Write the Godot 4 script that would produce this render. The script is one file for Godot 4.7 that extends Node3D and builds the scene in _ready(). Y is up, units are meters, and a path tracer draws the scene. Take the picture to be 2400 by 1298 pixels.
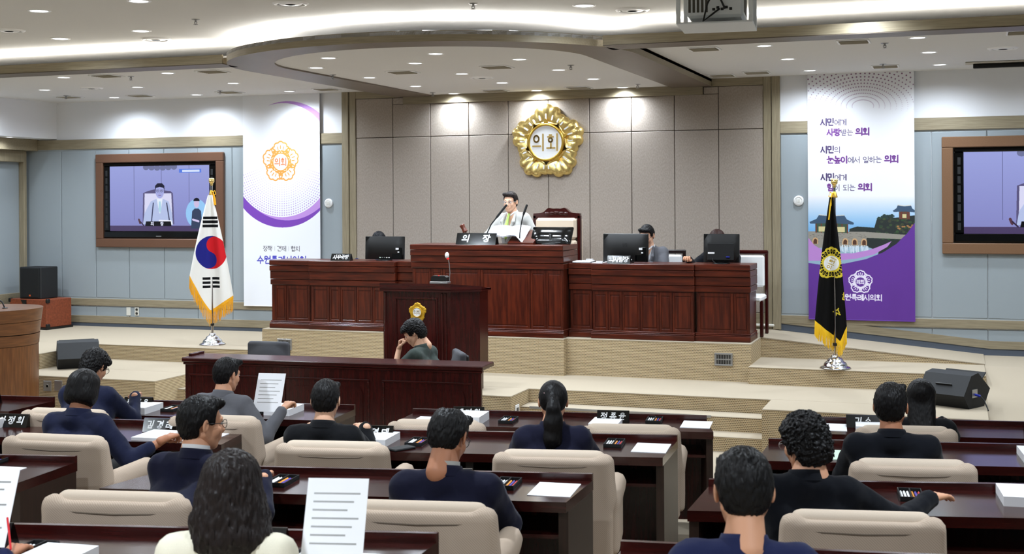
extends Node3D
# A city council chamber in session, seen from the back rows. y up, metres. x = 0 is the room's axis, z = 0 its front wall.

var M := {}
var used := {}
var rng := RandomNumberGenerator.new()
var head_cache := {}

func _ready() -> void:
	rng.seed = 7
	_camera_and_air()
	_materials()
	_room()
	_ceiling()
	_stage()
	_rostrum()
	_stage_things()
	_wall_things()
	_benches()
	_people()
	_small_things()

# ------------------------------------------------------------------ camera, air, light level
func _camera_and_air() -> void:
	var cam := Camera3D.new()
	cam.name = "camera"
	var near := 0.05
	cam.projection = Camera3D.PROJECTION_FRUSTUM
	cam.keep_aspect = Camera3D.KEEP_HEIGHT
	cam.near = near
	cam.far = 80.0
	cam.size = 1298.0 / 3000.0 * near
	cam.frustum_offset = Vector2(0, -181.5 / 3000.0 * near)
	cam.transform = Transform3D(Basis(Vector3.UP, deg_to_rad(19.442)) * Basis(Vector3(0, 0, 1), -0.00599), Vector3(5.045, 2.36, 15.737))
	var lens := CameraAttributesPhysical.new()
	lens.frustum_focal_length = 50.0
	lens.frustum_focus_distance = 11.0
	lens.exposure_aperture = 7.0
	cam.attributes = lens
	add_child(cam)
	cam.current = true
	var we := WorldEnvironment.new()
	we.name = "air"
	var e := Environment.new()
	e.background_mode = Environment.BG_COLOR
	e.background_color = Color(0.02, 0.02, 0.025)
	e.tonemap_mode = Environment.TONE_MAPPER_LINEAR
	e.tonemap_exposure = 0.72
	e.sdfgi_enabled = true
	e.ssao_enabled = true
	e.ssil_enabled = true
	we.environment = e
	add_child(we)

# ------------------------------------------------------------------ naming and registering
func numbered(called: String) -> String:
	var k: int = used.get(called, 0)
	used[called] = k + 1
	return called if k == 0 else "%s_%03d" % [called, k]

func tag(o: Node3D, label: String, category: String, group := "") -> Node3D:
	o.set_meta("label", label)
	o.set_meta("category", category)
	if group != "":
		o.set_meta("group", group)
	return o

func thing(called: String, label: String, category: String, at := Vector3.ZERO, turn := 0.0, group := "") -> Node3D:
	var o := Node3D.new()
	o.name = numbered(called)
	add_child(o)
	o.position = at
	o.rotation.y = turn
	tag(o, label, category, group)
	return o

func put(mb: MB, called: String, mat: Material, parent: Node3D = null) -> MeshInstance3D:
	return put_mesh(mb.mesh(), called, mat, parent)

func put_mesh(mesh: Mesh, called: String, mat: Material, parent: Node3D = null) -> MeshInstance3D:
	var o := MeshInstance3D.new()
	o.mesh = mesh
	o.material_override = mat
	if parent == null:
		o.name = numbered(called)
		add_child(o)
	else:
		o.name = called
		parent.add_child(o, true)
		var nm := String(o.name)   # leg2 becomes leg_001
		if nm != called:
			var k := 1
			while parent.has_node("%s_%03d" % [called, k]):
				k += 1
			o.name = "%s_%03d" % [called, k]
	return o

func struct(mb: MB, called: String, mat: Material, parent: Node3D = null) -> MeshInstance3D:
	var o := put(mb, called, mat, parent)
	if parent == null:
		o.set_meta("kind", "structure")
	return o

func dup(src: Node3D, called: String, label: String, at: Vector3, turn := 0.0) -> Node3D:
	var o: Node3D = src.duplicate()
	o.name = numbered(called)
	add_child(o)
	o.position = at
	o.rotation.y = turn
	o.set_meta("label", label)
	return o

# ------------------------------------------------------------------ mesh building
class MB:
	var v := PackedVector3Array()
	var n := PackedVector3Array()
	var uv := PackedVector2Array()
	var ix := PackedInt32Array()
	var t := Transform3D()

	func vert(p: Vector3, nn: Vector3, u := Vector2.ZERO) -> int:
		v.append(t * p)
		n.append((t.basis * nn).normalized())
		uv.append(u)
		return v.size() - 1

	func idx(a: int, b: int, c: int) -> void:   # given counter-clockwise seen from outside
		ix.append(a)
		ix.append(c)
		ix.append(b)

	func tri(a: Vector3, b: Vector3, c: Vector3) -> void:
		var nn := (b - a).cross(c - a).normalized()
		idx(vert(a, nn), vert(b, nn), vert(c, nn))

	func quad(a: Vector3, b: Vector3, c: Vector3, d: Vector3) -> void:
		var nn := (c - a).cross(d - b).normalized()
		var i := vert(a, nn, Vector2(0, 1))
		vert(b, nn, Vector2(1, 1))
		vert(c, nn, Vector2(1, 0))
		vert(d, nn, Vector2(0, 0))
		idx(i, i + 1, i + 2)
		idx(i, i + 2, i + 3)

	func box(lo: Vector3, hi: Vector3, bev := 0.0) -> void:
		if bev <= 0.0:
			var x0 := lo.x; var y0 := lo.y; var z0 := lo.z
			var x1 := hi.x; var y1 := hi.y; var z1 := hi.z
			quad(Vector3(x0, y0, z1), Vector3(x1, y0, z1), Vector3(x1, y1, z1), Vector3(x0, y1, z1))
			quad(Vector3(x1, y0, z0), Vector3(x0, y0, z0), Vector3(x0, y1, z0), Vector3(x1, y1, z0))
			quad(Vector3(x1, y0, z1), Vector3(x1, y0, z0), Vector3(x1, y1, z0), Vector3(x1, y1, z1))
			quad(Vector3(x0, y0, z0), Vector3(x0, y0, z1), Vector3(x0, y1, z1), Vector3(x0, y1, z0))
			quad(Vector3(x0, y1, z1), Vector3(x1, y1, z1), Vector3(x1, y1, z0), Vector3(x0, y1, z0))
			quad(Vector3(x0, y0, z0), Vector3(x1, y0, z0), Vector3(x1, y0, z1), Vector3(x0, y0, z1))
			return
		var c := (lo + hi) * 0.5
		var h := (hi - lo) * 0.5
		bev = minf(bev, minf(h.x, minf(h.y, h.z)) * 0.99)
		var g := h - Vector3(bev, bev, bev)
		for ax in 3:
			var bx := (ax + 1) % 3
			var cx := (ax + 2) % 3
			for s: float in [-1.0, 1.0]:
				var q: Array[Vector3] = []
				for k: Vector2 in [Vector2(-1, -1), Vector2(1, -1), Vector2(1, 1), Vector2(-1, 1)]:
					var p := Vector3.ZERO
					p[ax] = s * h[ax]; p[bx] = k.x * g[bx]; p[cx] = k.y * g[cx]
					q.append(c + p)
				if s > 0: quad(q[0], q[1], q[2], q[3])
				else: quad(q[3], q[2], q[1], q[0])
			for s1: float in [-1.0, 1.0]:   # edges along ax
				for s2: float in [-1.0, 1.0]:
					var e: Array[Vector3] = []
					for k: Vector2 in [Vector2(-1, 0), Vector2(1, 0), Vector2(1, 1), Vector2(-1, 1)]:
						var p := Vector3.ZERO
						p[ax] = k.x * g[ax]
						p[bx] = s1 * (h[bx] if k.y < 0.5 else g[bx])
						p[cx] = s2 * (g[cx] if k.y < 0.5 else h[cx])
						e.append(c + p)
					if s1 * s2 > 0: quad(e[3], e[2], e[1], e[0]) if false else _face(e[0], e[1], e[2], e[3], c)
					else: _face(e[0], e[1], e[2], e[3], c)
		for sx: float in [-1.0, 1.0]:
			for sy: float in [-1.0, 1.0]:
				for sz: float in [-1.0, 1.0]:
					var a := c + Vector3(sx * h.x, sy * g.y, sz * g.z)
					var b := c + Vector3(sx * g.x, sy * h.y, sz * g.z)
					var d := c + Vector3(sx * g.x, sy * g.y, sz * h.z)
					if sx * sy * sz > 0: tri(a, b, d)
					else: tri(a, d, b)

	func _face(a: Vector3, b: Vector3, c: Vector3, d: Vector3, inside: Vector3) -> void:
		if (c - a).cross(d - b).dot((a + c) * 0.5 - inside) >= 0.0: quad(a, b, c, d)
		else: quad(d, c, b, a)

	func cbox(c: Vector3, s: Vector3, bev := 0.0) -> void:
		box(c - s * 0.5, c + s * 0.5, bev)

	# a prism over a plan outline (x, z), any turning sense
	func prism(pl: PackedVector2Array, y0: float, y1: float) -> void:
		var area := 0.0
		var m := pl.size()
		for i in m:
			area += pl[i].cross(pl[(i + 1) % m])
		var p := pl
		if area > 0.0:   # want: counter-clockwise seen from above (x right, z towards the viewer)
			p = PackedVector2Array(pl)
			p.reverse()
		for i in m:
			var a := p[i]
			var b := p[(i + 1) % m]
			quad(Vector3(a.x, y0, a.y), Vector3(b.x, y0, b.y), Vector3(b.x, y1, b.y), Vector3(a.x, y1, a.y))
		var f := Geometry2D.triangulate_polygon(p)
		for k in range(0, f.size(), 3):
			var a := p[f[k]]; var b := p[f[k + 1]]; var c := p[f[k + 2]]
			if (b - a).cross(c - a) > 0.0:
				var w := b; b = c; c = w
			tri(Vector3(a.x, y1, a.y), Vector3(b.x, y1, b.y), Vector3(c.x, y1, c.y))
			tri(Vector3(a.x, y0, a.y), Vector3(c.x, y0, c.y), Vector3(b.x, y0, b.y))

	# an outline in the xy plane pushed out from z0 to z1
	func plate(pl: PackedVector2Array, z0: float, z1: float) -> void:
		var p := PackedVector2Array(pl)
		if Geometry2D.is_polygon_clockwise(p):
			p.reverse()
		var m := p.size()
		var area := 0.0
		for i in m:
			area += p[i].cross(p[(i + 1) % m])
		if area < 0.0:
			p.reverse()
		for i in m:
			var a := p[i]
			var b := p[(i + 1) % m]
			quad(Vector3(a.x, a.y, z1), Vector3(a.x, a.y, z0), Vector3(b.x, b.y, z0), Vector3(b.x, b.y, z1))
		var f := Geometry2D.triangulate_polygon(p)
		for k in range(0, f.size(), 3):
			var a := p[f[k]]; var b := p[f[k + 1]]; var c := p[f[k + 2]]
			if (b - a).cross(c - a) < 0.0:
				var w := b; b = c; c = w
			tri(Vector3(a.x, a.y, z1), Vector3(b.x, b.y, z1), Vector3(c.x, c.y, z1))
			tri(Vector3(a.x, a.y, z0), Vector3(c.x, c.y, z0), Vector3(b.x, b.y, z0))

	# smooth surface through rows of points; rows run along u, across v
	func sheet(rows: Array, flip := false, closed_u := false) -> void:
		var nr := rows.size()
		var nc: int = rows[0].size()
		var base := v.size()
		for j in nr:
			for i in nc:
				var il := (i - 1 + nc) % nc if closed_u else maxi(i - 1, 0)
				var ir := (i + 1) % nc if closed_u else mini(i + 1, nc - 1)
				var du: Vector3 = rows[j][ir] - rows[j][il]
				var dv: Vector3 = rows[mini(j + 1, nr - 1)][i] - rows[maxi(j - 1, 0)][i]
				var nn := du.cross(dv)
				if nn.length_squared() < 1e-16: nn = Vector3.UP
				nn = nn.normalized() * (-1.0 if flip else 1.0)
				vert(rows[j][i], nn, Vector2(float(i) / maxf(1, nc - 1), float(j) / maxf(1, nr - 1)))
		var wrap := nc if closed_u else nc - 1
		for j in nr - 1:
			for i in wrap:
				var a := base + j * nc + i
				var b := base + j * nc + (i + 1) % nc
				var c := b + nc
				var d := a + nc
				if flip:
					idx(a, d, c); idx(a, c, b)
				else:
					idx(a, b, c); idx(a, c, d)

	# profile of (radius, height) turned about y
	func lathe(prof: PackedVector2Array, seg := 24, sharp := false) -> void:
		var rows := []
		for q in prof:
			var row := PackedVector3Array()
			for i in seg:
				var a := TAU * i / seg
				row.append(Vector3(cos(a) * q.x, q.y, -sin(a) * q.x))
			rows.append(row)
		if sharp:
			for j in rows.size() - 1:
				sheet([rows[j], rows[j + 1]], false, true)
		else:
			sheet(rows, false, true)

	func tube(path: PackedVector3Array, rad: Variant, seg := 8, caps := true) -> void:
		var rows := []
		var m := path.size()
		var up := Vector3.UP
		for j in m:
			var d := (path[mini(j + 1, m - 1)] - path[maxi(j - 1, 0)]).normalized()
			if absf(d.dot(up)) > 0.95: up = Vector3.RIGHT if absf(d.x) < 0.9 else Vector3.FORWARD
			var s := d.cross(up).normalized()
			up = s.cross(d).normalized()
			var r: float = rad[j] if rad is Array or rad is PackedFloat32Array else rad
			var row := PackedVector3Array()
			for i in seg:
				var a := TAU * i / seg
				row.append(path[j] + (s * cos(a) + up * sin(a)) * r)
			rows.append(row)
		sheet(rows, false, true)
		if caps:
			for k in 2:
				var row: PackedVector3Array = rows[0] if k == 0 else rows[m - 1]
				var c := path[0] if k == 0 else path[m - 1]
				for i in seg:
					var a := row[i]
					var b := row[(i + 1) % seg]
					if k == 0: tri(c, b, a)
					else: tri(c, a, b)

	func ball(c: Vector3, r: Vector3, seg := 16, rings := 10) -> void:
		var rows := []
		for j in rings + 1:
			var ph := PI * j / rings
			var row := PackedVector3Array()
			for i in seg:
				var a := TAU * i / seg
				row.append(c + Vector3(cos(a) * sin(ph) * r.x, -cos(ph) * r.y, -sin(a) * sin(ph) * r.z))
			rows.append(row)
		sheet(rows, false, true)

	func disc(c: Vector3, nn: Vector3, r: float, seg := 24) -> void:
		var s := nn.cross(Vector3.UP if absf(nn.y) < 0.9 else Vector3.RIGHT).normalized()
		var w := nn.cross(s)
		for i in seg:
			var a := TAU * i / seg
			var b := TAU * (i + 1) / seg
			tri(c, c + (s * cos(a) + w * sin(a)) * r, c + (s * cos(b) + w * sin(b)) * r)

	# a strip of even width and thickness along strokes drawn in the xy plane (front face +z)
	func strokes(lines: Array, w: float, z0: float, z1: float) -> void:
		for ln: PackedVector2Array in lines:
			for i in ln.size() - 1:
				var a := ln[i]
				var b := ln[i + 1]
				var d := (b - a)
				if d.length() < 1e-6: continue
				d = d.normalized() * w * 0.5
				var s := Vector2(-d.y, d.x)
				plate(PackedVector2Array([a - d * 0.5 - s, b + d * 0.5 - s, b + d - s * 0.4, b + d + s * 0.4, b + d * 0.5 + s, a - d * 0.5 + s, a - d + s * 0.4, a - d - s * 0.4]), z0, z1)

	func add(o: MB, x := Transform3D()) -> void:
		var b := v.size()
		var tt := t * x
		for i in o.v.size():
			v.append(tt * o.v[i])
			n.append((tt.basis * o.n[i]).normalized())
			uv.append(o.uv[i])
		var mirrored := tt.basis.determinant() < 0.0
		for i in range(0, o.ix.size(), 3):
			ix.append(b + o.ix[i])
			ix.append(b + o.ix[i + (2 if mirrored else 1)])
			ix.append(b + o.ix[i + (1 if mirrored else 2)])

	func mesh() -> ArrayMesh:
		var arr := []
		arr.resize(Mesh.ARRAY_MAX)
		arr[Mesh.ARRAY_VERTEX] = v
		arr[Mesh.ARRAY_NORMAL] = n
		arr[Mesh.ARRAY_TEX_UV] = uv
		arr[Mesh.ARRAY_INDEX] = ix
		var m := ArrayMesh.new()
		m.add_surface_from_arrays(Mesh.PRIMITIVE_TRIANGLES, arr)
		return m

func cb(c: Vector3, s: Vector3, bev := 0.0) -> MB:
	var m := MB.new()
	m.cbox(c, s, bev)
	return m

func bx(x0: float, x1: float, y0: float, y1: float, z0: float, z1: float, bev := 0.0) -> MB:
	var m := MB.new()
	m.box(Vector3(x0, y0, z0), Vector3(x1, y1, z1), bev)
	return m

func ring2(cx: float, cy: float, rx: float, ry: float, seg := 24, a0 := 0.0, a1 := TAU) -> PackedVector2Array:
	var p := PackedVector2Array()
	for i in seg + (0 if is_equal_approx(a1 - a0, TAU) else 1):
		var a := a0 + (a1 - a0) * i / seg
		p.append(Vector2(cx + cos(a) * rx, cy + sin(a) * ry))
	return p

# ------------------------------------------------------------------ smooth bodies: a distance field meshed as surface nets
class SDF:
	var kind := PackedInt32Array()      # 0 tapered capsule, 1 ellipsoid, 2 rounded box
	var a := PackedVector3Array()
	var b := PackedVector3Array()
	var ra := PackedFloat32Array()
	var rb := PackedFloat32Array()
	var inv: Array[Transform3D] = []
	var sub := PackedByteArray()
	var ks := PackedFloat32Array()
	var cen := PackedVector3Array()
	var rad := PackedFloat32Array()
	var k := 0.03
	var noise: FastNoiseLite
	var namp := 0.0
	var nscale := Vector3.ONE

	func _reg(kd: int, p: Vector3, q: Vector3, r0: float, r1: float, tr: Transform3D, neg: bool, kk: float, c: Vector3, r: float) -> void:
		kind.append(kd); a.append(p); b.append(q); ra.append(r0); rb.append(r1); inv.append(tr)
		sub.append(1 if neg else 0); ks.append(k if kk < 0.0 else kk); cen.append(c); rad.append(r)

	func cap(p: Vector3, q: Vector3, r0: float, r1: float, neg := false, kk := -1.0) -> void:
		_reg(0, p, q, r0, r1, Transform3D(), neg, kk, (p + q) * 0.5, (p - q).length() * 0.5 + maxf(r0, r1))

	func chain(pts: Array, rr: Array) -> void:
		for i in pts.size() - 1:
			cap(pts[i], pts[i + 1], rr[i], rr[i + 1])

	func ell(c: Vector3, r: Vector3, bs := Basis(), neg := false, kk := -1.0) -> void:
		_reg(1, c, r, 0, 0, Transform3D(bs, c).affine_inverse(), neg, kk, c, maxf(r.x, maxf(r.y, r.z)))

	func rbox(c: Vector3, h: Vector3, r: float, bs := Basis(), neg := false, kk := -1.0) -> void:
		_reg(2, c, h, r, 0, Transform3D(bs, c).affine_inverse(), neg, kk, c, h.length())

	func one(i: int, p: Vector3) -> float:
		var kd := kind[i]
		if kd == 0:
			var q := a[i]
			var w := b[i] - q
			var l2 := w.length_squared()
			var h := clampf((p - q).dot(w) / l2, 0.0, 1.0) if l2 > 1e-12 else 0.0
			return (p - q - w * h).length() - lerpf(ra[i], rb[i], h)
		var l: Vector3 = inv[i] * p
		var r := b[i]
		if kd == 1:
			var k0 := (l / r).length()
			var k1 := (l / (r * r)).length()
			return k0 * (k0 - 1.0) / k1 if k1 > 1e-9 else -minf(r.x, minf(r.y, r.z))
		var d := l.abs() - r + Vector3(ra[i], ra[i], ra[i])
		return Vector3(maxf(d.x, 0), maxf(d.y, 0), maxf(d.z, 0)).length() + minf(maxf(d.x, maxf(d.y, d.z)), 0.0) - ra[i]

	func at(p: Vector3, list: PackedInt32Array) -> float:
		var d := 1.0
		for i in list:
			var e := one(i, p)
			var kk := ks[i]
			if sub[i] == 1:
				e = -e
				if kk > 0.0:
					var h := maxf(kk - absf(e - d), 0.0) / kk
					d = maxf(d, e) + h * h * kk * 0.25
				else:
					d = maxf(d, e)
			elif kk > 0.0:
				var h := maxf(kk - absf(e - d), 0.0) / kk
				d = minf(d, e) - h * h * kk * 0.25
			else:
				d = minf(d, e)
		if namp > 0.0 and absf(d) < 0.1:
			d += noise.get_noise_3dv(p * nscale) * namp
		return d

	func build(cell: float, out: MB) -> void:
		var lo := Vector3(1e9, 1e9, 1e9)
		var hi := -lo
		for i in kind.size():
			if sub[i] == 1: continue
			var e := Vector3.ONE * (rad[i])
			if kind[i] == 0:
				e = (a[i] - b[i]).abs() * 0.5 + Vector3.ONE * maxf(ra[i], rb[i])
			lo = lo.min(cen[i] - e)
			hi = hi.max(cen[i] + e)
		var pad := k * 0.4 + namp + cell * 2.0
		lo -= Vector3.ONE * pad
		hi += Vector3.ONE * pad
		const B := 4
		var bn := Vector3i(((hi - lo) / (cell * B)).ceil()) + Vector3i.ONE
		var nx := bn.x * B + 1
		var ny := bn.y * B + 1
		var nz := bn.z * B + 1
		var g := PackedFloat32Array()
		g.resize(nx * ny * nz)
		g.fill(1.0)
		var sy := nx
		var sz := nx * ny
		var half := cell * B * 0.5
		var reach := half * 1.7321 * 1.25 + namp
		var near: Array[Vector3i] = []
		for bz in bn.z:
			for by in bn.y:
				for bxx in bn.x:
					var c := lo + Vector3(bxx * B + B * 0.5, by * B + B * 0.5, bz * B + B * 0.5) * cell
					var list := PackedInt32Array()
					for i in kind.size():
						if (c - cen[i]).length() < rad[i] + reach + ks[i] * 2.0 + 0.01:
							list.append(i)
					if list.is_empty(): continue
					var dc := at(c, list)
					if dc > reach: continue
					if dc < -reach * 1.6:
						for z in B + 1:
							for y in B + 1:
								var o := bxx * B + (by * B + y) * sy + (bz * B + z) * sz
								for x in B + 1:
									if g[o + x] == 1.0: g[o + x] = -0.5
						continue
					near.append(Vector3i(bxx, by, bz))
					for z in B + 1:
						for y in B + 1:
							var o := bxx * B + (by * B + y) * sy + (bz * B + z) * sz
							for x in B + 1:
								if g[o + x] == 1.0 or g[o + x] == -0.5:
									g[o + x] = at(lo + Vector3(bxx * B + x, by * B + y, bz * B + z) * cell, list)
		var ids := PackedInt32Array()
		ids.resize(g.size())
		ids.fill(-1)
		var off := PackedInt32Array([0, 1, sy, sy + 1, sz, sz + 1, sz + sy, sz + sy + 1])
		var corner := [Vector3(0, 0, 0), Vector3(1, 0, 0), Vector3(0, 1, 0), Vector3(1, 1, 0), Vector3(0, 0, 1), Vector3(1, 0, 1), Vector3(0, 1, 1), Vector3(1, 1, 1)]
		var ea := PackedInt32Array([0, 2, 4, 6, 0, 1, 4, 5, 0, 1, 2, 3])
		var eb := PackedInt32Array([1, 3, 5, 7, 2, 3, 6, 7, 4, 5, 6, 7])
		var base := out.v.size()
		var cells := PackedInt32Array()
		var q := PackedFloat32Array()
		q.resize(8)
		for blk in near:
			for z in B:
				for y in B:
					for x in B:
						var gx := blk.x * B + x
						var gy := blk.y * B + y
						var gz := blk.z * B + z
						var o := gx + gy * sy + gz * sz
						var mask := 0
						for c in 8:
							q[c] = g[o + off[c]]
							if q[c] < 0.0: mask += 1
						if mask == 0 or mask == 8: continue
						var s := Vector3.ZERO
						var cnt := 0
						for e in 12:
							var d0 := q[ea[e]]
							var d1 := q[eb[e]]
							if (d0 < 0.0) != (d1 < 0.0):
								var w := d0 / (d0 - d1)
								s += corner[ea[e]].lerp(corner[eb[e]], w)
								cnt += 1
						var nn := Vector3(q[1] + q[3] + q[5] + q[7] - q[0] - q[2] - q[4] - q[6], q[2] + q[3] + q[6] + q[7] - q[0] - q[1] - q[4] - q[5], q[4] + q[5] + q[6] + q[7] - q[0] - q[1] - q[2] - q[3])
						ids[o] = out.vert(lo + (Vector3(gx, gy, gz) + s / cnt) * cell, nn)
						cells.append(o)
		for o in cells:
			var d0 := g[o]
			# x edge from o to o+1: cells at -y, -z
			var inn := d0 < 0.0
			if inn != (g[o + 1] < 0.0):
				_q(out, ids[o - sy - sz], ids[o - sz], ids[o], ids[o - sy], inn)
			if inn != (g[o + sy] < 0.0):
				_q(out, ids[o - 1 - sz], ids[o - 1], ids[o], ids[o - sz], inn)
			if inn != (g[o + sz] < 0.0):
				_q(out, ids[o - 1 - sy], ids[o - sy], ids[o], ids[o - 1], inn)

	func _q(out: MB, i0: int, i1: int, i2: int, i3: int, inn: bool) -> void:
		if i0 < 0 or i1 < 0 or i2 < 0 or i3 < 0: return
		if inn:
			out.idx(i0, i1, i2); out.idx(i0, i2, i3)
		else:
			out.idx(i0, i2, i1); out.idx(i0, i3, i2)

# ------------------------------------------------------------------ painting flat print
func blank(w: int, h: int, c: Color) -> Image:
	var im := Image.create_empty(w, h, false, Image.FORMAT_RGBA8)
	im.fill(c)
	return im

func pfill(im: Image, pl: PackedVector2Array, c: Color) -> void:
	var lo := INF
	var hi := -INF
	for p in pl:
		lo = minf(lo, p.y)
		hi = maxf(hi, p.y)
	var m := pl.size()
	for y in range(maxi(0, floori(lo)), mini(im.get_height() - 1, ceili(hi)) + 1):
		var yy := y + 0.5
		var xs := PackedFloat32Array()
		for i in m:
			var a := pl[i]
			var b := pl[(i + 1) % m]
			if (a.y <= yy) != (b.y <= yy):
				xs.append(a.x + (yy - a.y) / (b.y - a.y) * (b.x - a.x))
		xs.sort()
		for k in range(0, xs.size() - 1, 2):
			var x0 := roundi(xs[k])
			var x1 := roundi(xs[k + 1])
			if x1 > x0:
				im.fill_rect(Rect2i(x0, y, x1 - x0, 1), c)

func pline(im: Image, a: Vector2, b: Vector2, w: float, c: Color) -> void:
	var d := (b - a).normalized() * w * 0.5
	if a.is_equal_approx(b): d = Vector2(w * 0.5, 0)
	var s := Vector2(-d.y, d.x)
	pfill(im, PackedVector2Array([a - s, b - s, b + d * 0.7 - s * 0.7, b + d, b + d * 0.7 + s * 0.7, b + s, a + s, a - d * 0.7 + s * 0.7, a - d, a - d * 0.7 - s * 0.7]), c)

func ppath(im: Image, pl: PackedVector2Array, w: float, c: Color, closed := false) -> void:
	for i in pl.size() - (0 if closed else 1):
		pline(im, pl[i], pl[(i + 1) % pl.size()], w, c)

func tex(im: Image) -> ImageTexture:
	return ImageTexture.create_from_image(im)

# ------------------------------------------------------------------ Korean lettering drawn stroke by stroke, y down, in boxes of 1 x 1
const J1 := "ㄱㄲㄴㄷㄸㄹㅁㅂㅃㅅㅆㅇㅈㅉㅊㅋㅌㅍㅎ"
const J3 := " ㄱㄲㄳㄴㄵㄶㄷㄹㄺㄻㄼㄽㄾㄿㅀㅁㅂㅄㅅㅆㅇㅈㅊㅋㅌㅍㅎ"

func pv(s: Array) -> PackedVector2Array:
	var p := PackedVector2Array()
	for i in range(0, s.size(), 2):
		p.append(Vector2(s[i], s[i + 1]))
	return p

func consonant(c: String) -> Array:
	match c:
		"ㄱ": return [pv([.05, .1, .92, .1, .85, .95])]
		"ㄴ": return [pv([.1, .02, .1, .9, .96, .9])]
		"ㄷ": return [pv([.95, .1, .1, .1, .1, .9, .96, .9])]
		"ㄹ": return [pv([.08, .06, .9, .06, .9, .5, .1, .5, .1, .94, .96, .94])]
		"ㅁ": return [pv([.1, .06, .9, .06, .9, .94, .1, .94, .1, .06])]
		"ㅂ": return [pv([.1, .0, .1, .95, .9, .95, .9, .0]), pv([.1, .48, .9, .48])]
		"ㅅ": return [pv([.5, .02, .45, .4, .04, .96]), pv([.47, .36, .97, .96])]
		"ㅇ":
			var o := ring2(.5, .5, .43, .45, 14)
			o.append(o[0])
			return [o]
		"ㅈ": return [pv([.05, .08, .95, .08]), pv([.52, .08, .45, .45, .04, .96]), pv([.47, .42, .97, .96])]
		"ㅊ": return [pv([.32, .0, .68, .0]), pv([.05, .25, .95, .25]), pv([.52, .25, .45, .52, .04, .98]), pv([.47, .5, .97, .98])]
		"ㅋ": return [pv([.05, .1, .92, .1, .85, .95]), pv([.05, .5, .88, .5])]
		"ㅌ": return [pv([.95, .08, .1, .08, .1, .92, .96, .92]), pv([.1, .5, .9, .5])]
		"ㅍ": return [pv([.05, .08, .95, .08]), pv([.02, .92, .98, .92]), pv([.3, .08, .3, .92]), pv([.7, .08, .7, .92])]
		"ㅎ":
			var h := ring2(.5, .7, .32, .27, 12)
			h.append(h[0])
			return [pv([.34, .0, .66, .0]), pv([.06, .24, .94, .24]), h]
	return []

func syllable(ch: String) -> Array:
	var code := ch.unicode_at(0) - 0xAC00
	if code < 0 or code > 11171: return []
	var l := code / 588
	var vo := (code % 588) / 28
	var fi := code % 28
	var out := []
	var cr: Rect2
	var vr := Rect2(.64, 0, .36, 1)
	var hr := Rect2(0, .52, 1, .46)
	var fr := Rect2(.17, .68, .68, .31)
	var has := fi > 0
	var kind := 0 if vo in [0, 1, 2, 3, 4, 5, 6, 7, 20] else 1 if vo in [8, 12, 13, 17, 18] else 2
	if kind == 0:
		cr = Rect2(0, .04, .56, .5) if has else Rect2(0, .12, .58, .74)
		vr = Rect2(.64, 0, .36, .6) if has else Rect2(.64, 0, .36, 1)
	elif kind == 1:
		cr = Rect2(.2, 0, .6, .33) if has else Rect2(.16, .02, .68, .48)
		hr = Rect2(0, .36, 1, .27) if has else Rect2(0, .54, 1, .42)
	else:
		cr = Rect2(.04, .02, .5, .33) if has else Rect2(.05, .05, .5, .45)
		hr = Rect2(0, .36, .64, .25) if has else Rect2(0, .55, .66, .36)
		vr = Rect2(.68, 0, .32, .62) if has else Rect2(.68, 0, .32, 1)
	var parts := [[consonant(J1[l]), cr]]
	var vs := []
	match vo:   # upright vowels
		0, 9: vs = [pv([.35, 0, .35, 1]), pv([.35, .48, .95, .48])]
		1: vs = [pv([.15, .02, .15, .96]), pv([.8, 0, .8, 1]), pv([.15, .48, .8, .48])]
		2: vs = [pv([.35, 0, .35, 1]), pv([.35, .36, .95, .36]), pv([.35, .62, .95, .62])]
		4, 14: vs = [pv([.7, 0, .7, 1]), pv([.0, .48, .7, .48])]
		5: vs = [pv([.4, .02, .4, .96]), pv([.9, 0, .9, 1]), pv([-.15, .48, .4, .48])]
		6: vs = [pv([.7, 0, .7, 1]), pv([.0, .36, .7, .36]), pv([.0, .62, .7, .62])]
		7: vs = [pv([.4, .02, .4, .96]), pv([.9, 0, .9, 1]), pv([-.15, .36, .4, .36]), pv([-.15, .62, .4, .62])]
		11, 16, 19, 20: vs = [pv([.6, 0, .6, 1])]
	if not vs.is_empty(): parts.append([vs, vr])
	vs = []
	match vo:   # level vowels
		8, 9, 11: vs = [pv([0, .85, 1, .85]), pv([.5, .1, .5, .85])]
		12: vs = [pv([0, .85, 1, .85]), pv([.33, .1, .33, .85]), pv([.67, .1, .67, .85])]
		13, 14, 16: vs = [pv([0, .2, 1, .2]), pv([.5, .2, .5, 1])]
		17: vs = [pv([0, .2, 1, .2]), pv([.33, .2, .33, 1]), pv([.67, .2, .67, 1])]
		18, 19: vs = [pv([0, .5, 1, .5])]
	if not vs.is_empty(): parts.append([vs, hr])
	if has: parts.append([consonant(J3[fi]), fr])
	for pr in parts:
		var r: Rect2 = pr[1]
		for ln: PackedVector2Array in pr[0]:
			var q := PackedVector2Array()
			for p in ln: q.append(r.position + p * r.size)
			out.append(q)
	return out

# strokes of a line of writing, y up, centred on the origin; pitch is the step from one letter to the next
func writing(s: String, size: Vector2, pitch: float, lean := 0.0) -> Array:
	var out := []
	for i in s.length():
		var x0 := (i - (s.length() - 1) * 0.5) * pitch
		for ln: PackedVector2Array in syllable(s[i]):
			var q := PackedVector2Array()
			for p in ln:
				var y := (0.5 - p.y) * size.y
				q.append(Vector2(x0 + (p.x - 0.5) * size.x + y * lean, y))
			out.append(q)
	return out

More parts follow.
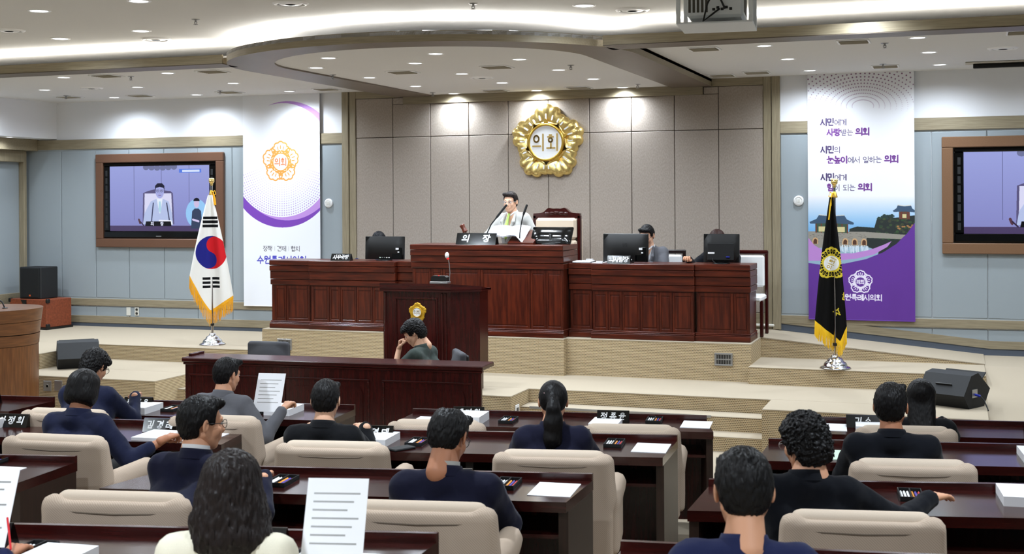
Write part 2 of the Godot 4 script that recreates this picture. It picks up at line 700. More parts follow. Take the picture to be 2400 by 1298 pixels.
func pwrite(im: Image, s: String, x: float, y: float, size: float, pitch: float, w: float, c: Color) -> float:
	for i in s.length():
		for ln: PackedVector2Array in syllable(s[i]):
			var q := PackedVector2Array()
			for p in ln: q.append(Vector2(x + p.x * size * 0.92, y + p.y * size))
			ppath(im, q, w, c)
		x += pitch
	return x

# outline of the assembly's blossom: five petals of five lobes, top petal up, unit size, y up
func blossom(r_in := 0.0) -> PackedVector2Array:
	var p := PackedVector2Array()
	for k in 5:
		for q in petal_edge():
			p.append(q.rotated(-TAU * k / 5.0) * (1.0 + r_in))
	return p

func petal_edge() -> PackedVector2Array:   # from the left notch over the top to the right notch
	var lobes := [[-0.345, 0.60, 0.145], [-0.20, 0.775, 0.15], [0.0, 0.85, 0.155], [0.20, 0.775, 0.15], [0.345, 0.60, 0.145]]
	var p := PackedVector2Array()
	for a in 33:
		var ang := lerpf(PI + 0.35, -0.35, a / 32.0)
		var d := Vector2(cos(ang), sin(ang))
		var o := Vector2(0, 0.56)
		var best := 0.05
		for l in lobes:
			var c := Vector2(l[0], l[1]) - o
			var t := c.dot(d)
			var h: float = l[2] * l[2] - (c - d * t).length_squared()
			if h > 0.0: best = maxf(best, t + sqrt(h))
		p.append(o + d * best)
	return p

func pblossom(im: Image, c: Vector2, r: float, line: Color, fill: Color, letters: Color, w: float, core := Color(0, 0, 0, 0)) -> void:
	var o := PackedVector2Array()
	for q in blossom(): o.append(c + Vector2(q.x, -q.y) * r)
	pfill(im, o, fill)
	ppath(im, o, w, line, true)
	for k in 5:
		var rot := -TAU * k / 5.0
		for e: Array in [[-.3, .58], [-.16, .72], [0, .78], [.16, .72], [.3, .58]]:
			var a := (Vector2(e[0], e[1]) * 0.84).rotated(rot)
			var b := (Vector2(e[0], e[1]) * 1.02).rotated(rot)
			pline(im, c + Vector2(a.x, -a.y) * r, c + Vector2(b.x, -b.y) * r, w * 0.75, line)
		var n := Vector2(0, 1).rotated(rot + PI / 5)
		pline(im, c + Vector2(n.x, -n.y) * r * .38, c + Vector2(n.x, -n.y) * r * .64, w * 1.3, line)
		var s := Vector2(0, 1).rotated(rot)
		var u := Vector2(-s.y, s.x)
		var tri := PackedVector2Array()
		for q in [s * .55, s * .36 + u * .09, s * .36 - u * .09]: tri.append(c + Vector2(q.x, -q.y) * r)
		pfill(im, tri, line)
	pfill(im, ring2(c.x, c.y, r * .46, r * .46, 32), line)
	pfill(im, ring2(c.x, c.y, r * .40, r * .40, 32), fill if core.a == 0.0 else core)
	for ln: PackedVector2Array in writing("의회", Vector2(.3, .36), .34):
		var q := PackedVector2Array()
		for p in ln: q.append(c + Vector2(p.x, -p.y) * r)
		ppath(im, q, w * 0.8, letters)

# ------------------------------------------------------------------ materials
func mat(col: Color, rough := 0.7, metal := 0.0, spec := 0.5) -> StandardMaterial3D:
	var m := StandardMaterial3D.new()
	m.albedo_color = col
	m.roughness = rough
	m.metallic = metal
	m.metallic_specular = spec
	return m

func noise_tex(sz: int, freq: float, oct: int, lo: Color, hi: Color, sd := 1, normal := false, bump := 4.0) -> NoiseTexture2D:
	var f := FastNoiseLite.new()
	f.seed = sd
	f.frequency = freq
	f.fractal_octaves = oct
	var t := NoiseTexture2D.new()
	t.width = sz
	t.height = sz
	t.seamless = true
	t.noise = f
	t.as_normal_map = normal
	t.bump_strength = bump
	if not normal:
		var g := Gradient.new()
		g.set_color(0, lo)
		g.set_color(1, hi)
		t.color_ramp = g
	return t

func tri_mat(t: Texture2D, scale: Vector3, rough := 0.8, world := true, spec := 0.5) -> StandardMaterial3D:
	var m := mat(Color.WHITE, rough, 0.0, spec)
	m.albedo_texture = t
	m.uv1_triplanar = true
	m.uv1_world_triplanar = world
	m.uv1_triplanar_sharpness = 8.0
	m.uv1_scale = scale
	return m

func _materials() -> void:
	var g := func(r: float, gg: float, b: float) -> Color: return Color(r / 255.0, gg / 255.0, b / 255.0)
	M.white_wall = mat(Color(0.90, 0.905, 0.92), 0.7)
	M.ceiling = tri_mat(noise_tex(256, 0.25, 3, Color(0.80, 0.795, 0.785), Color(0.90, 0.895, 0.885), 3), Vector3.ONE * 2.5, 0.85)
	# pale ash-coloured trim, grain along x or y
	var ash := noise_tex(256, 0.02, 4, Color(0.50, 0.455, 0.365), Color(0.60, 0.555, 0.46), 11)
	M.trim_h = tri_mat(ash, Vector3(0.5, 9, 9), 0.5)
	M.trim_v = tri_mat(ash, Vector3(9, 0.5, 9), 0.5)
	M.trim_dark_shaded = tri_mat(noise_tex(256, 0.02, 4, Color(0.38, 0.335, 0.29), Color(0.46, 0.41, 0.355), 12), Vector3(0.6, 9, 9), 0.45)  # darker soffit timber, its weaker light also put into the colour
	M.panel = tri_mat(noise_tex(512, 0.05, 5, Color(0.56, 0.515, 0.475), Color(0.655, 0.61, 0.565), 21), Vector3(2.2, 1.1, 2.2), 0.8)
	M.groove = mat(Color(0.22, 0.18, 0.15), 0.8)
	M.gray_wall = tri_mat(noise_tex(512, 0.2, 4, Color(0.53, 0.565, 0.585), Color(0.62, 0.65, 0.665), 31), Vector3(3, 3, 3), 0.9)
	M.gray_edge = mat(Color(0.66, 0.69, 0.71), 0.85)
	M.skirting = mat(Color(0.30, 0.33, 0.38), 0.6)
	# carpet: a loop pile whose upright faces show rows of dark flecks, and the trodden faces
	var cd := blank(96, 96, Color(0.70, 0.62, 0.49))
	rng.seed = 5
	for j in 6:
		for i in 6:
			var c := Vector2(8 + 16 * i + (8 if j % 2 else 0), 8 + 16 * j)
			pfill(cd, ring2(c.x, c.y - 4, 6.5, 4, 8), Color(0.80, 0.73, 0.60))
			var dk: Color = [Color(0.22, 0.17, 0.13), Color(0.30, 0.22, 0.12), Color(0.20, 0.20, 0.20), Color(0.34, 0.24, 0.19)][rng.randi() % 4]
			pfill(cd, ring2(c.x, c.y + 3, 5.0, 3.2, 8), dk)
			if c.x > 92: pfill(cd, ring2(c.x - 96, c.y + 3, 5.0, 3.2, 8), dk)
	M.riser = tri_mat(tex(cd), Vector3.ONE * 9.5, 0.95, true, 0.2)
	M.carpet = tri_mat(noise_tex(512, 0.22, 3, Color(0.56, 0.515, 0.445), Color(0.73, 0.68, 0.60), 41), Vector3.ONE * 3.0, 0.95, true, 0.2)
	# mahogany, grain along x and along y
	var red := noise_tex(512, 0.012, 5, Color(0.20, 0.065, 0.035), Color(0.385, 0.15, 0.075), 51)
	M.wood_h = tri_mat(red, Vector3(0.35, 3.5, 3.5), 0.28)
	M.wood_v = tri_mat(red, Vector3(3.5, 0.35, 3.5), 0.28)
	var dk := noise_tex(512, 0.012, 5, Color(0.15, 0.035, 0.03), Color(0.265, 0.07, 0.055), 53)
	M.dark_h = tri_mat(dk, Vector3(0.35, 4, 4), 0.25)
	M.dark_v = tri_mat(dk, Vector3(4, 0.35, 4), 0.25)
	var top := noise_tex(512, 0.012, 5, Color(0.13, 0.04, 0.035), Color(0.225, 0.075, 0.06), 55)
	M.desk_top = tri_mat(top, Vector3(0.35, 4, 4), 0.16)
	M.desk_side = tri_mat(noise_tex(512, 0.012, 5, Color(0.13, 0.085, 0.065), Color(0.20, 0.13, 0.10), 57), Vector3(5, 0.35, 5), 0.35)
	M.desk_dark = mat(Color(0.045, 0.02, 0.02), 0.5)
	var oak := noise_tex(512, 0.012, 5, Color(0.32, 0.185, 0.085), Color(0.46, 0.29, 0.15), 59)
	M.oak_h = tri_mat(oak, Vector3(0.5, 5, 0.5), 0.35)
	M.oak_v = tri_mat(oak, Vector3(5, 0.4, 5), 0.35)
	M.case = tri_mat(noise_tex(256, 0.03, 4, Color(0.42, 0.19, 0.10), Color(0.56, 0.28, 0.16), 61), Vector3.ONE * 3, 0.5)
	# chair cloth, a fine twill
	var tw := blank(32, 32, Color(0.735, 0.665, 0.595))
	for i in range(-32, 32, 8):
		pline(tw, Vector2(i, 0), Vector2(i + 32, 32), 2.4, Color(0.68, 0.605, 0.54))
		pline(tw, Vector2(i + 4, 0), Vector2(i + 36, 32), 1.2, Color(0.76, 0.695, 0.625))
	M.twill = tri_mat(tex(tw), Vector3.ONE * 22.0, 0.95, false, 0.25)
	M.chair_pad = tri_mat(noise_tex(128, 0.3, 2, Color(0.76, 0.695, 0.62), Color(0.82, 0.755, 0.685), 63), Vector3.ONE * 6, 0.95, false, 0.25)
	M.piping = mat(Color(0.42, 0.37, 0.32), 0.9)
	M.leather = mat(Color(0.84, 0.765, 0.675), 0.4)
	M.gray_cloth = mat(Color(0.24, 0.24, 0.255), 0.9)
	M.black = mat(Color(0.02, 0.02, 0.022), 0.45)
	M.black_gloss = mat(Color(0.012, 0.012, 0.014), 0.12)
	M.black_matte = mat(Color(0.03, 0.033, 0.038), 0.8)
	M.speaker = mat(Color(0.062, 0.07, 0.078), 0.7)
	M.grille = mat(Color(0.025, 0.027, 0.032), 0.75)
	M.plate_black = mat(Color(0.012, 0.012, 0.013), 0.14)
	M.letter = mat(Color(0.93, 0.93, 0.93), 0.5)
	M.gold = mat(Color(0.97, 0.86, 0.56), 0.3, 1.0)
	M.gold_rim = mat(Color(0.90, 0.74, 0.34), 0.28, 1.0)
	M.gold_dull = mat(Color(0.80, 0.62, 0.16), 0.38, 0.35)
	M.gold_ink = mat(Color(0.72, 0.60, 0.34), 0.4, 0.4)
	M.silver = mat(Color(0.85, 0.85, 0.86), 0.12, 1.0)
	M.steel = mat(Color(0.66, 0.66, 0.66), 0.35, 0.8)
	M.white = mat(Color(0.92, 0.92, 0.92), 0.5)
	M.plastic = mat(Color(0.84, 0.83, 0.79), 0.45)
	M.vent = mat(Color(0.72, 0.69, 0.62), 0.6)
	M.vent_dark = mat(Color(0.30, 0.29, 0.26), 0.8)
	M.paper = mat(Color(0.95, 0.95, 0.96), 0.75)
	M.book_edge = mat(Color(0.86, 0.86, 0.86), 0.9)
	M.mint = mat(Color(0.83, 0.94, 0.84), 0.8)
	M.tv_frame = tri_mat(noise_tex(256, 0.09, 3, Color(0.34, 0.225, 0.16), Color(0.43, 0.30, 0.22), 65), Vector3.ONE * 5, 0.45)
	M.tv_frame_pale = tri_mat(noise_tex(256, 0.09, 3, Color(0.42, 0.30, 0.205), Color(0.50, 0.37, 0.265), 66), Vector3.ONE * 5, 0.45)
	M.red_wood = mat(Color(0.20, 0.035, 0.03), 0.2)
	M.lens = mat(Color(0.75, 0.80, 0.82, 0.12), 0.03)
	M.lens.transparency = BaseMaterial3D.TRANSPARENCY_ALPHA
	M.skin = mat(Color(0.80, 0.585, 0.455), 0.55)
	M.skin_pale = mat(Color(0.86, 0.67, 0.55), 0.55)
	M.skin_tan = mat(Color(0.68, 0.455, 0.33), 0.55)
	M.lip = mat(Color(0.66, 0.36, 0.32), 0.5)
	M.eye = mat(Color(0.9, 0.89, 0.87), 0.25)
	M.iris = mat(Color(0.05, 0.035, 0.03), 0.2)
	for h: Array in [["hair", 0.016, 0.014, 0.015], ["hair_soft", 0.035, 0.026, 0.024], ["hair_brown", 0.055, 0.028, 0.022], ["hair_blue", 0.014, 0.015, 0.022]]:
		var c := Color(h[1], h[2], h[3])
		var hm := tri_mat(noise_tex(256, 0.03, 3, c * 2.2, c * 4.2, 71), Vector3(40, 3, 40), 0.5, false, 0.32)
		M[h[0]] = hm
	M.lamp_glow = mat(Color(1, 1, 1), 0.5)
	M.lamp_glow.emission_enabled = true
	M.lamp_glow.emission = Color(0.96, 0.98, 1.0)
	M.lamp_glow.emission_energy_multiplier = 6.0
	M.rim_white = mat(Color(0.93, 0.93, 0.93), 0.35)

func cloth(c: Color, rough := 0.9) -> StandardMaterial3D:
	var m := tri_mat(noise_tex(128, 0.35, 2, Color(c.r * 0.85, c.g * 0.85, c.b * 0.85), Color(minf(1, c.r * 1.12), minf(1, c.g * 1.12), minf(1, c.b * 1.12)), 81), Vector3.ONE * 14, rough, false, 0.2)
	m.rim_enabled = true
	m.rim = 0.15
	return m

# ------------------------------------------------------------------ the room
func floor_y(z: float) -> float:
	var zs := [-1.0, 4.5, 7.0, 8.5, 10.1, 11.8, 16.0, 30.0]
	var ys := [-0.1, -0.1, 0.0, 0.11, 0.21, 0.33, 0.64, 0.64]
	for i in zs.size() - 1:
		if z <= zs[i + 1]:
			return lerpf(ys[i], ys[i + 1], clampf((z - zs[i]) / (zs[i + 1] - zs[i]), 0, 1))
	return 0.64

func along_x(mb: MB, zy: PackedVector2Array, x0: float, x1: float) -> void:   # an outline in (z, y) pushed along x
	var keep := mb.t
	mb.t = Transform3D(Basis(Vector3(0, 0, 1), Vector3(0, 1, 0), Vector3(-1, 0, 0)), Vector3.ZERO)
	mb.plate(zy, -x1, -x0)
	mb.t = keep

func _room() -> void:
	var m := MB.new()
	var pl := PackedVector2Array([Vector2(-0.2, -0.5), Vector2(22.2, -0.5)])
	for z: float in [22.2, 16.0, 11.8, 10.1, 8.5, 7.0, 4.5, -0.2]:
		pl.append(Vector2(z, floor_y(z)))
	along_x(m, pl, -8.45, 8.45)
	struct(m, "floor", M.carpet)
	var wf := struct(bx(-8.45, 8.45, -0.5, 4.3, -0.2, 0.0), "wall_front", M.white_wall)
	struct(bx(-8.45, -8.25, -0.5, 4.3, 0.0, 22.0), "wall_left", M.gray_wall)
	struct(bx(8.25, 8.45, -0.5, 4.3, 0.0, 22.0), "wall_right", M.gray_wall)
	struct(bx(-8.45, 8.45, -0.5, 4.3, 22.0, 22.2), "wall_back", M.gray_wall)
	# grey cloth-covered panels either side of the rostrum wall
	for s: float in [-1.0, 1.0]:
		var xs := [2.95, 3.98, 4.69, 5.26, 5.82, 6.42, 7.0, 7.61, 8.25] if s < 0 else [2.95, 3.98, 4.69, 5.3, 5.9, 6.5, 7.1, 7.7, 8.25]
		for i in xs.size() - 1:
			var a: float = s * xs[i] if s > 0 else s * xs[i + 1]
			var b: float = s * xs[i + 1] if s > 0 else s * xs[i]
			put(bx(a + 0.003, b - 0.003, 0.955, 3.12, 0.0, 0.018, 0.006), "panel", M.gray_wall, wf)
			put(bx(a + 0.003, b - 0.003, 0.53, 0.825, 0.0, 0.018, 0.006), "panel", M.gray_wall, wf)
		var e0 := 2.95 if s > 0 else -8.25
		var e1 := 8.25 if s > 0 else -2.95
		put(bx(e0, e1, 3.12, 3.14, 0.0, 0.012), "edge_strip", M.gray_edge, wf)
		put(bx(e0, e1, 0.94, 0.955, 0.0, 0.012), "edge_strip", M.gray_edge, wf)
	# warm cloth panels behind the rostrum, ten columns in three heights, gaps as grooves
	put(bx(-2.75, 2.75, 0.8, 3.76, 0.0, 0.006), "panel_backing", M.groove, wf)
	for i in 10:
		var a := -2.75 + 0.55 * i + 0.004
		var b := a + 0.542
		for r: Array in [[0.965, 1.408], [1.416, 3.202], [3.21, 3.735]]:
			var y1: float = r[1]
			if r[1] > 3.5 and i > 0 and i < 9:
				y1 = 3.645
			put(bx(a, b, r[0], y1, 0.0, 0.022, 0.004), "panel", M.panel, wf)
	put(bx(-2.75 + 0.554 + 0.16, 2.01, 3.645, 3.76, 0.0, 0.05, 0.004), "valance", M.trim_h, wf)
	put(bx(-2.196, -2.036, 3.65, 3.735, 0.0, 0.022, 0.004), "panel", M.panel, wf)
	put(bx(2.018, 2.196, 3.65, 3.735, 0.0, 0.022, 0.004), "panel", M.panel, wf)
	# timber trims
	for s: float in [-1.0, 1.0]:
		var p := bx(minf(s * 2.75, s * 2.845), maxf(s * 2.75, s * 2.845), 0.765, 3.85, 0.0, 0.035, 0.004)
		struct(p, "trim_1" if s < 0 else "trim_2", M.trim_v)
		p = bx(minf(s * 2.852, s * 2.95), maxf(s * 2.852, s * 2.95), 0.765, 3.85, 0.0, 0.05, 0.004)
		struct(p, "trim_3" if s < 0 else "trim_4", M.trim_v)
		var e0 := 2.95 if s > 0 else -8.25
		var e1 := 8.25 if s > 0 else -2.95
		struct(bx(e0, e1, 3.14, 3.285, 0.0, 0.035, 0.004), "trim_5" if s < 0 else "trim_6", M.trim_h)
		struct(bx(e0, e1, 0.84, 0.94, 0.0, 0.035, 0.004), "trim_7" if s < 0 else "trim_8", M.trim_h)
	struct(bx(-2.75, 2.75, 3.74, 3.85, 0.0, 0.03, 0.004), "trim_9", M.trim_h)
	struct(bx(-2.75, 2.75, 0.77, 0.96, 0.0, 0.03, 0.004), "trim_10", M.trim_h)
	struct(bx(-8.25, -2.75, 0.585, 0.69, 0.0, 0.03, 0.004), "baseboard_left", M.trim_h)
	struct(bx(-8.25, -2.75, 0.50, 0.585, 0.0, 0.02), "trim_11", M.skirting)
	# on the right the baseboard follows the ramp down
	var rb := MB.new()
	rb.plate(PackedVector2Array([Vector2(2.95, 0.84), Vector2(5.33, 0.61), Vector2(8.25, 0.61), Vector2(8.25, 0.70), Vector2(5.33, 0.70), Vector2(3.3, 0.90), Vector2(2.95, 0.92)]), 0.0, 0.032)
	struct(rb, "baseboard_right", M.trim_h)
	rb = MB.new()
	rb.plate(PackedVector2Array([Vector2(2.75, 0.76), Vector2(2.95, 0.76), Vector2(5.33, 0.50), Vector2(8.25, 0.50), Vector2(8.25, 0.61), Vector2(5.33, 0.61), Vector2(2.95, 0.84), Vector2(2.75, 0.84)]), 0.0, 0.022)
	struct(rb, "trim_12", M.skirting)
	# side walls: white bulkhead over a timber band, framed grey bays below
	for s: float in [-1.0, 1.0]:
		var nm := "left" if s < 0 else "right"
		struct(bx(minf(s * 7.7, s * 8.25), maxf(s * 7.7, s * 8.25), 3.30, 4.0, 0.0, 22.0), "wall_upper_" + nm, M.white_wall)
		struct(bx(minf(s * 8.03, s * 8.25), maxf(s * 8.03, s * 8.25), 3.13, 3.30, 0.0, 22.0, 0.004), "trim_13" if s < 0 else "trim_14", M.trim_h)
		struct(bx(minf(s * 8.2, s * 8.25), maxf(s * 8.2, s * 8.25), 0.62, 1.02, 0.0, 22.0, 0.004), "trim_15" if s < 0 else "trim_16", M.trim_h)
		for k in 6:
			var z0 := 0.12 + k * 3.5
			var bay := MB.new()
			for f: Array in [[z0, z0 + 0.06, 1.02, 3.13], [z0 + 3.3, z0 + 3.36, 1.02, 3.13], [z0 + 0.06, z0 + 3.3, 2.96, 3.13]]:
				bay.box(Vector3(minf(s * 8.15, s * 8.25), f[2], f[0]), Vector3(maxf(s * 8.15, s * 8.25), f[3], f[1]), 0.006)
			struct(bay, "trim_%d" % (17 + k + (6 if s > 0 else 0)), M.trim_v)

func ring_outline(a: float, b: float, zc: float, seg := 48) -> PackedVector2Array:
	var p := PackedVector2Array([Vector2(-a, 0.0), Vector2(-a, zc * 0.5)])
	for i in seg + 1:
		var t := PI - PI * i / seg
		p.append(Vector2(cos(t) * a, zc + sin(t) * b))
	p.append(Vector2(a, zc * 0.5))
	p.append(Vector2(a, 0.0))
	return p

func _ceiling() -> void:
	# upper ceiling, its recess closed behind the cove
	struct(bx(-8.45, 8.45, 4.0, 4.2, 2.2, 22.2), "ceiling", M.ceiling)
	struct(bx(-8.25, 8.25, 3.86, 4.0, 2.2, 2.4), "wall_cove", M.white_wall)
	var oa := 2.12
	var ob := 1.72
	var ia := 1.62
	var ib := 1.34
	var zc := 3.85
	for s: float in [-1.0, 1.0]:
		struct(bx(minf(s * 2.05, s * 8.25), maxf(s * 2.05, s * 8.25), 3.835, 3.855, 0.0, 4.3), "ceiling_lower_left" if s < 0 else "ceiling_lower_right", M.ceiling)
		var bm := struct(bx(minf(s * 1.98, s * 8.25), maxf(s * 1.98, s * 8.25), 3.745, 3.835, 4.545, 4.57), "ceiling_beam", M.trim_h)
		put(bx(minf(s * 1.98, s * 8.25), maxf(s * 1.98, s * 8.25), 3.74, 3.748, 4.25, 4.57), "soffit", M.trim_dark_shaded, bm)
		put(bx(minf(s * 1.98, s * 8.25), maxf(s * 1.98, s * 8.25), 3.748, 3.836, 4.25, 4.26), "back_face", M.trim_h, bm)
	var out := ring_outline(oa, ob, zc)
	var inn := ring_outline(ia, ib, zc)
	var face := MB.new()
	var r0 := PackedVector3Array()
	var r1 := PackedVector3Array()
	var r2 := PackedVector3Array()
	var i0 := PackedVector3Array()
	var i1 := PackedVector3Array()
	for k in out.size():
		r0.append(Vector3(out[k].x, 3.835, out[k].y))
		r1.append(Vector3(out[k].x, 3.74, out[k].y))
		r2.append(Vector3(lerpf(out[k].x, inn[k].x, 0.06), 3.835, lerpf(out[k].y, inn[k].y, 0.06)))
		i0.append(Vector3(inn[k].x, 3.74, inn[k].y))
		i1.append(Vector3(inn[k].x, 3.80, inn[k].y))
	face.sheet([r0, r1], true)
	face.sheet([r2, r0], true)
	var ring := struct(face, "ceiling_ring", M.trim_h)
	var sf := MB.new()
	sf.sheet([r1, i0], true)
	sf.sheet([i0, i1], true)
	put(sf, "soffit", M.trim_dark_shaded, ring)
	var cap := MB.new()
	cap.prism(out, 3.80, 3.83)
	put(cap, "ring_deck", M.white_wall, ring)
	var oc := MB.new()
	oc.prism(ring_outline(ia + 0.02, ib + 0.02, zc), 3.757, 3.80)
	struct(oc, "ceiling_oval", M.ceiling)
	# cove light: strips lying behind the beams' lips, shining up
	for s: float in [-1.0, 1.0]:
		cove(Vector3(s * 5.1, 3.862, 4.30), 5.8, 0.0)
	for k in 7:
		var a := PI * (k + 0.5) / 7.0
		var p := Vector3(cos(a) * 1.85, 3.862, zc + sin(a) * 1.45)
		var tang := Vector2(-sin(a) * 1.85, cos(a) * 1.45)
		cove(p, 0.62, -atan2(tang.y, tang.x))
	# recessed downlights
	var LL := [[-3.5, 0.5], [-3.55, 1.82], [-3.56, 3.2], [-4.95, 0.5], [-4.97, 1.81], [-4.97, 3.24], [-6.26, 0.56], [-6.31, 1.95], [-6.35, 3.25], [-7.4, 1.9], [-7.4, 3.3]]
	var names := ["nearest the front wall", "in the middle", "nearest the beam"]
	var cols := ["in the column beside the oval ring", "second column left of the oval", "in the column above the left screen", "in the column along the left bulkhead"]
	for i in LL.size():
		var row := i % 3
		var col := i / 3
		if i >= 9: row = i - 8
		downlight(Vector3(LL[i][0], 3.835, LL[i][1]), "downlight of the left lower ceiling, %s, %s" % [cols[mini(col, 3)], names[row]], "downlights of the lower ceiling")
	var LR := [[3.37, 0.6], [3.29, 1.94], [3.23, 3.23], [4.80, 0.70], [4.72, 2.03], [4.65, 3.32], [6.2, 0.7], [6.1, 2.0], [6.1, 3.3], [7.4, 2.0]]
	var colr := ["beside the oval ring", "in the second column from the oval", "in the third column above the right screen", "along the right bulkhead"]
	for i in LR.size():
		downlight(Vector3(LR[i][0], 3.835, LR[i][1]), "downlight of the right lower ceiling, %s, %s" % [colr[i / 3], names[i % 3]], "downlights of the lower ceiling")
	var OV := [[-1.26, 0.15], [-0.11, 0.16], [1.02, 0.15], [-1.28, 1.34], [-0.15, 1.35], [0.99, 1.39], [-1.32, 2.55], [-0.19, 2.55], [0.93, 2.54], [-1.36, 3.74], [-0.22, 3.76], [0.88, 3.69], [-0.81, 4.52], [0.30, 4.46]]
	var ro := ["in the row at the wall", "in the second row from the wall", "in the third row from the wall", "in the fourth row from the wall", "in the front pair"]
	var co := ["left", "middle", "right"]
	for i in OV.size():
		downlight(Vector3(OV[i][0], 3.757, OV[i][1]), "downlight inside the oval ceiling, %s one %s" % [co[i % 3] if i < 12 else ["left", "right"][i - 12], ro[i / 3 if i < 12 else 4]], "downlights in the oval")
	var UP := [[-3.48, 5.15], [-2.39, 5.34], [-2.41, 6.75], [-1.30, 6.89], [2.02, 5.30], [4.27, 4.85]]
	var un := ["left of the ring vent", "nearest the left beam, right one", "upper left corner, second row left", "second row right, cut by the top edge", "between the oval and the projector", "beyond the projector above the right cove"]
	for i in UP.size():
		downlight(Vector3(UP[i][0], 4.0, UP[i][1]), "recessed downlight in the high ceiling, " + un[i], "downlights of the high ceiling", 0.085)
	# the high ceiling goes on over the benches, out of the picture
	for zi in 3:  # unseen downlights added here to light the foreground
		for xi in 4:
			downlight(Vector3(-6.0 + 4.0 * xi, 4.0, 9.5 + 4.0 * zi), "added unseen downlight in the high ceiling over the benches", "added downlights over the benches", 0.085, 17.0)
	downlight(Vector3(-7.87, 3.30, 0.81), "small round downlight in the underside of the left bulkhead", "", 0.06, 0.5)
	# air outlets, sprinklers
	for v: Array in [[-0.22, 4.0, 6.32, "high ceiling at the top edge, above the oval"], [-2.63, 4.0, 4.75, "high ceiling near the left beam"], [2.34, 4.0, 4.9, "high ceiling left of the projector"], [-3.52, 4.0, 5.83, "high ceiling near the left edge"], [-0.14, 3.757, 2.05, "middle of the oval ceiling"], [5.42, 3.835, 2.11, "right lower ceiling near the screen housing"], [-5.58, 3.835, 1.94, "left lower ceiling between two columns of lights"]]:
		ring_vent(Vector3(v[0], v[1], v[2]), "round white air diffuser in the " + v[3])
	for v: Array in [[-4.38, 3.835, 3.22, "left lower ceiling beside a sprinkler"], [-2.98, 3.835, 3.17, "left lower ceiling nearest the oval beam"], [-5.72, 3.835, 0.7, "left lower ceiling above the left screen"], [-4.29, 3.835, 0.7, "left lower ceiling behind a sprinkler head"], [-2.89, 3.835, 0.6, "left lower ceiling in the corner by the pilaster"], [-6.76, 3.835, 0.9, "left lower ceiling near the bulkhead"], [-0.71, 3.757, 2.98, "oval ceiling, left of the middle"], [0.42, 3.757, 3.09, "oval ceiling, right front"], [-0.60, 3.757, 0.36, "oval ceiling at the wall, left"], [0.51, 3.757, 0.36, "oval ceiling at the wall above the gold emblem"], [2.64, 3.835, 3.21, "right lower ceiling nearest the oval beam"], [4.07, 3.835, 3.25, "right lower ceiling between sprinkler and light"], [2.76, 3.835, 0.62, "right lower ceiling beside a light near the wall"], [4.22, 3.835, 0.76, "right lower ceiling above the purple banner"], [2.32, 3.835, 0.42, "right lower ceiling in the corner by the oval beam"], [5.56, 3.835, 3.38, "right lower ceiling at the right edge"]]:
		square_vent(Vector3(v[0], v[1], v[2]), "square slatted ceiling vent in the " + v[3])
	for v: Array in [[-1.47, 4.0, 5.81, "high ceiling left of the oval glow"], [1.19, 4.0, 5.76, "high ceiling above the oval's front"], [-4.17, 3.835, 3.05, "left lower ceiling beside a square vent"], [-6.65, 3.835, 1.1, "left lower ceiling near the bulkhead"], [-4.29, 3.835, 0.95, "left lower ceiling before a square vent"], [-1.55, 3.757, 3.0, "oval ceiling at the left rim"], [-1.45, 3.757, 0.4, "oval ceiling at the wall, left rim"], [1.19, 3.757, 2.95, "oval ceiling at the right rim"], [1.3, 3.757, 0.5, "oval ceiling at the wall, right rim"], [4.34, 3.835, 3.0, "right lower ceiling before the first lights"], [4.21, 3.835, 1.0, "right lower ceiling above the purple banner"]]:
		sprinkler(Vector3(v[0], v[1], v[2]), "small metal sprinkler head in the " + v[3])

func cove(p: Vector3, len_x: float, turn: float) -> void:
	var o := MeshInstance3D.new()
	o.mesh = cb(Vector3.ZERO, Vector3(len_x, 0.012, 0.03)).mesh()
	o.material_override = M.lamp_glow
	o.name = numbered("cove_light_strip")
	add_child(o)
	o.position = p
	o.rotation.y = turn
	tag(o, "hidden cove light strip lying behind the ceiling beam's lip", "light strip", "cove light strips")
	var l := AreaLight3D.new()
	l.name = numbered("cove_lamp")
	l.area_size = Vector2(len_x, 0.05)
	l.light_energy = 2.2 * len_x
	l.light_color = Color(1.0, 0.985, 0.95)
	l.shadow_enabled = true
	l.set("area_range", 20.0)
	l.transform = Transform3D(Basis(Vector3.UP, turn) * Basis(Vector3.RIGHT, PI / 2), p + Vector3(0, 0.01, 0))
	add_child(l)

var lamp_rim: Mesh
var lamp_face: Mesh
func downlight(p: Vector3, label: String, group: String, r := 0.075, energy := 4.2) -> void:
	if lamp_rim == null:
		var q := MB.new()
		q.lathe(PackedVector2Array([Vector2(0.86, 0.12), Vector2(0.86, -0.02), Vector2(0.95, -0.08), Vector2(1.08, -0.08), Vector2(1.16, -0.03), Vector2(1.18, 0.0)]), 28)
		lamp_rim = q.mesh()
		q = MB.new()
		q.disc(Vector3(0, -0.03, 0), Vector3.DOWN, 0.88, 28)
		lamp_face = q.mesh()
	var o := thing("downlight", label, "light", p, 0.0, group)
	var a := put_mesh(lamp_rim, "rim", M.rim_white, o)
	var b := put_mesh(lamp_face, "lamp_lens", M.lamp_glow, o)
	a.scale = Vector3.ONE * r
	b.scale = Vector3.ONE * r
	var l := SpotLight3D.new()
	l.name = numbered("downlight_lamp")
	l.light_color = Color(0.91, 0.955, 1.0)
	l.light_energy = energy
	l.spot_angle = 82.0
	l.spot_angle_attenuation = 1.0
	l.spot_range = 30.0
	l.spot_attenuation = 2.0
	l.light_size = r * 0.8
	l.shadow_enabled = true
	l.position = p + Vector3(0, -0.025, 0)
	l.rotation.x = -PI / 2
	add_child(l)

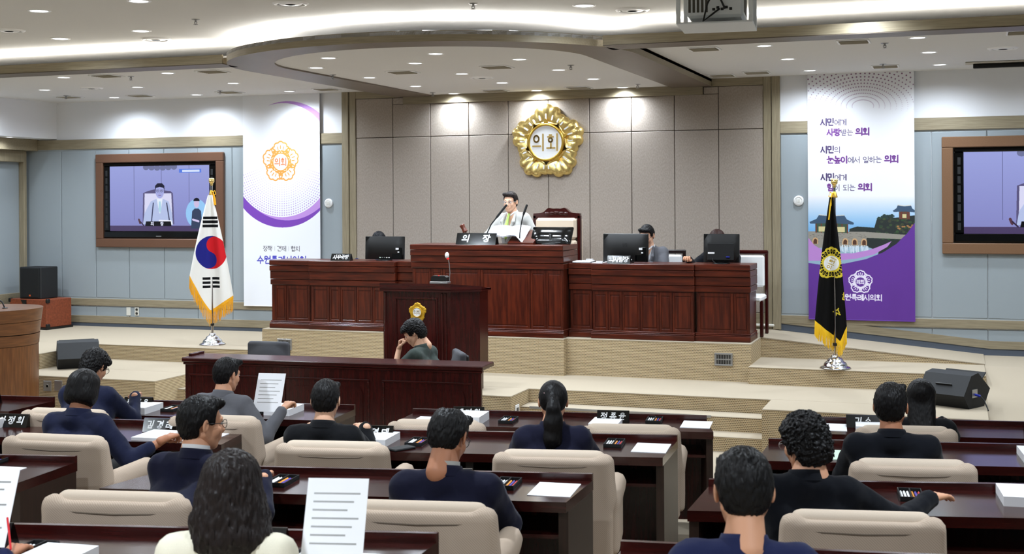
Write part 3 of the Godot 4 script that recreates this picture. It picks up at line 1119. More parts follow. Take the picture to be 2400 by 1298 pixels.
var vent_protos := {}
func ring_vent(p: Vector3, label: String) -> void:
	if vent_protos.has("ring"):
		dup(vent_protos.ring, "air_diffuser", label, p)
		return
	var o := thing("air_diffuser", label, "vent", p, 0.0, "round air diffusers")
	vent_protos.ring = o
	var q := MB.new()
	q.lathe(PackedVector2Array([Vector2(0.115, 0.0), Vector2(0.118, -0.014), Vector2(0.135, -0.012), Vector2(0.15, 0.0)]), 32)
	put(q, "outer_ring", M.rim_white, o)
	q = MB.new()
	q.lathe(PackedVector2Array([Vector2(0.0, -0.012), Vector2(0.085, -0.012), Vector2(0.1, -0.002), Vector2(0.1, 0.0)]), 32)
	put(q, "inner_cone", M.rim_white, o)
	q = MB.new()
	q.disc(Vector3(0, -0.0015, 0), Vector3.DOWN, 0.118, 32)
	put(q, "throat", M.vent_dark, o)

func square_vent(p: Vector3, label: String) -> void:
	if vent_protos.has("square"):
		dup(vent_protos.square, "ceiling_vent", label, p)
		return
	var o := thing("ceiling_vent", label, "vent", p, 0.0, "square ceiling vents")
	vent_protos.square = o
	var q := MB.new()
	for f: Array in [[-0.15, 0.15, -0.15, -0.13], [-0.15, 0.15, 0.13, 0.15], [-0.15, -0.13, -0.13, 0.13], [0.13, 0.15, -0.13, 0.13]]:
		q.box(Vector3(f[0], -0.01, f[2]), Vector3(f[1], 0.0, f[3]), 0.003)
	put(q, "frame", M.rim_white, o)
	put(bx(-0.13, 0.13, -0.002, 0.0, -0.13, 0.13), "backing", M.vent_dark, o)
	for k in 6:
		var s := MB.new()
		s.t = Transform3D(Basis(Vector3.RIGHT, 0.6), Vector3(0, -0.006, -0.105 + 0.042 * k))
		s.cbox(Vector3.ZERO, Vector3(0.255, 0.003, 0.03))
		put(s, "slat", M.vent, o)

func sprinkler(p: Vector3, label: String) -> void:
	if vent_protos.has("spr"):
		dup(vent_protos.spr, "sprinkler_head", label, p)
		return
	var o := thing("sprinkler_head", label, "sprinkler", p, 0.0, "sprinkler heads")
	vent_protos.spr = o
	var q := MB.new()
	q.lathe(PackedVector2Array([Vector2(0.0, -0.008), Vector2(0.03, -0.008), Vector2(0.04, 0.0)]), 16)
	put(q, "escutcheon", M.steel, o)
	q = MB.new()
	q.tube(PackedVector3Array([Vector3(0, -0.005, 0), Vector3(0, -0.03, 0)]), 0.009, 8)
	q.tube(PackedVector3Array([Vector3(-0.012, -0.02, 0), Vector3(-0.014, -0.035, 0), Vector3(0, -0.045, 0)]), 0.003, 6)
	q.tube(PackedVector3Array([Vector3(0.012, -0.02, 0), Vector3(0.014, -0.035, 0), Vector3(0, -0.045, 0)]), 0.003, 6)
	put(q, "frame_arms", M.steel, o)
	q = MB.new()
	q.lathe(PackedVector2Array([Vector2(0.0, -0.05), Vector2(0.02, -0.049), Vector2(0.02, -0.046), Vector2(0.0, -0.045)]), 12)
	put(q, "deflector", M.steel, o)

# ------------------------------------------------------------------ carpeted stage
func carpet_block(called: String, x0: float, x1: float, y0: float, y1: float, z0: float, z1: float) -> MeshInstance3D:
	# upright faces show the flecked loops, the trodden face and nosing the plain pile
	var o := struct(bx(x0, x1, y0, y1 - 0.012, z0, z1 - 0.004), called, M.riser)
	put(bx(x0, x1, y1 - 0.012, y1, z0, z1, 0.008), "tread", M.carpet, o)
	return o

func _stage() -> void:
	var yL := 0.343
	var yU := 0.534
	var yP := 0.765
	# lower stage with two stair recesses, then the stairs
	carpet_block("floor_stage_lower", -8.25, 5.25, -0.1, yL, 0.0, 2.78)
	carpet_block("floor_stage_left", -8.25, -3.55, -0.1, yL, 2.78, 3.5)
	carpet_block("floor_stage_middle", -0.70, 0.65, -0.1, yL, 2.78, 3.36)
	carpet_block("floor_stage_right", 3.21, 5.25, -0.1, yL, 2.78, 3.40)
	for s: Array in [["left", -3.55, -0.70], ["right", 0.65, 3.21]]:
		for k in 2:
			var st := carpet_block("floor_step_%s_%d" % [s[0], k + 1], s[1], s[2], -0.1, 0.195 - 0.148 * k, 2.78, 3.06 + 0.28 * k)
			put(bx(s[1] + 0.1, s[2] - 0.55, 0.195 - 0.148 * k - 0.02, 0.195 - 0.148 * k + 0.003, 3.05 + 0.28 * k, 3.062 + 0.28 * k), "nosing_strip", M.steel, st)
	# upper stage either side
	carpet_block("floor_stage_upper_left", -8.25, -3.25, yL, yU, 0.0, 1.97)
	carpet_block("floor_stage_corner_left", -8.25, -5.5, yL, yU, 1.97, 3.05)
	carpet_block("floor_stage_upper_right", 2.83, 5.25, yL, yU, 0.0, 1.80)
	# the rostrum's own platform, its middle bay standing forward
	carpet_block("floor_rostrum", -3.25, 2.84, yL, yP, 0.0, 1.67)
	carpet_block("floor_rostrum_middle", -1.20, 0.73, yL, yP, 1.67, 1.77)
	# the ramp along the right of the front wall, and the slope down to the benches
	var r := MB.new()
	r.plate(PackedVector2Array([Vector2(2.84, yU), Vector2(5.25, yU), Vector2(5.25, yU + 0.001), Vector2(2.84, yP - 0.012)]), 0.0, 0.93)
	var ramp := struct(r, "floor_ramp", M.riser)
	r = MB.new()
	r.plate(PackedVector2Array([Vector2(2.84, yP - 0.012), Vector2(5.25, yU + 0.001), Vector2(5.25, yU + 0.012), Vector2(2.84, yP)]), 0.0, 0.935)
	put(r, "tread", M.carpet, ramp)
	r = MB.new()
	along_x(r, PackedVector2Array([Vector2(0.0, -0.1), Vector2(5.6, -0.1), Vector2(1.0, yU), Vector2(0.0, yU)]), 5.25, 8.25)
	struct(r, "floor_slope", M.carpet)
	# grilles let into the carpeted risers
	wall_grille(Vector3(-2.93, 0.575, 1.668), "steel floor-heating grille in the rostrum riser at its left end")
	wall_grille(Vector3(2.54, 0.585, 1.668), "steel floor-heating grille in the rostrum riser at its right end")

func wall_grille(c: Vector3, label: String) -> void:
	var o := thing("riser_grille", label, "grille", c)
	var q := MB.new()
	for f: Array in [[-0.1, 0.1, -0.07, -0.052], [-0.1, 0.1, 0.052, 0.07], [-0.1, -0.082, -0.052, 0.052], [0.082, 0.1, -0.052, 0.052]]:
		q.box(Vector3(f[0], f[1 + 1], 0), Vector3(f[1], f[3], 0.012), 0.003)
	put(q, "frame", M.steel, o)
	put(bx(-0.082, 0.082, -0.052, 0.052, 0.0, 0.003), "backing", M.black, o)
	for k in 9:
		put(bx(-0.073 + 0.0182 * k - 0.003, -0.073 + 0.0182 * k + 0.003, -0.05, 0.05, 0.003, 0.008, 0.001), "bar", M.steel, o)
	put(bx(-0.082, 0.082, -0.006, 0.006, 0.004, 0.009, 0.001), "bar", M.steel, o)

# ------------------------------------------------------------------ the rostrum: three joined desks of mahogany
func desk_section(o: Node3D, x0: float, x1: float, zf: float, zb: float, y0: float, yt: float, lay: Array, xs: Array) -> void:
	# lay: rows of [drop of upper edge, drop of lower edge, how far back, name]
	var pan_top := 0.0
	for l: Array in lay:
		put(bx(x0 - 0.0 + l[2] * 0.0, x1, yt - l[1], yt - l[0], zb, zf - l[2], 0.006), l[3], M.wood_h, o)
		pan_top = l[1]
	var back := 0.05
	put(bx(x0 + 0.012, x1 - 0.012, y0 + 0.08, yt - pan_top, zb + 0.02, zf - back), "body", M.wood_v, o)
	for i in xs.size() - 1:
		var w: float = xs[i + 1] - xs[i]
		var fr := 0.012 if w < 0.25 else 0.02
		var a: float = xs[i]
		var b: float = xs[i + 1]
		var q := MB.new()
		var z := zf - back
		q.box(Vector3(a + 0.004, y0 + 0.085, z), Vector3(a + fr + 0.012, yt - pan_top - 0.01, z + 0.008), 0.003)
		q.box(Vector3(b - fr - 0.012, y0 + 0.085, z), Vector3(b - 0.004, yt - pan_top - 0.01, z + 0.008), 0.003)
		q.box(Vector3(a + fr + 0.012, yt - pan_top - 0.05, z), Vector3(b - fr - 0.012, yt - pan_top - 0.01, z + 0.008), 0.003)
		q.box(Vector3(a + fr + 0.012, y0 + 0.085, z), Vector3(b - fr - 0.012, y0 + 0.125, z + 0.008), 0.003)
		put(q, "panel_frame", M.wood_v, o)
		if w > 0.1:
			put(bx(a + fr + 0.02, b - fr - 0.02, y0 + 0.135, yt - pan_top - 0.06, z - 0.004, z + 0.005, 0.009), "panel", M.wood_v, o)
	var base := MB.new()
	base.box(Vector3(x0, y0, zb), Vector3(x1, y0 + 0.06, zf), 0.004)
	base.box(Vector3(x0, y0 + 0.06, zb), Vector3(x1, y0 + 0.075, zf - 0.012), 0.006)
	base.box(Vector3(x0, y0 + 0.075, zb), Vector3(x1, y0 + 0.092, zf - 0.028), 0.006)
	put(base, "plinth", M.wood_h, o)

func _rostrum() -> void:
	var yP := 0.765
	var side := [[0.0, 0.064, 0.0, "top_board"], [0.069, 0.135, 0.004, "moulding"], [0.135, 0.236, 0.022, "frieze"], [0.241, 0.308, 0.028, "moulding"]]
	var mid := [[0.0, 0.062, 0.0, "top_board"], [0.067, 0.132, 0.004, "moulding"], [0.132, 0.208, 0.018, "frieze"], [0.213, 0.28, 0.024, "moulding"]]
	var l := thing("rostrum_desk", "mahogany desk at the rostrum's left with a nameplate and wide monitor on top", "desk")
	desk_section(l, -3.20, -2.63, 1.575, 1.05, yP, 1.617, side, [-3.14, -2.98, -2.645])
	desk_section(l, -2.63, -1.46, 1.605, 1.05, yP, 1.617, side, [-2.61, -2.36, -2.21, -1.99, -1.77, -1.58, -1.48])
	desk_section(l, -1.46, -1.21, 1.53, 1.05, yP, 1.617, side, [-1.45, -1.22])
	var c := thing("rostrum_desk", "tallest mahogany desk in the rostrum's middle where the man in pale grey stands", "desk")
	desk_section(c, -1.205, 0.71, 1.715, 1.12, yP, 1.831, mid, [-1.18, -0.95, -0.80, -0.32, 0.30, 0.49, 0.69])
	var r := thing("rostrum_desk", "mahogany desk at the rostrum's right with two monitors on top", "desk")
	desk_section(r, 0.715, 1.006, 1.53, 1.05, yP, 1.622, side, [0.725, 0.995])
	desk_section(r, 1.006, 2.20, 1.605, 1.05, yP, 1.622, side, [1.02, 1.20, 1.365, 1.575, 1.795, 1.945, 2.185])
	desk_section(r, 2.20, 2.82, 1.565, 1.05, yP, 1.622, side, [2.22, 2.63, 2.80])
	# low upstand boards beside the middle desk hiding the clerks' papers
	put(bx(0.72, 1.0, 1.622, 1.628, 1.1, 1.5), "inlay", M.desk_top, r)
	nameplate("의장", Vector3(-0.385, 1.831, 1.60), 0.0, Vector3(0.50, 0.135, 0.13), Vector2(0.085, 0.085), 0.26, "large black nameplate with two white letters on the middle rostrum desk")
	nameplate("사무국장", Vector3(-2.22, 1.617, 1.50), 0.0, Vector3(0.27, 0.085, 0.085), Vector2(0.05, 0.055), 0.052, "black nameplate with white letters on the left rostrum desk")
	nameplate("의사팀장", Vector3(1.33, 1.622, 1.545), 0.0, Vector3(0.27, 0.09, 0.07), Vector2(0.055, 0.062), 0.056, "black nameplate with white letters standing before the right rostrum's wide monitor")
	# monitors seen from behind
	monitor(Vector3(-1.72, 1.617, 1.33), 0.0, Vector2(0.53, 0.285), -0.05, "wide black monitor seen from behind on the left rostrum desk", false, 0)
	monitor(Vector3(0.46, 1.831, 1.42), 0.0, Vector2(0.50, 0.235), -0.62, "black monitor tilted far back on the middle rostrum desk", true, 1)
	monitor(Vector3(1.36, 1.622, 1.38), 0.0, Vector2(0.535, 0.325), -0.04, "wide black monitor seen from behind with a nameplate before it on the right rostrum desk", false, 2)
	monitor(Vector3(2.46, 1.622, 1.33), 0.0, Vector2(0.405, 0.325), -0.04, "squarish dark monitor with a thick stand on the rostrum's right end", false, 3)
	# microphones, gavel, papers at the middle
	gooseneck("microphone", "black gooseneck microphone leaning left before the man in pale grey", [Vector3(-0.36, 1.831, 1.40), Vector3(-0.34, 1.93, 1.42), Vector3(-0.27, 2.06, 1.44), Vector3(-0.20, 2.14, 1.45), Vector3(-0.06, 2.30, 1.46)], M.speaker)
	gooseneck("microphone", "black gooseneck microphone standing upright beside the open white book", [Vector3(0.10, 1.831, 1.47), Vector3(0.105, 1.97, 1.47), Vector3(0.125, 2.10, 1.46), Vector3(0.145, 2.18, 1.455), Vector3(0.19, 2.30, 1.45)], M.speaker)
	var g := thing("gavel", "small brown wooden gavel on end behind the large nameplate", "gavel", Vector3(-0.62, 1.831, 1.44))
	var q := MB.new()
	q.t = Transform3D(Basis(Vector3(0, 0, 1), 0.5), Vector3(0, 0.185, 0))
	q.lathe(PackedVector2Array([Vector2(0, -0.05), Vector2(0.03, -0.05), Vector2(0.034, -0.042), Vector2(0.03, -0.034), Vector2(0.026, 0), Vector2(0.03, 0.034), Vector2(0.034, 0.042), Vector2(0.03, 0.05), Vector2(0, 0.05)]), 18)
	put(q, "gavel_head", mat(Color(0.36, 0.15, 0.08), 0.35), g)
	q = MB.new()
	q.tube(PackedVector3Array([Vector3(0.10, 0.0, 0), Vector3(0.07, 0.06, 0), Vector3(0.01, 0.18, 0)]), 0.009, 8)
	put(q, "handle", mat(Color(0.36, 0.15, 0.08), 0.35), g)
	var rest := thing("book_rest", "sloping brown wooden book rest on the middle rostrum desk", "book rest", Vector3(0.02, 1.831, 1.33))
	q = MB.new()
	along_x(q, PackedVector2Array([Vector2(-0.2, 0), Vector2(0.17, 0), Vector2(0.17, 0.02), Vector2(-0.17, 0.165), Vector2(-0.2, 0.165)]), -0.06, 0.26)
	put(q, "sloped_body", M.wood_h, rest)
	var bk := MB.new()
	var rows := []
	for j in 7:
		var row := PackedVector3Array()
		for i in 13:
			var u := (i - 6) / 6.0
			var t := j / 6.0
			row.append(Vector3(-0.12 + u * 0.24, 0.20 - 0.11 * t + 0.018 * absf(sin(u * PI)) - (0.0 if i < 11 else 0.07 * (i - 10) * t * 0.5), -0.19 + 0.32 * t))
		rows.append(row)
	bk.sheet(rows, true)
	var lo := []
	for row: PackedVector3Array in rows:
		var w := PackedVector3Array()
		for p in row: w.append(p - Vector3(0, 0.012, 0))
		lo.append(w)
	bk.sheet(lo)
	tag(put(bk, "open_book", M.paper), "open white book lying on the sloping rest before the man in pale grey", "book").position = Vector3(0.02, 1.835, 1.36)
	paper_stack(Vector3(0.86, 1.628, 1.38), 0.1, 0.21, 0.29, 0.012, "loose white papers on the right rostrum desk beside the middle desk")
	paper_stack(Vector3(1.03, 1.622, 1.36), -0.2, 0.21, 0.29, 0.006, "sheets with a dark pen on them left of the right rostrum's wide monitor")
	var pen := thing("pen", "dark pen lying on papers at the right rostrum desk", "pen", Vector3(1.05, 1.632, 1.40), 0.5)
	put(cb(Vector3.ZERO, Vector3(0.14, 0.008, 0.008), 0.003), "barrel", M.black, pen)
	paper_stack(Vector3(0.86, 1.622, 1.13), 0.0, 0.08, 0.05, 0.03, "small white box on the right rostrum desk behind the middle desk's end")
	paper_stack(Vector3(1.10, 1.622, 1.56), 0.0, 0.075, 0.03, 0.025, "small white box before the right rostrum's wide monitor")
	# seats behind the rostrum
	var ch := thing("high_back_chair", "tall beige leather chair with carved dark red frame behind the standing man", "chair", Vector3(0.30, yP, 0.62))
	q = MB.new()
	var crest := PackedVector2Array()
	for i in 25:
		var u := -1.0 + i / 12.0
		var bump := 0.05 * exp(-pow(u * 3.2, 2)) + 0.028 * exp(-pow((absf(u) - 0.36) * 6.5, 2)) * 1.6
		crest.append(Vector2(u * 0.30, 1.42 + bump + 0.012 * (1 - u * u)))
	crest.append(Vector2(0.30, 1.36))
	crest.append(Vector2(-0.30, 1.36))
	q.plate(crest, -0.04, 0.03)
	put(q, "crest_rail", M.red_wood, ch)
	for k in 5:
		var leaf := MB.new()
		leaf.ball(Vector3(-0.12 + 0.06 * k, 1.43 - 0.006 * absf(k - 2), 0.03), Vector3(0.034, 0.022, 0.014), 12, 8)
		put(leaf, "carving", M.red_wood, ch)
	for s: float in [-1.0, 1.0]:
		put(bx(s * 0.285 - 0.022, s * 0.285 + 0.022, 0.45, 1.40, -0.04, 0.03, 0.01), "stile", M.red_wood, ch)
		put(bx(s * 0.30 - 0.03, s * 0.30 + 0.03, 0.62, 0.67, 0.0, 0.46, 0.015), "armrest", M.red_wood, ch)
		put(bx(s * 0.30 - 0.02, s * 0.30 + 0.02, 0.0, 0.63, 0.40, 0.44, 0.008), "leg", M.red_wood, ch)
		put(bx(s * 0.28 - 0.02, s * 0.28 + 0.02, 0.0, 0.46, -0.04, 0.0, 0.008), "leg", M.red_wood, ch)
	put(bx(-0.262, 0.262, 1.10, 1.365, -0.01, 0.075, 0.03), "head_cushion", M.leather, ch)
	put(bx(-0.262, 0.262, 0.55, 1.095, -0.01, 0.06, 0.025), "back_cushion", M.leather, ch)
	put(bx(-0.27, 0.27, 0.38, 0.52, 0.02, 0.50, 0.03), "seat", M.leather, ch)
	put(bx(-0.31, 0.31, 0.5, 1.35, -0.06, -0.035, 0.008), "back_board", M.leather, ch)
	for v: Array in [[-1.15, "armchair with carved dark frame and white cover beside the left rostrum monitor"], [1.62, "dark framed clerk's chair with white cover behind the man in grey at the rostrum's right"], [2.60, "red framed clerk's chair at the rostrum's right end"]]:
		var k := thing("clerk_chair", v[1], "chair", Vector3(v[0], yP, 0.55))
		var fr: Material = M.red_wood if v[0] > 2 else mat(Color(0.10, 0.03, 0.03), 0.3)
		var y := 0.98 if v[0] > 0 else 0.99
		for s: float in [-1.0, 1.0]:
			put(bx(s * 0.25 - 0.02, s * 0.25 + 0.02, 0.0, y, -0.04, 0.0, 0.008), "leg", fr, k)
			put(bx(s * 0.25 - 0.02, s * 0.25 + 0.02, 0.0, 0.42, 0.36, 0.40, 0.008), "leg", fr, k)
		put(bx(-0.27, 0.27, y - 0.05, y, -0.045, 0.005, 0.012), "top_rail", fr, k)
		put(bx(-0.23, 0.23, 0.55, y - 0.06, -0.035, 0.02, 0.02), "back_cover", M.white, k)
		put(bx(-0.25, 0.25, 0.40, 0.47, -0.02, 0.42, 0.02), "seat", M.white, k)
	# a pale conduit along the wall foot
	tag(put(bx(2.62, 2.87, 0.80, 0.83, 0.03, 0.06, 0.006), "wall_conduit", M.plastic), "short pale conduit strip at the wall foot right of the rostrum", "conduit")

func paper_stack(p: Vector3, turn: float, w: float, d: float, h: float, label: String, group := "", m: Material = null) -> Node3D:
	var o := put(bx(-w / 2, w / 2, 0.0, h, -d / 2, d / 2), "paper", M.paper if m == null else m)
	o.position = p
	o.rotation.y = turn
	tag(o, label, "paper", group)
	return o

func nameplate(s: String, p: Vector3, turn: float, size: Vector3, letter: Vector2, pitch: float, label: String, lean := 0.14, bare := false, group := "") -> Node3D:
	var o := thing("nameplate", label, "nameplate", p, turn, group)
	var q := MB.new()
	var h := size.y
	var d := size.z
	along_x(q, PackedVector2Array([Vector2(-d / 2, 0), Vector2(d / 2, 0), Vector2(0.006, h), Vector2(-0.006, h)]), -size.x / 2, size.x / 2)
	put(q, "tent_body", M.plate_black, o)
	var a := atan2(d / 2 - 0.006, h)
	q = MB.new()
	q.t = Transform3D(Basis(Vector3.RIGHT, -a), Vector3(0, h * 0.54, lerpf(d / 2, 0.006, 0.54)))
	q.strokes(writing(s, letter, pitch, lean), letter.x * 0.17, -0.0004, 0.0012)
	if not s.is_empty():
		put(q, "lettering", M.letter, o).set_meta("label", "white brush-like letters")
	return o

func monitor(p: Vector3, turn: float, size: Vector2, tilt: float, label: String, gloss: bool, style: int) -> void:
	var o := thing("monitor", label, "monitor", p, turn)
	var w := size.x / 2
	var h := size.y
	var tr := Transform3D(Basis(Vector3.RIGHT, tilt), Vector3(0, 0.012, 0))
	var q := MB.new()
	q.t = tr
	q.box(Vector3(-w, 0.0, -0.03), Vector3(w, h, 0.0), 0.006)
	put(q, "screen_housing", M.black_gloss if gloss else M.black, o)
	q = MB.new()
	q.t = tr
	# the back swells towards its middle
	var rows := []
	for j in 5:
		var row := PackedVector3Array()
		for i in 9:
			var u := -1.0 + i / 4.0
			var v := j / 4.0
			var e := minf(1.0, minf((1.0 - absf(u)) * 4.0, minf(v * 5.0, (1.0 - v) * 3.0)))
			row.append(Vector3(u * w * 0.985, h * (0.015 + 0.97 * v), 0.0 + 0.028 * sqrt(maxf(e, 0.0))))
		rows.append(row)
	q.sheet(rows)
	put(q, "back_shell", M.black_gloss if gloss else M.black, o)
	q = MB.new()
	q.t = tr
	q.box(Vector3(-w * 0.97, h * 0.03, -0.034), Vector3(w * 0.97, h * 0.97, -0.03))
	put(q, "screen", M.black_gloss, o)
	q = MB.new()
	q.tube(PackedVector3Array([Vector3(0, 0, -0.03), Vector3(0, 0.12, -0.02), tr * Vector3(0, h * 0.4, 0.0)]), 0.03 if style == 3 else 0.02, 10)
	q.lathe(PackedVector2Array([Vector2(0, 0), Vector2(0.1, 0), Vector2(0.1, 0.008), Vector2(0.02, 0.014), Vector2(0, 0.014)]), 24)
	put(q, "stand", M.black, o)
	if style == 0 or style == 2:
		for v: Array in [[0.62, 0.42, 0.15, 0.05], [0.72, 0.30, 0.08, 0.03]]:
			q = MB.new()
			q.t = tr
			q.box(Vector3(w * v[0], h * v[1], 0.027), Vector3(w * (v[0] + v[2]), h * (v[1] + v[3] * 1.6), 0.0295))
			put(q, "sticker", M.white, o)
		q = MB.new()
		q.t = tr
		q.box(Vector3(w * 0.45, h * 0.03, 0.024), Vector3(w * 0.93, h * 0.52, 0.0275), 0.002)
		put(q, "port_cover", M.black_gloss, o)
		for i in 5:
			q = MB.new()
			q.t = tr
			q.box(Vector3(-w * 0.2 + 0.03 * i, h * 0.06, 0.026), Vector3(-w * 0.2 + 0.03 * i + 0.018, h * 0.10, 0.031), 0.002)
			put(q, "plug", [M.mint, M.steel, M.steel, M.plastic, M.white][i], o)
	if style == 2:
		var t := TextMesh.new()
		var f := SystemFont.new()
		f.font_names = PackedStringArray(["Droid Sans"])
		t.font = f
		t.text = "LG"
		t.font_size = 24
		t.pixel_size = 0.0022
		t.depth = 0.002
		var tm := put_mesh(t, "maker_mark", M.grille, o)
		tm.transform = tr * Transform3D(Basis(), Vector3(0.0, h * 0.6, 0.029))
	if style == 3:
		q = MB.new()
		q.t = tr
		q.box(Vector3(-w * 0.75, h * 0.08, 0.02), Vector3(w * 0.72, h * 0.68, 0.036), 0.006)
		put(q, "electronics_box", M.black_matte, o)
		q = MB.new()
		q.t = tr
		q.box(Vector3(-w * 0.72, h * 0.30, 0.036), Vector3(-w * 0.35, h * 0.36, 0.0375))
		put(q, "sticker", M.white, o)
		q = MB.new()
		q.t = tr
		q.box(Vector3(w * 0.3, h * 0.17, 0.036), Vector3(w * 0.5, h * 0.22, 0.05), 0.003)
		put(q, "video_plug", mat(Color(0.08, 0.13, 0.5), 0.4), o)
		q = MB.new()
		q.tube(PackedVector3Array([Vector3(-w * 0.45, h * 0.2, 0.04), Vector3(-w * 0.42, h * 0.1, 0.055), Vector3(-w * 0.25, 0.01, 0.06)]), 0.004, 6)
		put(q, "cable", M.speaker, o)

func gooseneck(called: String, label: String, pts: Array, m: Material) -> void:
	var o := thing(called, label, "microphone", pts[0])
	var p := PackedVector3Array()
	for v: Vector3 in pts: p.append(v - pts[0])
	var q := MB.new()
	q.tube(PackedVector3Array([p[0], p[1], p[2], p[3]]), 0.008, 8)
	put(q, "neck", m, o)
	q = MB.new()
	q.tube(PackedVector3Array([p[3], p[3].lerp(p[4], 0.1), p[3].lerp(p[4], 0.9), p[4]]), PackedFloat32Array([0.010, 0.014, 0.014, 0.011]), 10)
	put(q, "capsule", m, o)
	q = MB.new()
	q.lathe(PackedVector2Array([Vector2(0, 0), Vector2(0.03, 0), Vector2(0.03, 0.008), Vector2(0.01, 0.014), Vector2(0, 0.014)]), 16)
	put(q, "base", M.black, o)

# ------------------------------------------------------------------ things standing on the stage
func _stage_things() -> void:
	var yL := 0.343
	var yU := 0.534
	# speaker's lectern
	var o := thing("lectern", "tall mahogany lectern with a gold blossom emblem before the rostrum", "lectern", Vector3(-0.40, yL, 3.1))
	var foot := PackedVector2Array([Vector2(-0.36, -0.18), Vector2(-0.36, 0.19), Vector2(0.36, 0.19), Vector2(0.585, 0.0), Vector2(0.585, -0.18)])
	var bodyp := PackedVector2Array([Vector2(-0.40, -0.22), Vector2(-0.40, 0.22), Vector2(0.37, 0.22), Vector2(0.625, 0.02), Vector2(0.625, -0.22)])
	var topp := PackedVector2Array([Vector2(-0.43, -0.24), Vector2(-0.43, 0.25), Vector2(0.385, 0.25), Vector2(0.655, 0.04), Vector2(0.655, -0.24)])
	var q := MB.new()
	q.prism(foot, 0.0, 0.22)
	put(q, "plinth", M.dark_v, o)
	q = MB.new()
	q.prism(bodyp, 0.215, 1.05)
	put(q, "body", M.dark_v, o)
	q = MB.new()
	q.prism(topp, 1.05, 1.075)
	put(q, "cornice", M.dark_h, o)
	# sloping top board
	q = MB.new()
	var tb := PackedVector3Array()
	for p in topp: tb.append(Vector3(p.x, 1.075, p.y))
	var lift := func(p: Vector2) -> float: return lerpf(1.05, 1.125, clampf((p.y + 0.24) / 0.49, 0, 1))
	for i in topp.size():
		var a := topp[i]
		var b := topp[(i + 1) % topp.size()]
		q._face(Vector3(a.x, 1.07, a.y), Vector3(b.x, 1.07, b.y), Vector3(b.x, lift.call(b) + 0.012, b.y), Vector3(a.x, lift.call(a) + 0.012, a.y), Vector3(0, 1.09, 0))
	for k in range(1, topp.size() - 1):
		var a := topp[0]; var b := topp[k]; var c := topp[k + 1]
		q._face(Vector3(a.x, lift.call(a) + 0.012, a.y), Vector3(b.x, lift.call(b) + 0.012, b.y), Vector3(c.x, lift.call(c) + 0.012, c.y), Vector3(c.x, lift.call(c) + 0.012, c.y), Vector3(0, 0, 0))
	put(q, "top_board", M.dark_h, o)
	q = MB.new()
	for f: Array in [[-0.245, 0.245, 0.97, 0.99], [-0.245, 0.245, 0.26, 0.28], [-0.245, -0.228, 0.28, 0.97], [0.228, 0.245, 0.28, 0.97]]:
		q.box(Vector3(f[0] - 0.015, f[2], 0.22), Vector3(f[1] - 0.015, f[3], 0.232), 0.004)
	put(q, "panel_frame", M.dark_v, o)
	put(bx(-0.235, 0.205, 0.285, 0.965, 0.22, 0.224, 0.002), "panel", M.dark_v, o)
	for x: float in [0.275, 0.315]:
		put(bx(x - 0.014, x + 0.014, 0.225, 1.04, 0.22, 0.232, 0.006), "pilaster_strip", M.dark_v, o)
	put(bx(-0.39, -0.36, 0.225, 1.04, 0.22, 0.232, 0.006), "pilaster_strip", M.dark_v, o)
	small_emblem(o, Vector3(0.0, 0.835, 0.226), 0.105)
	var mu := thing("microphone_unit", "flat black microphone unit with red light and white-tipped gooseneck on the lectern", "microphone", Vector3(-0.16, yL + 1.135, 3.28))
	put(bx(-0.10, 0.10, 0.0, 0.025, -0.05, 0.05, 0.004), "base_plate", M.steel, mu)
	q = MB.new()
	q.plate(PackedVector2Array([Vector2(-0.085, 0.025), Vector2(0.085, 0.025), Vector2(0.085, 0.07), Vector2(0.07, 0.085), Vector2(-0.07, 0.085), Vector2(-0.085, 0.07)]), -0.045, 0.045)
	put(q, "console", M.black, mu)
	var led := mat(Color(0.9, 0.1, 0.1), 0.4)
	led.emission_enabled = true
	led.emission = Color(1, 0.1, 0.1)
	led.emission_energy_multiplier = 1.5
	put(bx(-0.008, 0.008, 0.085, 0.09, 0.03, 0.04, 0.002), "led_light", led, mu)
	q = MB.new()
	q.tube(PackedVector3Array([Vector3(0.105, 0.02, 0), Vector3(0.112, 0.12, 0.0), Vector3(0.105, 0.22, 0.005), Vector3(0.095, 0.265, 0.01)]), 0.0045, 8)
	put(q, "gooseneck", M.steel, mu)
	q = MB.new()
	q.ball(Vector3(0.085, 0.30, 0.012), Vector3(0.022, 0.034, 0.022), 14, 10)
	put(q, "foam_tip", M.white, mu)
	q = MB.new()
	q.lathe(PackedVector2Array([Vector2(0.011, 0.258), Vector2(0.013, 0.262), Vector2(0.013, 0.268), Vector2(0.011, 0.272)]), 12)
	var ringm := put(q, "light_ring", led, mu)
	ringm.position = Vector3(0.094, 0, 0.01)
	# stenographers' desk
	var sd := thing("stenographer_desk", "long dark red desk with three moulded panels below the lectern", "desk", Vector3(-0.51, -0.1, 5.14), 0.067)
	var hw := 1.49
	put(bx(-hw + 0.01, hw - 0.01, 0.0, 0.93, -0.04, 0.0, 0.006), "front_board", M.dark_v, sd)
	put(bx(-hw - 0.012, hw + 0.012, 0.93, 0.972, -0.34, 0.03, 0.008), "top_rail", M.dark_h, sd)
	put(bx(-hw - 0.004, hw + 0.004, 0.905, 0.93, -0.04, 0.014, 0.006), "moulding", M.dark_h, sd)
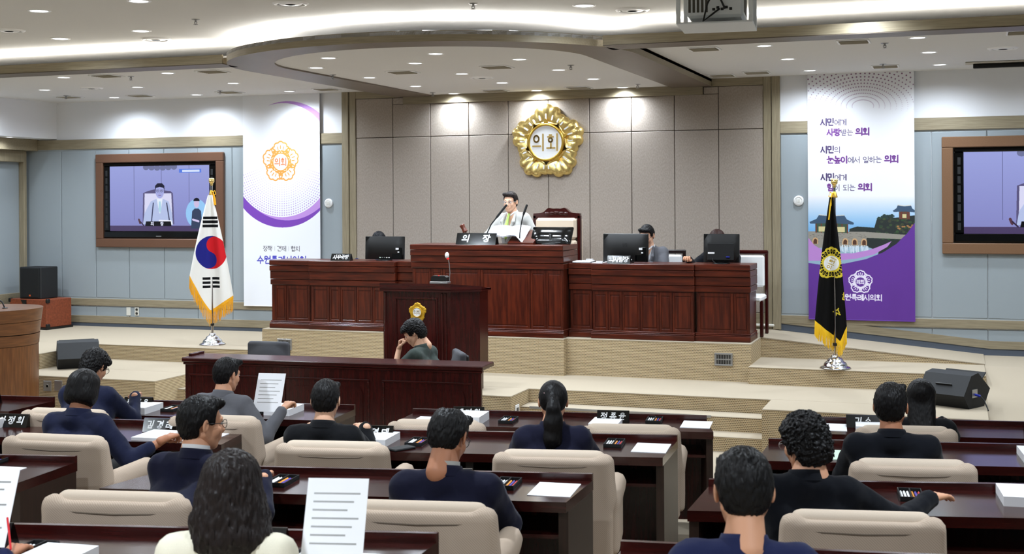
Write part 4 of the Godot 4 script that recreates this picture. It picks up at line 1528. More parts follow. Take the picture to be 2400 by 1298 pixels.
	for i in 3:
		var x0 := -hw + 0.055 + i * 0.985
		var x1 := x0 + 0.86
		q = MB.new()
		for f: Array in [[x0, x1, 0.80, 0.82], [x0, x1, 0.06, 0.08], [x0, x0 + 0.02, 0.08, 0.80], [x1 - 0.02, x1, 0.08, 0.80]]:
			q.box(Vector3(f[0], f[2], 0.0), Vector3(f[1], f[3], 0.012), 0.005)
		put(q, "panel_frame", M.dark_h, sd)
		var e := PackedVector2Array()
		for f: Vector2 in [Vector2(-1, 0.8), Vector2(-0.94, 1), Vector2(0.94, 1), Vector2(1, 0.8), Vector2(1, -0.9), Vector2(-1, -0.9)]:
			e.append(Vector2((x0 + x1) / 2 + f.x * 0.365, 0.44 + f.y * 0.30))
		q = MB.new()
		q.plate(e, 0.0, 0.008)
		put(q, "panel", M.dark_v, sd)
	q = MB.new()
	q.box(Vector3(-hw - 0.01, 0.972, -0.34), Vector3(-hw + 0.03, 0.995, -0.1), 0.004)
	put(q, "end_ledge", M.dark_h, sd)
	# two office chairs behind it
	office_chair("grey cloth office chair at the long dark desk's left, its back to the front wall", Vector3(-1.72, -0.1, 4.15), 0.1, 1.02)
	office_chair("grey cloth office chair turned sideways beside the person in dark green", Vector3(0.36, -0.1, 4.1), -1.0, 0.99)
	# round wooden podium at the left edge
	var rp := thing("round_podium", "rounded oak podium with dark grooves at the left edge", "lectern", Vector3(-5.08, -0.1, 4.35))
	q = MB.new()
	q.lathe(PackedVector2Array([Vector2(0.0, 0.0), Vector2(0.50, 0.0), Vector2(0.50, 0.90), Vector2(0.0, 0.90)]), 48, true)
	put(q, "drum", M.oak_v, rp)
	for f: Array in [[0.905, 1.02, 0.505, 0.515], [1.03, 1.16, 0.515, 0.53], [1.165, 1.30, 0.53, 0.55]]:
		q = MB.new()
		q.lathe(PackedVector2Array([Vector2(0.0, f[0]), Vector2(f[2], f[0]), Vector2(f[3], f[1]), Vector2(0.0, f[1])]), 48, true)
		put(q, "band", M.oak_h, rp)
	q = MB.new()
	q.lathe(PackedVector2Array([Vector2(0.0, 0.89), Vector2(0.49, 0.89), Vector2(0.49, 1.2), Vector2(0.0, 1.2)]), 32, true)
	put(q, "groove_core", M.black, rp)
	gooseneck("microphone", "thin black gooseneck microphone arching over the round podium's top", [Vector3(-4.88, 1.20, 4.35), Vector3(-4.90, 1.27, 4.37), Vector3(-4.99, 1.33, 4.39), Vector3(-5.10, 1.345, 4.41), Vector3(-5.25, 1.34, 4.45)], M.black)
	# loudspeaker on a flight case in the left corner
	var fc := thing("flight_case", "reddish wooden flight case with black corners in the left corner", "case", Vector3(-7.62, yU, 0.45), -0.10)
	put(bx(-0.42, 0.30, 0.03, 0.43, -0.28, 0.2, 0.006), "box", M.case, fc)
	for sx: float in [-0.42, 0.30]:
		for sy: float in [0.03, 0.43]:
			put(cb(Vector3(sx, sy + (0.02 if sy < 0.1 else -0.02), 0.18), Vector3(0.05, 0.06, 0.06), 0.01), "corner_guard", M.black, fc)
	put(bx(-0.43, 0.32, 0.0, 0.03, -0.29, 0.22), "base_rail", M.black, fc)
	q = MB.new()
	q.plate(PackedVector2Array([Vector2(-0.2, 0.42), Vector2(-0.09, 0.42), Vector2(-0.09, 0.33), Vector2(-0.14, 0.33)]), 0.2, 0.206)
	put(q, "latch", M.black, fc)
	var sp := thing("loudspeaker", "tall black loudspeaker standing on the flight case in the left corner", "speaker", Vector3(-7.69, yU + 0.43, 0.45), -0.05)
	put(bx(-0.20, 0.20, 0.0, 0.46, -0.2, 0.15, 0.012), "cabinet", M.speaker, sp)
	put(bx(-0.165, 0.165, 0.02, 0.44, 0.15, 0.158, 0.004), "front_grille", M.grille, sp)
	put(bx(-0.012, 0.016, 0.04, 0.062, 0.158, 0.161), "badge", mat(Color(0.85, 0.35, 0.12), 0.5), sp)
	# wedge monitors on the lower stage
	wedge(Vector3(-5.18, yL, 2.75), 0.72, "black wedge stage monitor at the left, its round port towards the benches", true)
	wedge(Vector3(4.93, yL, 2.62), -0.5, "black wedge stage monitor at the right with a blue-plugged cable", false)
	flags()

func office_chair(label: String, p: Vector3, turn: float, h: float) -> void:
	var o := thing("office_chair", label, "chair", p, turn)
	var f := SDF.new()
	f.k = 0.05
	f.rbox(Vector3(0, h - 0.24, -0.02), Vector3(0.23, 0.235, 0.035), 0.03)
	f.ell(Vector3(0, h - 0.25, 0.0), Vector3(0.22, 0.2, 0.07))
	var q := MB.new()
	f.build(0.018, q)
	put(q, "backrest", M.gray_cloth, o)
	f = SDF.new()
	f.rbox(Vector3(0, h - 0.25, -0.06), Vector3(0.225, 0.225, 0.018), 0.015)
	q = MB.new()
	f.build(0.02, q)
	put(q, "back_shell", M.black, o)
	q = MB.new()
	q.box(Vector3(-0.24, 0.42, 0.0), Vector3(0.24, 0.50, 0.46), 0.03)
	put(q, "seat", M.gray_cloth, o)
	q = MB.new()
	q.tube(PackedVector3Array([Vector3(0, 0.44, 0.2), Vector3(0, 0.08, 0.2)]), 0.03, 10)
	put(q, "column", M.black, o)
	q = MB.new()
	q.tube(PackedVector3Array([Vector3(0, 0.43, 0.1), Vector3(0, 0.45, -0.06), Vector3(0, h - 0.3, -0.075)]), 0.02, 8)
	put(q, "spine", M.black, o)
	star_base(o, Vector3(0, 0, 0.2), 0.30)

func star_base(o: Node3D, c: Vector3, r: float) -> void:
	for k in 5:
		var a := TAU * k / 5.0 + 0.3
		var d := Vector3(cos(a), 0, sin(a))
		var q := MB.new()
		q.tube(PackedVector3Array([c + Vector3(0, 0.1, 0), c + d * r + Vector3(0, 0.065, 0)]), PackedFloat32Array([0.028, 0.018]), 8)
		put(q, "star_leg", M.black, o)
		q = MB.new()
		q.t = Transform3D(Basis(Vector3.UP, -a), c + d * r + Vector3(0, 0.028, 0))
		q.tube(PackedVector3Array([Vector3(0, 0, -0.02), Vector3(0, 0, 0.02)]), 0.028, 12)
		put(q, "caster", M.black, o)

func wedge(p: Vector3, turn: float, label: String, port: bool) -> void:
	var o := thing("stage_monitor", label, "speaker", p, turn)
	# the end profile in (z, y): a slanted baffle on a flat foot
	var prof := PackedVector2Array([Vector2(-0.16, 0.0), Vector2(0.12, 0.0), Vector2(0.22, 0.13), Vector2(0.08, 0.31), Vector2(-0.05, 0.33), Vector2(-0.28, 0.16)])
	var q := MB.new()
	along_x(q, prof, -0.24, 0.24)
	put(q, "cabinet", M.speaker, o)
	q = MB.new()
	q.t = Transform3D(Basis(Vector3.RIGHT, -0.92), Vector3(0, 0.24, -0.17))
	q.cbox(Vector3(0, 0, 0.0), Vector3(0.42, 0.24, 0.012), 0.004)
	put(q, "baffle_grille", M.grille, o)
	if port:
		q = MB.new()
		q.t = Transform3D(Basis(Vector3.UP, PI / 2), Vector3(0.24, 0.14, 0.0)) * Transform3D(Basis(Vector3.RIGHT, PI / 2))
		q.lathe(PackedVector2Array([Vector2(0.0, -0.004), Vector2(0.025, -0.004), Vector2(0.028, 0.0), Vector2(0.05, 0.006), Vector2(0.058, 0.0)]), 24)
		put(q, "port_dish", M.grille, o)
		q = MB.new()
		q.disc(Vector3(0.2412, 0.14, 0), Vector3.RIGHT, 0.026, 20)
		put(q, "port_hole", M.black, o)
	else:
		q = MB.new()
		q.t = Transform3D(Basis(Vector3.RIGHT, 0.66), Vector3(0, 0.215, 0.156))
		q.cbox(Vector3(0.0, 0.0, 0), Vector3(0.17, 0.035, 0.012), 0.003)
		put(q, "handle_slot", M.black, o)
		put(cb(Vector3(0.242, 0.14, 0.02), Vector3(0.006, 0.08, 0.1), 0.002), "socket_plate", M.steel, o)
		q = MB.new()
		q.tube(PackedVector3Array([Vector3(0.245, 0.13, 0.02), Vector3(0.30, 0.12, 0.02)]), 0.012, 8)
		put(q, "cable_plug", mat(Color(0.10, 0.16, 0.62), 0.4), o)
		q = MB.new()
		q.tube(PackedVector3Array([Vector3(0.30, 0.12, 0.02), Vector3(0.34, 0.09, 0.03), Vector3(0.38, 0.02, 0.04), Vector3(0.42, 0.008, 0.1)]), 0.006, 8)
		put(q, "cable", M.speaker, o)

func small_emblem(parent: Node3D, c: Vector3, r: float) -> void:
	var q := MB.new()
	q.t = Transform3D(Basis().scaled(Vector3(r, r, r)), c)
	petals(q, 0.12)
	put(q, "emblem", M.gold_dull, parent).set_meta("label", "gold five-petal blossom emblem with white disc")
	q = MB.new()
	q.t = Transform3D(Basis(Vector3.RIGHT, PI / 2), c)
	q.lathe(PackedVector2Array([Vector2(r * 0.52, r * 0.10), Vector2(r * 0.52, r * 0.2), Vector2(r * 0.44, r * 0.2), Vector2(r * 0.44, r * 0.14)]), 28)
	put(q, "emblem_ring", M.gold_dull, parent)
	q = MB.new()
	q.disc(c + Vector3(0, 0, r * 0.18), Vector3(0, 0, 1), r * 0.45, 28)
	put(q, "emblem_disc", M.white, parent)
	q = MB.new()
	q.t = Transform3D(Basis(), c + Vector3(0, 0, r * 0.18))
	q.strokes(writing("의회", Vector2(r * 0.32, r * 0.40), r * 0.37), r * 0.035, 0.0, r * 0.012)
	put(q, "emblem_letters", M.gold_ink, parent)

# a whole blossom in relief, unit radius, facing +z
func petals(q: MB, depth: float, only := -1) -> void:
	for k in 5:
		if only >= 0 and k != only: continue
		var edge := petal_edge()
		var rows := []
		var fs := [0.0, 0.3, 0.55, 0.75, 0.88, 0.96, 1.0, 1.0]
		var hs := [0.55, 0.75, 0.95, 1.0, 0.92, 0.62, 0.28, 0.0]
		var mid := Vector2(0, 0.42)
		for j in fs.size():
			var row := PackedVector3Array()
			for i in edge.size() + 14:
				var e: Vector2
				if i < edge.size():
					e = edge[i]
				else:   # back along the sides to the heart
					var t := (i - edge.size() + 1) / 15.0
					var rp := edge[edge.size() - 1]
					var lp := edge[0]
					e = rp.lerp(Vector2(0.10, 0.12), t * 2.0) if t < 0.5 else Vector2(-0.10, 0.12).lerp(lp, t * 2.0 - 1.0)
				var p := mid.lerp(e, fs[j])
				var rib := 0.10 * cos(atan2(p.x, p.y) * 30.0) * clampf(p.length() - 0.45, 0.0, 0.4) * 2.0
				var hh: float = hs[j] + (rib if j > 1 and j < 6 else 0.0)
				p = p.rotated(-TAU * k / 5.0)
				row.append(Vector3(p.x, p.y, hh * depth))
			rows.append(row)
		q.sheet(rows, true, true)

# ------------------------------------------------------------------ flags on stands
func flags() -> void:
	var im := blank(433, 1298, Color(0.93, 0.925, 0.905))
	var red := Color(0.80, 0.12, 0.15)
	var blue := Color(0.13, 0.14, 0.50)
	pfill(im, ring2(207, 581, 111, 120, 48), red)
	var half := PackedVector2Array()
	for i in 33:
		var a := 1.95 + PI * i / 32.0
		half.append(Vector2(207 + cos(a - 0.0) * 111, 581 + sin(a) * 120))
	pfill(im, half, blue)
	var ax := Vector2(cos(1.95) * 111, sin(1.95) * 120)
	pfill(im, ring2(207 - ax.x * 0.5, 581 - ax.y * 0.5, 56, 59, 32), red)
	pfill(im, ring2(207 + ax.x * 0.5, 581 + ax.y * 0.5, 56, 59, 32), blue)
	for b: Array in [[150, 251, 321, 339], [148, 254, 349, 369], [146, 256, 379, 399], [143, 197, 760, 778], [208, 264, 760, 778], [143, 197, 790, 808], [208, 265, 790, 808], [144, 197, 820, 838], [208, 266, 820, 838]]:
		im.fill_rect(Rect2i(b[0], b[2], b[1] - b[0], b[3] - b[2]), Color(0.03, 0.03, 0.04))
	flag("white national flag with red and blue circle and yellow fringe on a chrome stand", Vector3(-4.0, 0.534, 1.62), 0.36, 569.0, Vector2(205, 1250), im,
		PackedVector2Array([Vector2(183, 165), Vector2(215, 165)]), PackedVector2Array([Vector2(52, 745), Vector2(120, 885), Vector2(195, 1005), Vector2(365, 895)]), [0.0, 0.26, 0.46, 1.0], 95.0, 1.0, M.white, Color(0.93, 0.66, 0.05))
	im = blank(433, 1298, Color(0.022, 0.016, 0.018))
	var yel := Color(0.83, 0.74, 0.22)
	pblossom(im, Vector2(184, 577), 100, yel, yel, Color(0.75, 0.62, 0.2), 10, Color(0.9, 0.9, 0.9))
	for k in 5:
		var rot := TAU * k / 5.0
		for e: Array in [[-.33, .60], [-.17, .73], [0, .76], [.17, .73], [.33, .60]]:
			var p := Vector2(e[0], -e[1] * 1.0).rotated(rot) * 100
			pline(im, Vector2(184, 577) + p * 0.88, Vector2(184, 577) + p * 1.10, 13, Color(0.03, 0.02, 0.02))
			pline(im, Vector2(184, 577) + p * 0.97, Vector2(184, 577) + p * 1.05, 3, yel)
	pfill(im, ring2(184, 577, 47, 47, 32), Color(0.9, 0.9, 0.9))
	for i in 2:
		for ln: PackedVector2Array in syllable("의회"[i]):
			var q := PackedVector2Array()
			for p in ln: q.append(Vector2(184, 577) + (Vector2(p.x - 0.5 + (i - 0.5) * 1.15, p.y - 0.5) * Vector2(34, 38)).rotated(-1.15))
			ppath(im, q, 4, Color(0.70, 0.58, 0.16))
	for s: Array in [["수", 217, 885, 44, 0.35], ["원", 264, 782, 40, 0.3]]:
		for ln: PackedVector2Array in syllable(s[0]):
			var q := PackedVector2Array()
			for p in ln: q.append(Vector2(s[1], s[2]) + (Vector2(p.x - 0.5, p.y - 0.5) * Vector2(s[3] * (1.0 if s[0] == "수" else 0.6), s[3] * 1.25)).rotated(s[4]))
			ppath(im, q, 8, yel)
	flag("black council flag with gold blossom emblem and yellow fringe on a chrome stand", Vector3(3.74, 0.534, 1.68), 0.1, 592.0, Vector2(205, 1243), im,
		PackedVector2Array([Vector2(174, 160), Vector2(198, 160)]), PackedVector2Array([Vector2(80, 940), Vector2(155, 1005), Vector2(235, 1070), Vector2(276, 975)]), [0.0, 0.4, 0.72, 1.0], 85.0, -1.0, M.black, Color(0.95, 0.76, 0.08))

func flag(label: String, base: Vector3, turn: float, sc: float, org: Vector2, im: Image, top: PackedVector2Array, bot: PackedVector2Array, us: Array, fr: float, side: float, _m: Material, yellow: Color) -> void:
	var o := thing("flag_on_stand", label, "flag", base, turn)
	var to := func(p: Vector2) -> Vector2: return Vector2((p.x - org.x) / sc, (org.y - p.y) / sc)
	var q := MB.new()
	q.lathe(PackedVector2Array([Vector2(0, 0.0), Vector2(0.155, 0.0), Vector2(0.165, 0.008), Vector2(0.15, 0.02), Vector2(0.125, 0.026), Vector2(0.122, 0.045), Vector2(0.11, 0.066), Vector2(0.088, 0.076), Vector2(0.085, 0.088), Vector2(0.07, 0.108), Vector2(0.045, 0.118), Vector2(0.04, 0.125), Vector2(0.045, 0.132), Vector2(0.03, 0.145), Vector2(0.018, 0.15), Vector2(0.0, 0.15)]), 40)
	put(q, "base", M.silver, o)
	var htop: float = to.call(Vector2(0, 70)).y
	q = MB.new()
	q.tube(PackedVector3Array([Vector3(0, 0.13, 0), Vector3(0, htop - 0.03, 0)]), 0.0145, 14)
	put(q, "pole", M.silver, o)
	q = MB.new()
	q.lathe(PackedVector2Array([Vector2(0.018, 0.24), Vector2(0.024, 0.245), Vector2(0.024, 0.27), Vector2(0.018, 0.275)]), 14)
	put(q, "clamp", M.black, o)
	q = MB.new()
	q.ball(Vector3(0, htop + 0.01, 0), Vector3(0.036, 0.034, 0.036), 20, 12)
	for k in 5:
		var a := TAU * k / 5
		q.ball(Vector3(cos(a) * 0.022, htop + 0.03, sin(a) * 0.022), Vector3(0.016, 0.02, 0.016), 10, 6)
	q.lathe(PackedVector2Array([Vector2(0.0, htop - 0.06), Vector2(0.012, htop - 0.055), Vector2(0.02, htop - 0.03), Vector2(0.012, htop - 0.02)]), 16)
	put(q, "finial", M.gold, o)
	var ytop: float = to.call(top[0]).y
	q = MB.new()
	q.lathe(PackedVector2Array([Vector2(0.03, ytop - 0.005), Vector2(0.034, ytop + 0.005), Vector2(0.02, ytop + 0.05), Vector2(0.016, ytop + 0.06)]), 16)
	put(q, "cloth_cap", M.gold_rim, o)
	# cloth
	var cm := mat(Color.WHITE, 0.85, 0.0, 0.3)
	cm.albedo_texture = tex(im)
	cm.texture_repeat = false
	var rows := []
	var nu := 44
	var nv := 40
	for j in nv + 1:
		var v := float(j) / nv
		var row := PackedVector3Array()
		for i in nu + 1:
			var u := float(i) / nu
			var k := 0
			while k < us.size() - 2 and u > us[k + 1]: k += 1
			var b := bot[k].lerp(bot[k + 1], (u - us[k]) / (us[k + 1] - us[k]))
			var t := top[0].lerp(top[1], u)
			var p: Vector2 = to.call(t.lerp(b, v))
			var bulge := 0.012 * sin(v * PI) * (u - 0.5) * 2.0
			var w := 0.02 + 0.05 * v
			var z := 0.03 + w * (0.55 * sin(u * 7.5 + 0.6) + 0.30 * sin(u * 17.0 + v * 1.5)) + 0.02 * sin(u * PI)
			row.append(Vector3(p.x + bulge, p.y, z))
		rows.append(row)
	q = MB.new()
	q.sheet(rows, true)
	for i in q.uv.size():
		q.uv[i] = Vector2((q.v[i].x * sc + org.x) / 433.0, (org.y - q.v[i].y * sc) / 1298.0)
	var back := MB.new()
	var rb := []
	for row: PackedVector3Array in rows:
		var r := PackedVector3Array()
		for p in row: r.append(p - Vector3(0, 0, 0.004))
		rb.append(r)
	back.sheet(rb)
	put(q, "flag_cloth", cm, o)
	put(back, "cloth_back", _m, o)
	# fringe along the lower edge
	var ym := mat(yellow, 0.7)
	var last: PackedVector3Array = rows[nv]
	var br := MB.new()
	var r0 := PackedVector3Array()
	var r1 := PackedVector3Array()
	for p in last:
		r0.append(p + Vector3(0, 0.006, 0.004))
		r1.append(p + Vector3(0, -0.035, 0.004))
	br.sheet([r0, r1], true)
	put(br, "braid", ym, o)
	rng.seed = 11
	var st := MB.new()
	var n := 130
	for i in n:
		var u := (i + rng.randf() * 0.6) / n * nu
		var k := mini(int(u), nu - 1)
		var p := last[k].lerp(last[k + 1], u - k) + Vector3(0, -0.03, 0.004)
		var l := fr / sc * (0.75 + 0.3 * rng.randf())
		var dx := (rng.randf() - 0.5) * 0.012
		st.tube(PackedVector3Array([p, p + Vector3(dx, -l * 0.5, 0.002), p + Vector3(dx * 1.5, -l, 0)]), 0.0026, 4, false)
	put(st, "fringe", ym, o).set_meta("kind", "stuff")
	# cord and tassel at the top
	q = MB.new()
	var tx := 0.035 * side
	q.tube(PackedVector3Array([Vector3(0, ytop + 0.05, 0.02), Vector3(tx * 0.7, ytop + 0.04, 0.03), Vector3(tx, ytop, 0.035)]), 0.007, 8)
	q.tube(PackedVector3Array([Vector3(0, ytop + 0.03, 0.02), Vector3(tx * 1.3, ytop + 0.055, 0.03), Vector3(tx * 1.7, ytop + 0.01, 0.03), Vector3(tx, ytop - 0.0, 0.035)]), 0.006, 8)
	put(q, "cord", ym, o)
	q = MB.new()
	var tl := 0.13 if side > 0 else 0.24
	q.tube(PackedVector3Array([Vector3(tx, ytop + 0.0, 0.035), Vector3(tx * 1.2, ytop - tl * 0.3, 0.035), Vector3(tx * (1.4 if side > 0 else 1.9), ytop - tl, 0.035)]), PackedFloat32Array([0.009, 0.015, 0.017]), 10)
	put(q, "tassel", ym, o)

# ------------------------------------------------------------------ things on the walls and under the ceiling
func _wall_things() -> void:
	# the great gold blossom
	var e := thing("wall_emblem", "large polished gold five-petal blossom emblem with white disc on the front wall", "emblem", Vector3(-0.003, 3.09, 0.024))
	var r := 0.50
	for k in 5:
		var q := MB.new()
		q.t = Transform3D(Basis().scaled(Vector3(r, r, r)), Vector3.ZERO)
		petals(q, 0.17, k)
		var pm := put(q, "petal", M.gold, e)
		for s: float in [-0.24, -0.12, 0.0, 0.12, 0.24]:
			var d := Vector2(0, 1).rotated(s * 2.2 - TAU * k / 5.0)
			var a := d * 0.60
			var b := d * (0.72 - absf(s) * 0.2)
			var w := MB.new()
			w.t = Transform3D(Basis().scaled(Vector3(r, r, r)), Vector3.ZERO)
			w.strokes([PackedVector2Array([a, b])], 0.034, 0.12, 0.185)
			put(w, "vein", M.white, pm)
	var q := MB.new()
	q.t = Transform3D(Basis(Vector3.RIGHT, PI / 2), Vector3.ZERO)
	q.lathe(PackedVector2Array([Vector2(0.245, 0.05), Vector2(0.245, 0.10), Vector2(0.235, 0.108), Vector2(0.215, 0.108), Vector2(0.212, 0.10)]), 48)
	put(q, "rim_ring", M.gold_rim, e)
	for k in 5:
		var s := Vector2(0, 1).rotated(-TAU * k / 5.0)
		var u := Vector2(-s.y, s.x)
		q = MB.new()
		q.plate(PackedVector2Array([s * 0.31, s * 0.235 + u * 0.035, s * 0.235 - u * 0.035]), 0.06, 0.102)
		put(q, "star_point", M.gold_rim, e)
	q = MB.new()
	q.disc(Vector3(0, 0, 0.1), Vector3(0, 0, 1), 0.215, 48)
	put(q, "disc", M.white, e)
	q = MB.new()
	q.strokes(writing("의회", Vector2(0.155, 0.205), 0.19), 0.021, 0.1, 0.103)
	put(q, "lettering", M.gold_ink, e)
	# screens
	var scr := paint_screen()
	tv(-5.885, "large wall television left of the rostrum showing the standing man", M.tv_frame, scr)
	tv(5.885, "large wall television at the right edge in a pale brown frame", M.tv_frame_pale, scr)
	# banners
	banner(-3.883, 1.205, 0.895, 3.845, paint_banner_left(), "white hanging banner with orange blossom emblem and purple arc left of the rostrum")
	banner(3.892, 1.222, 0.905, 3.845, paint_banner_right(), "white and purple hanging banner with a fortress picture right of the rostrum")
	# round wall devices
	for s: float in [-1.0, 1.0]:
		var o := thing("wall_device", "round white wall device with a ribbed disc beside the %s banner" % ("orange-emblem" if s < 0 else "purple"), "device", Vector3(3.166 * s, 2.325, 0.018))
		q = MB.new()
		q.t = Transform3D(Basis(Vector3.RIGHT, PI / 2), Vector3.ZERO)
		q.lathe(PackedVector2Array([Vector2(0.062, 0.0), Vector2(0.062, 0.014), Vector2(0.054, 0.024), Vector2(0.0, 0.028)]), 32)
		put(q, "housing", M.white, o)
		q = MB.new()
		q.t = Transform3D(Basis(Vector3.RIGHT, PI / 2), Vector3(0, 0, 0.01))
		q.lathe(PackedVector2Array([Vector2(0.041, 0.012), Vector2(0.043, 0.02), Vector2(0.046, 0.012)]), 28)
		put(q, "ring", M.plastic, o)
		for x: float in [-0.018, 0.0, 0.018]:
			put(bx(x - 0.004, x + 0.004, -0.025, 0.025, 0.026, 0.034, 0.002), "rib", M.plastic, o)
	# sockets
	for v: Array in [[-6.433, 0.765, 0.0195, "white wall switch plate left of the white wall socket under the left television", false], [-6.29, 0.767, 0.0195, "white double wall socket under the left television", true], [-5.015, 0.225, 3.501, "worn steel floor-stage socket plate left of its blank twin", true], [-4.86, 0.235, 3.501, "blank steel plate on the lower stage riser right of the socket plate", false]]:
		var st: bool = v[2] > 1.0
		var o := thing("wall_socket", v[3], "socket", Vector3(v[0], v[1], v[2]))
		var w := 0.055 if st else 0.036
		put(bx(-w, w, -0.06, 0.06, 0.0, 0.008, 0.003), "cover_plate", M.steel if st else M.plastic, o)
		if v[4]:
			for y: float in [-0.028, 0.028]:
				q = MB.new()
				q.t = Transform3D(Basis(Vector3.RIGHT, PI / 2), Vector3(0, y if not st else 0.0, 0.0))
				q.lathe(PackedVector2Array([Vector2(0.0, 0.009), Vector2(0.016, 0.009), Vector2(0.02, 0.012), Vector2(0.022, 0.006)]), 18)
				put(q, "outlet", M.vent_dark if not st else M.plastic, o)
	var os := thing("stage_socket", "small white socket plate on the stair side below the lectern", "socket", Vector3(0.652, 0.18, 3.18), PI / 2)
	put(bx(-0.06, 0.06, -0.05, 0.05, 0.0, 0.008, 0.003), "cover_plate", M.white, os)
	put(bx(-0.03, 0.03, -0.02, 0.02, 0.008, 0.012, 0.002), "outlet", M.vent_dark, os)
	# screen housing set into the right ceiling
	var sh := thing("screen_housing", "slim dark projection screen housing set in the right lower ceiling", "projection screen", Vector3(6.45, 3.775, 0.72), -0.0)
	put(bx(-1.38, 1.4, 0.05, 0.056, -0.10, 0.16), "slot_trim", M.vent, sh)
	put(bx(-1.30, 1.35, 0.0, 0.04, -0.03, 0.03, 0.006), "weight_bar", M.black_matte, sh)
	put(bx(-1.30, 1.35, 0.035, 0.055, -0.004, 0.004), "screen_cloth", M.vent_dark, sh)
	projector()

func tv(x: float, label: String, fm: Material, scr: ImageTexture) -> void:
	var o := thing("wall_television", label, "television", Vector3(x, 2.378, 0.019))
	var W := 1.08
	var H := 0.678
	var t := 0.125
	for f: Array in [[-W, W, H - t, H], [-W, W, -H, -H + t], [-W, -W + t, -H + t, H - t], [W - t, W, -H + t, H - t]]:
		put(bx(f[0], f[1], f[2], f[3], 0.0, 0.05, 0.008), "frame_board", fm, o)
	put(bx(-W + t, W - t, -H + t, H - t, 0.0, 0.01), "recess", M.black, o)
	var bz := MB.new()
	var iw := W - t - 0.01
	var ih := H - t - 0.01
	for f: Array in [[-iw, iw, ih - 0.045, ih], [-iw, iw, -ih, -ih + 0.10], [-iw, -iw + 0.105, -ih + 0.10, ih - 0.045], [iw - 0.105, iw, -ih + 0.10, ih - 0.045]]:
		bz.box(Vector3(f[0], f[2], 0.01), Vector3(f[1], f[3], 0.04), 0.012)
	put(bz, "bezel", M.black_gloss, o)
	for s: float in [-1.0, 1.0]:
		for k in 8:
			var y := -ih + 0.14 + k * 0.108
			put(bx(s * (iw - 0.055) - 0.018, s * (iw - 0.055) + 0.018, y, y + 0.085, 0.04, 0.043, 0.006), "speaker_slot", M.speaker, o)
	put(bx(-0.045, 0.045, -ih + 0.02, -ih + 0.034, 0.04, 0.042), "maker_plate", M.steel, o)
	var sm := mat(Color(0.02, 0.02, 0.02), 0.15)
	sm.emission_enabled = true
	sm.emission = Color.WHITE
	sm.emission_texture = scr
	sm.emission_operator = BaseMaterial3D.EMISSION_OP_MULTIPLY
	sm.emission_energy_multiplier = 1.35
	sm.texture_repeat = false
	var q := MB.new()
	q.quad(Vector3(-iw + 0.105, -ih + 0.10, 0.03), Vector3(iw - 0.105, -ih + 0.10, 0.03), Vector3(iw - 0.105, ih - 0.045, 0.03), Vector3(-iw + 0.105, ih - 0.045, 0.03))
	put(q, "screen", sm, o)
	var l := AreaLight3D.new()
	l.name = numbered("television_glow")
	l.area_size = Vector2(1.68, 0.95)
	l.light_energy = 0.15
	l.light_color = Color(0.75, 0.78, 1.0)
	l.shadow_enabled = true
	l.set("area_range", 20.0)
	l.transform = Transform3D(Basis(Vector3.UP, PI), Vector3(x, 2.40, 0.066))
	l.transform = Transform3D(Basis(), Vector3(x, 2.40, 0.066)) * Transform3D(Basis(Vector3.UP, PI), Vector3.ZERO)
	add_child(l)

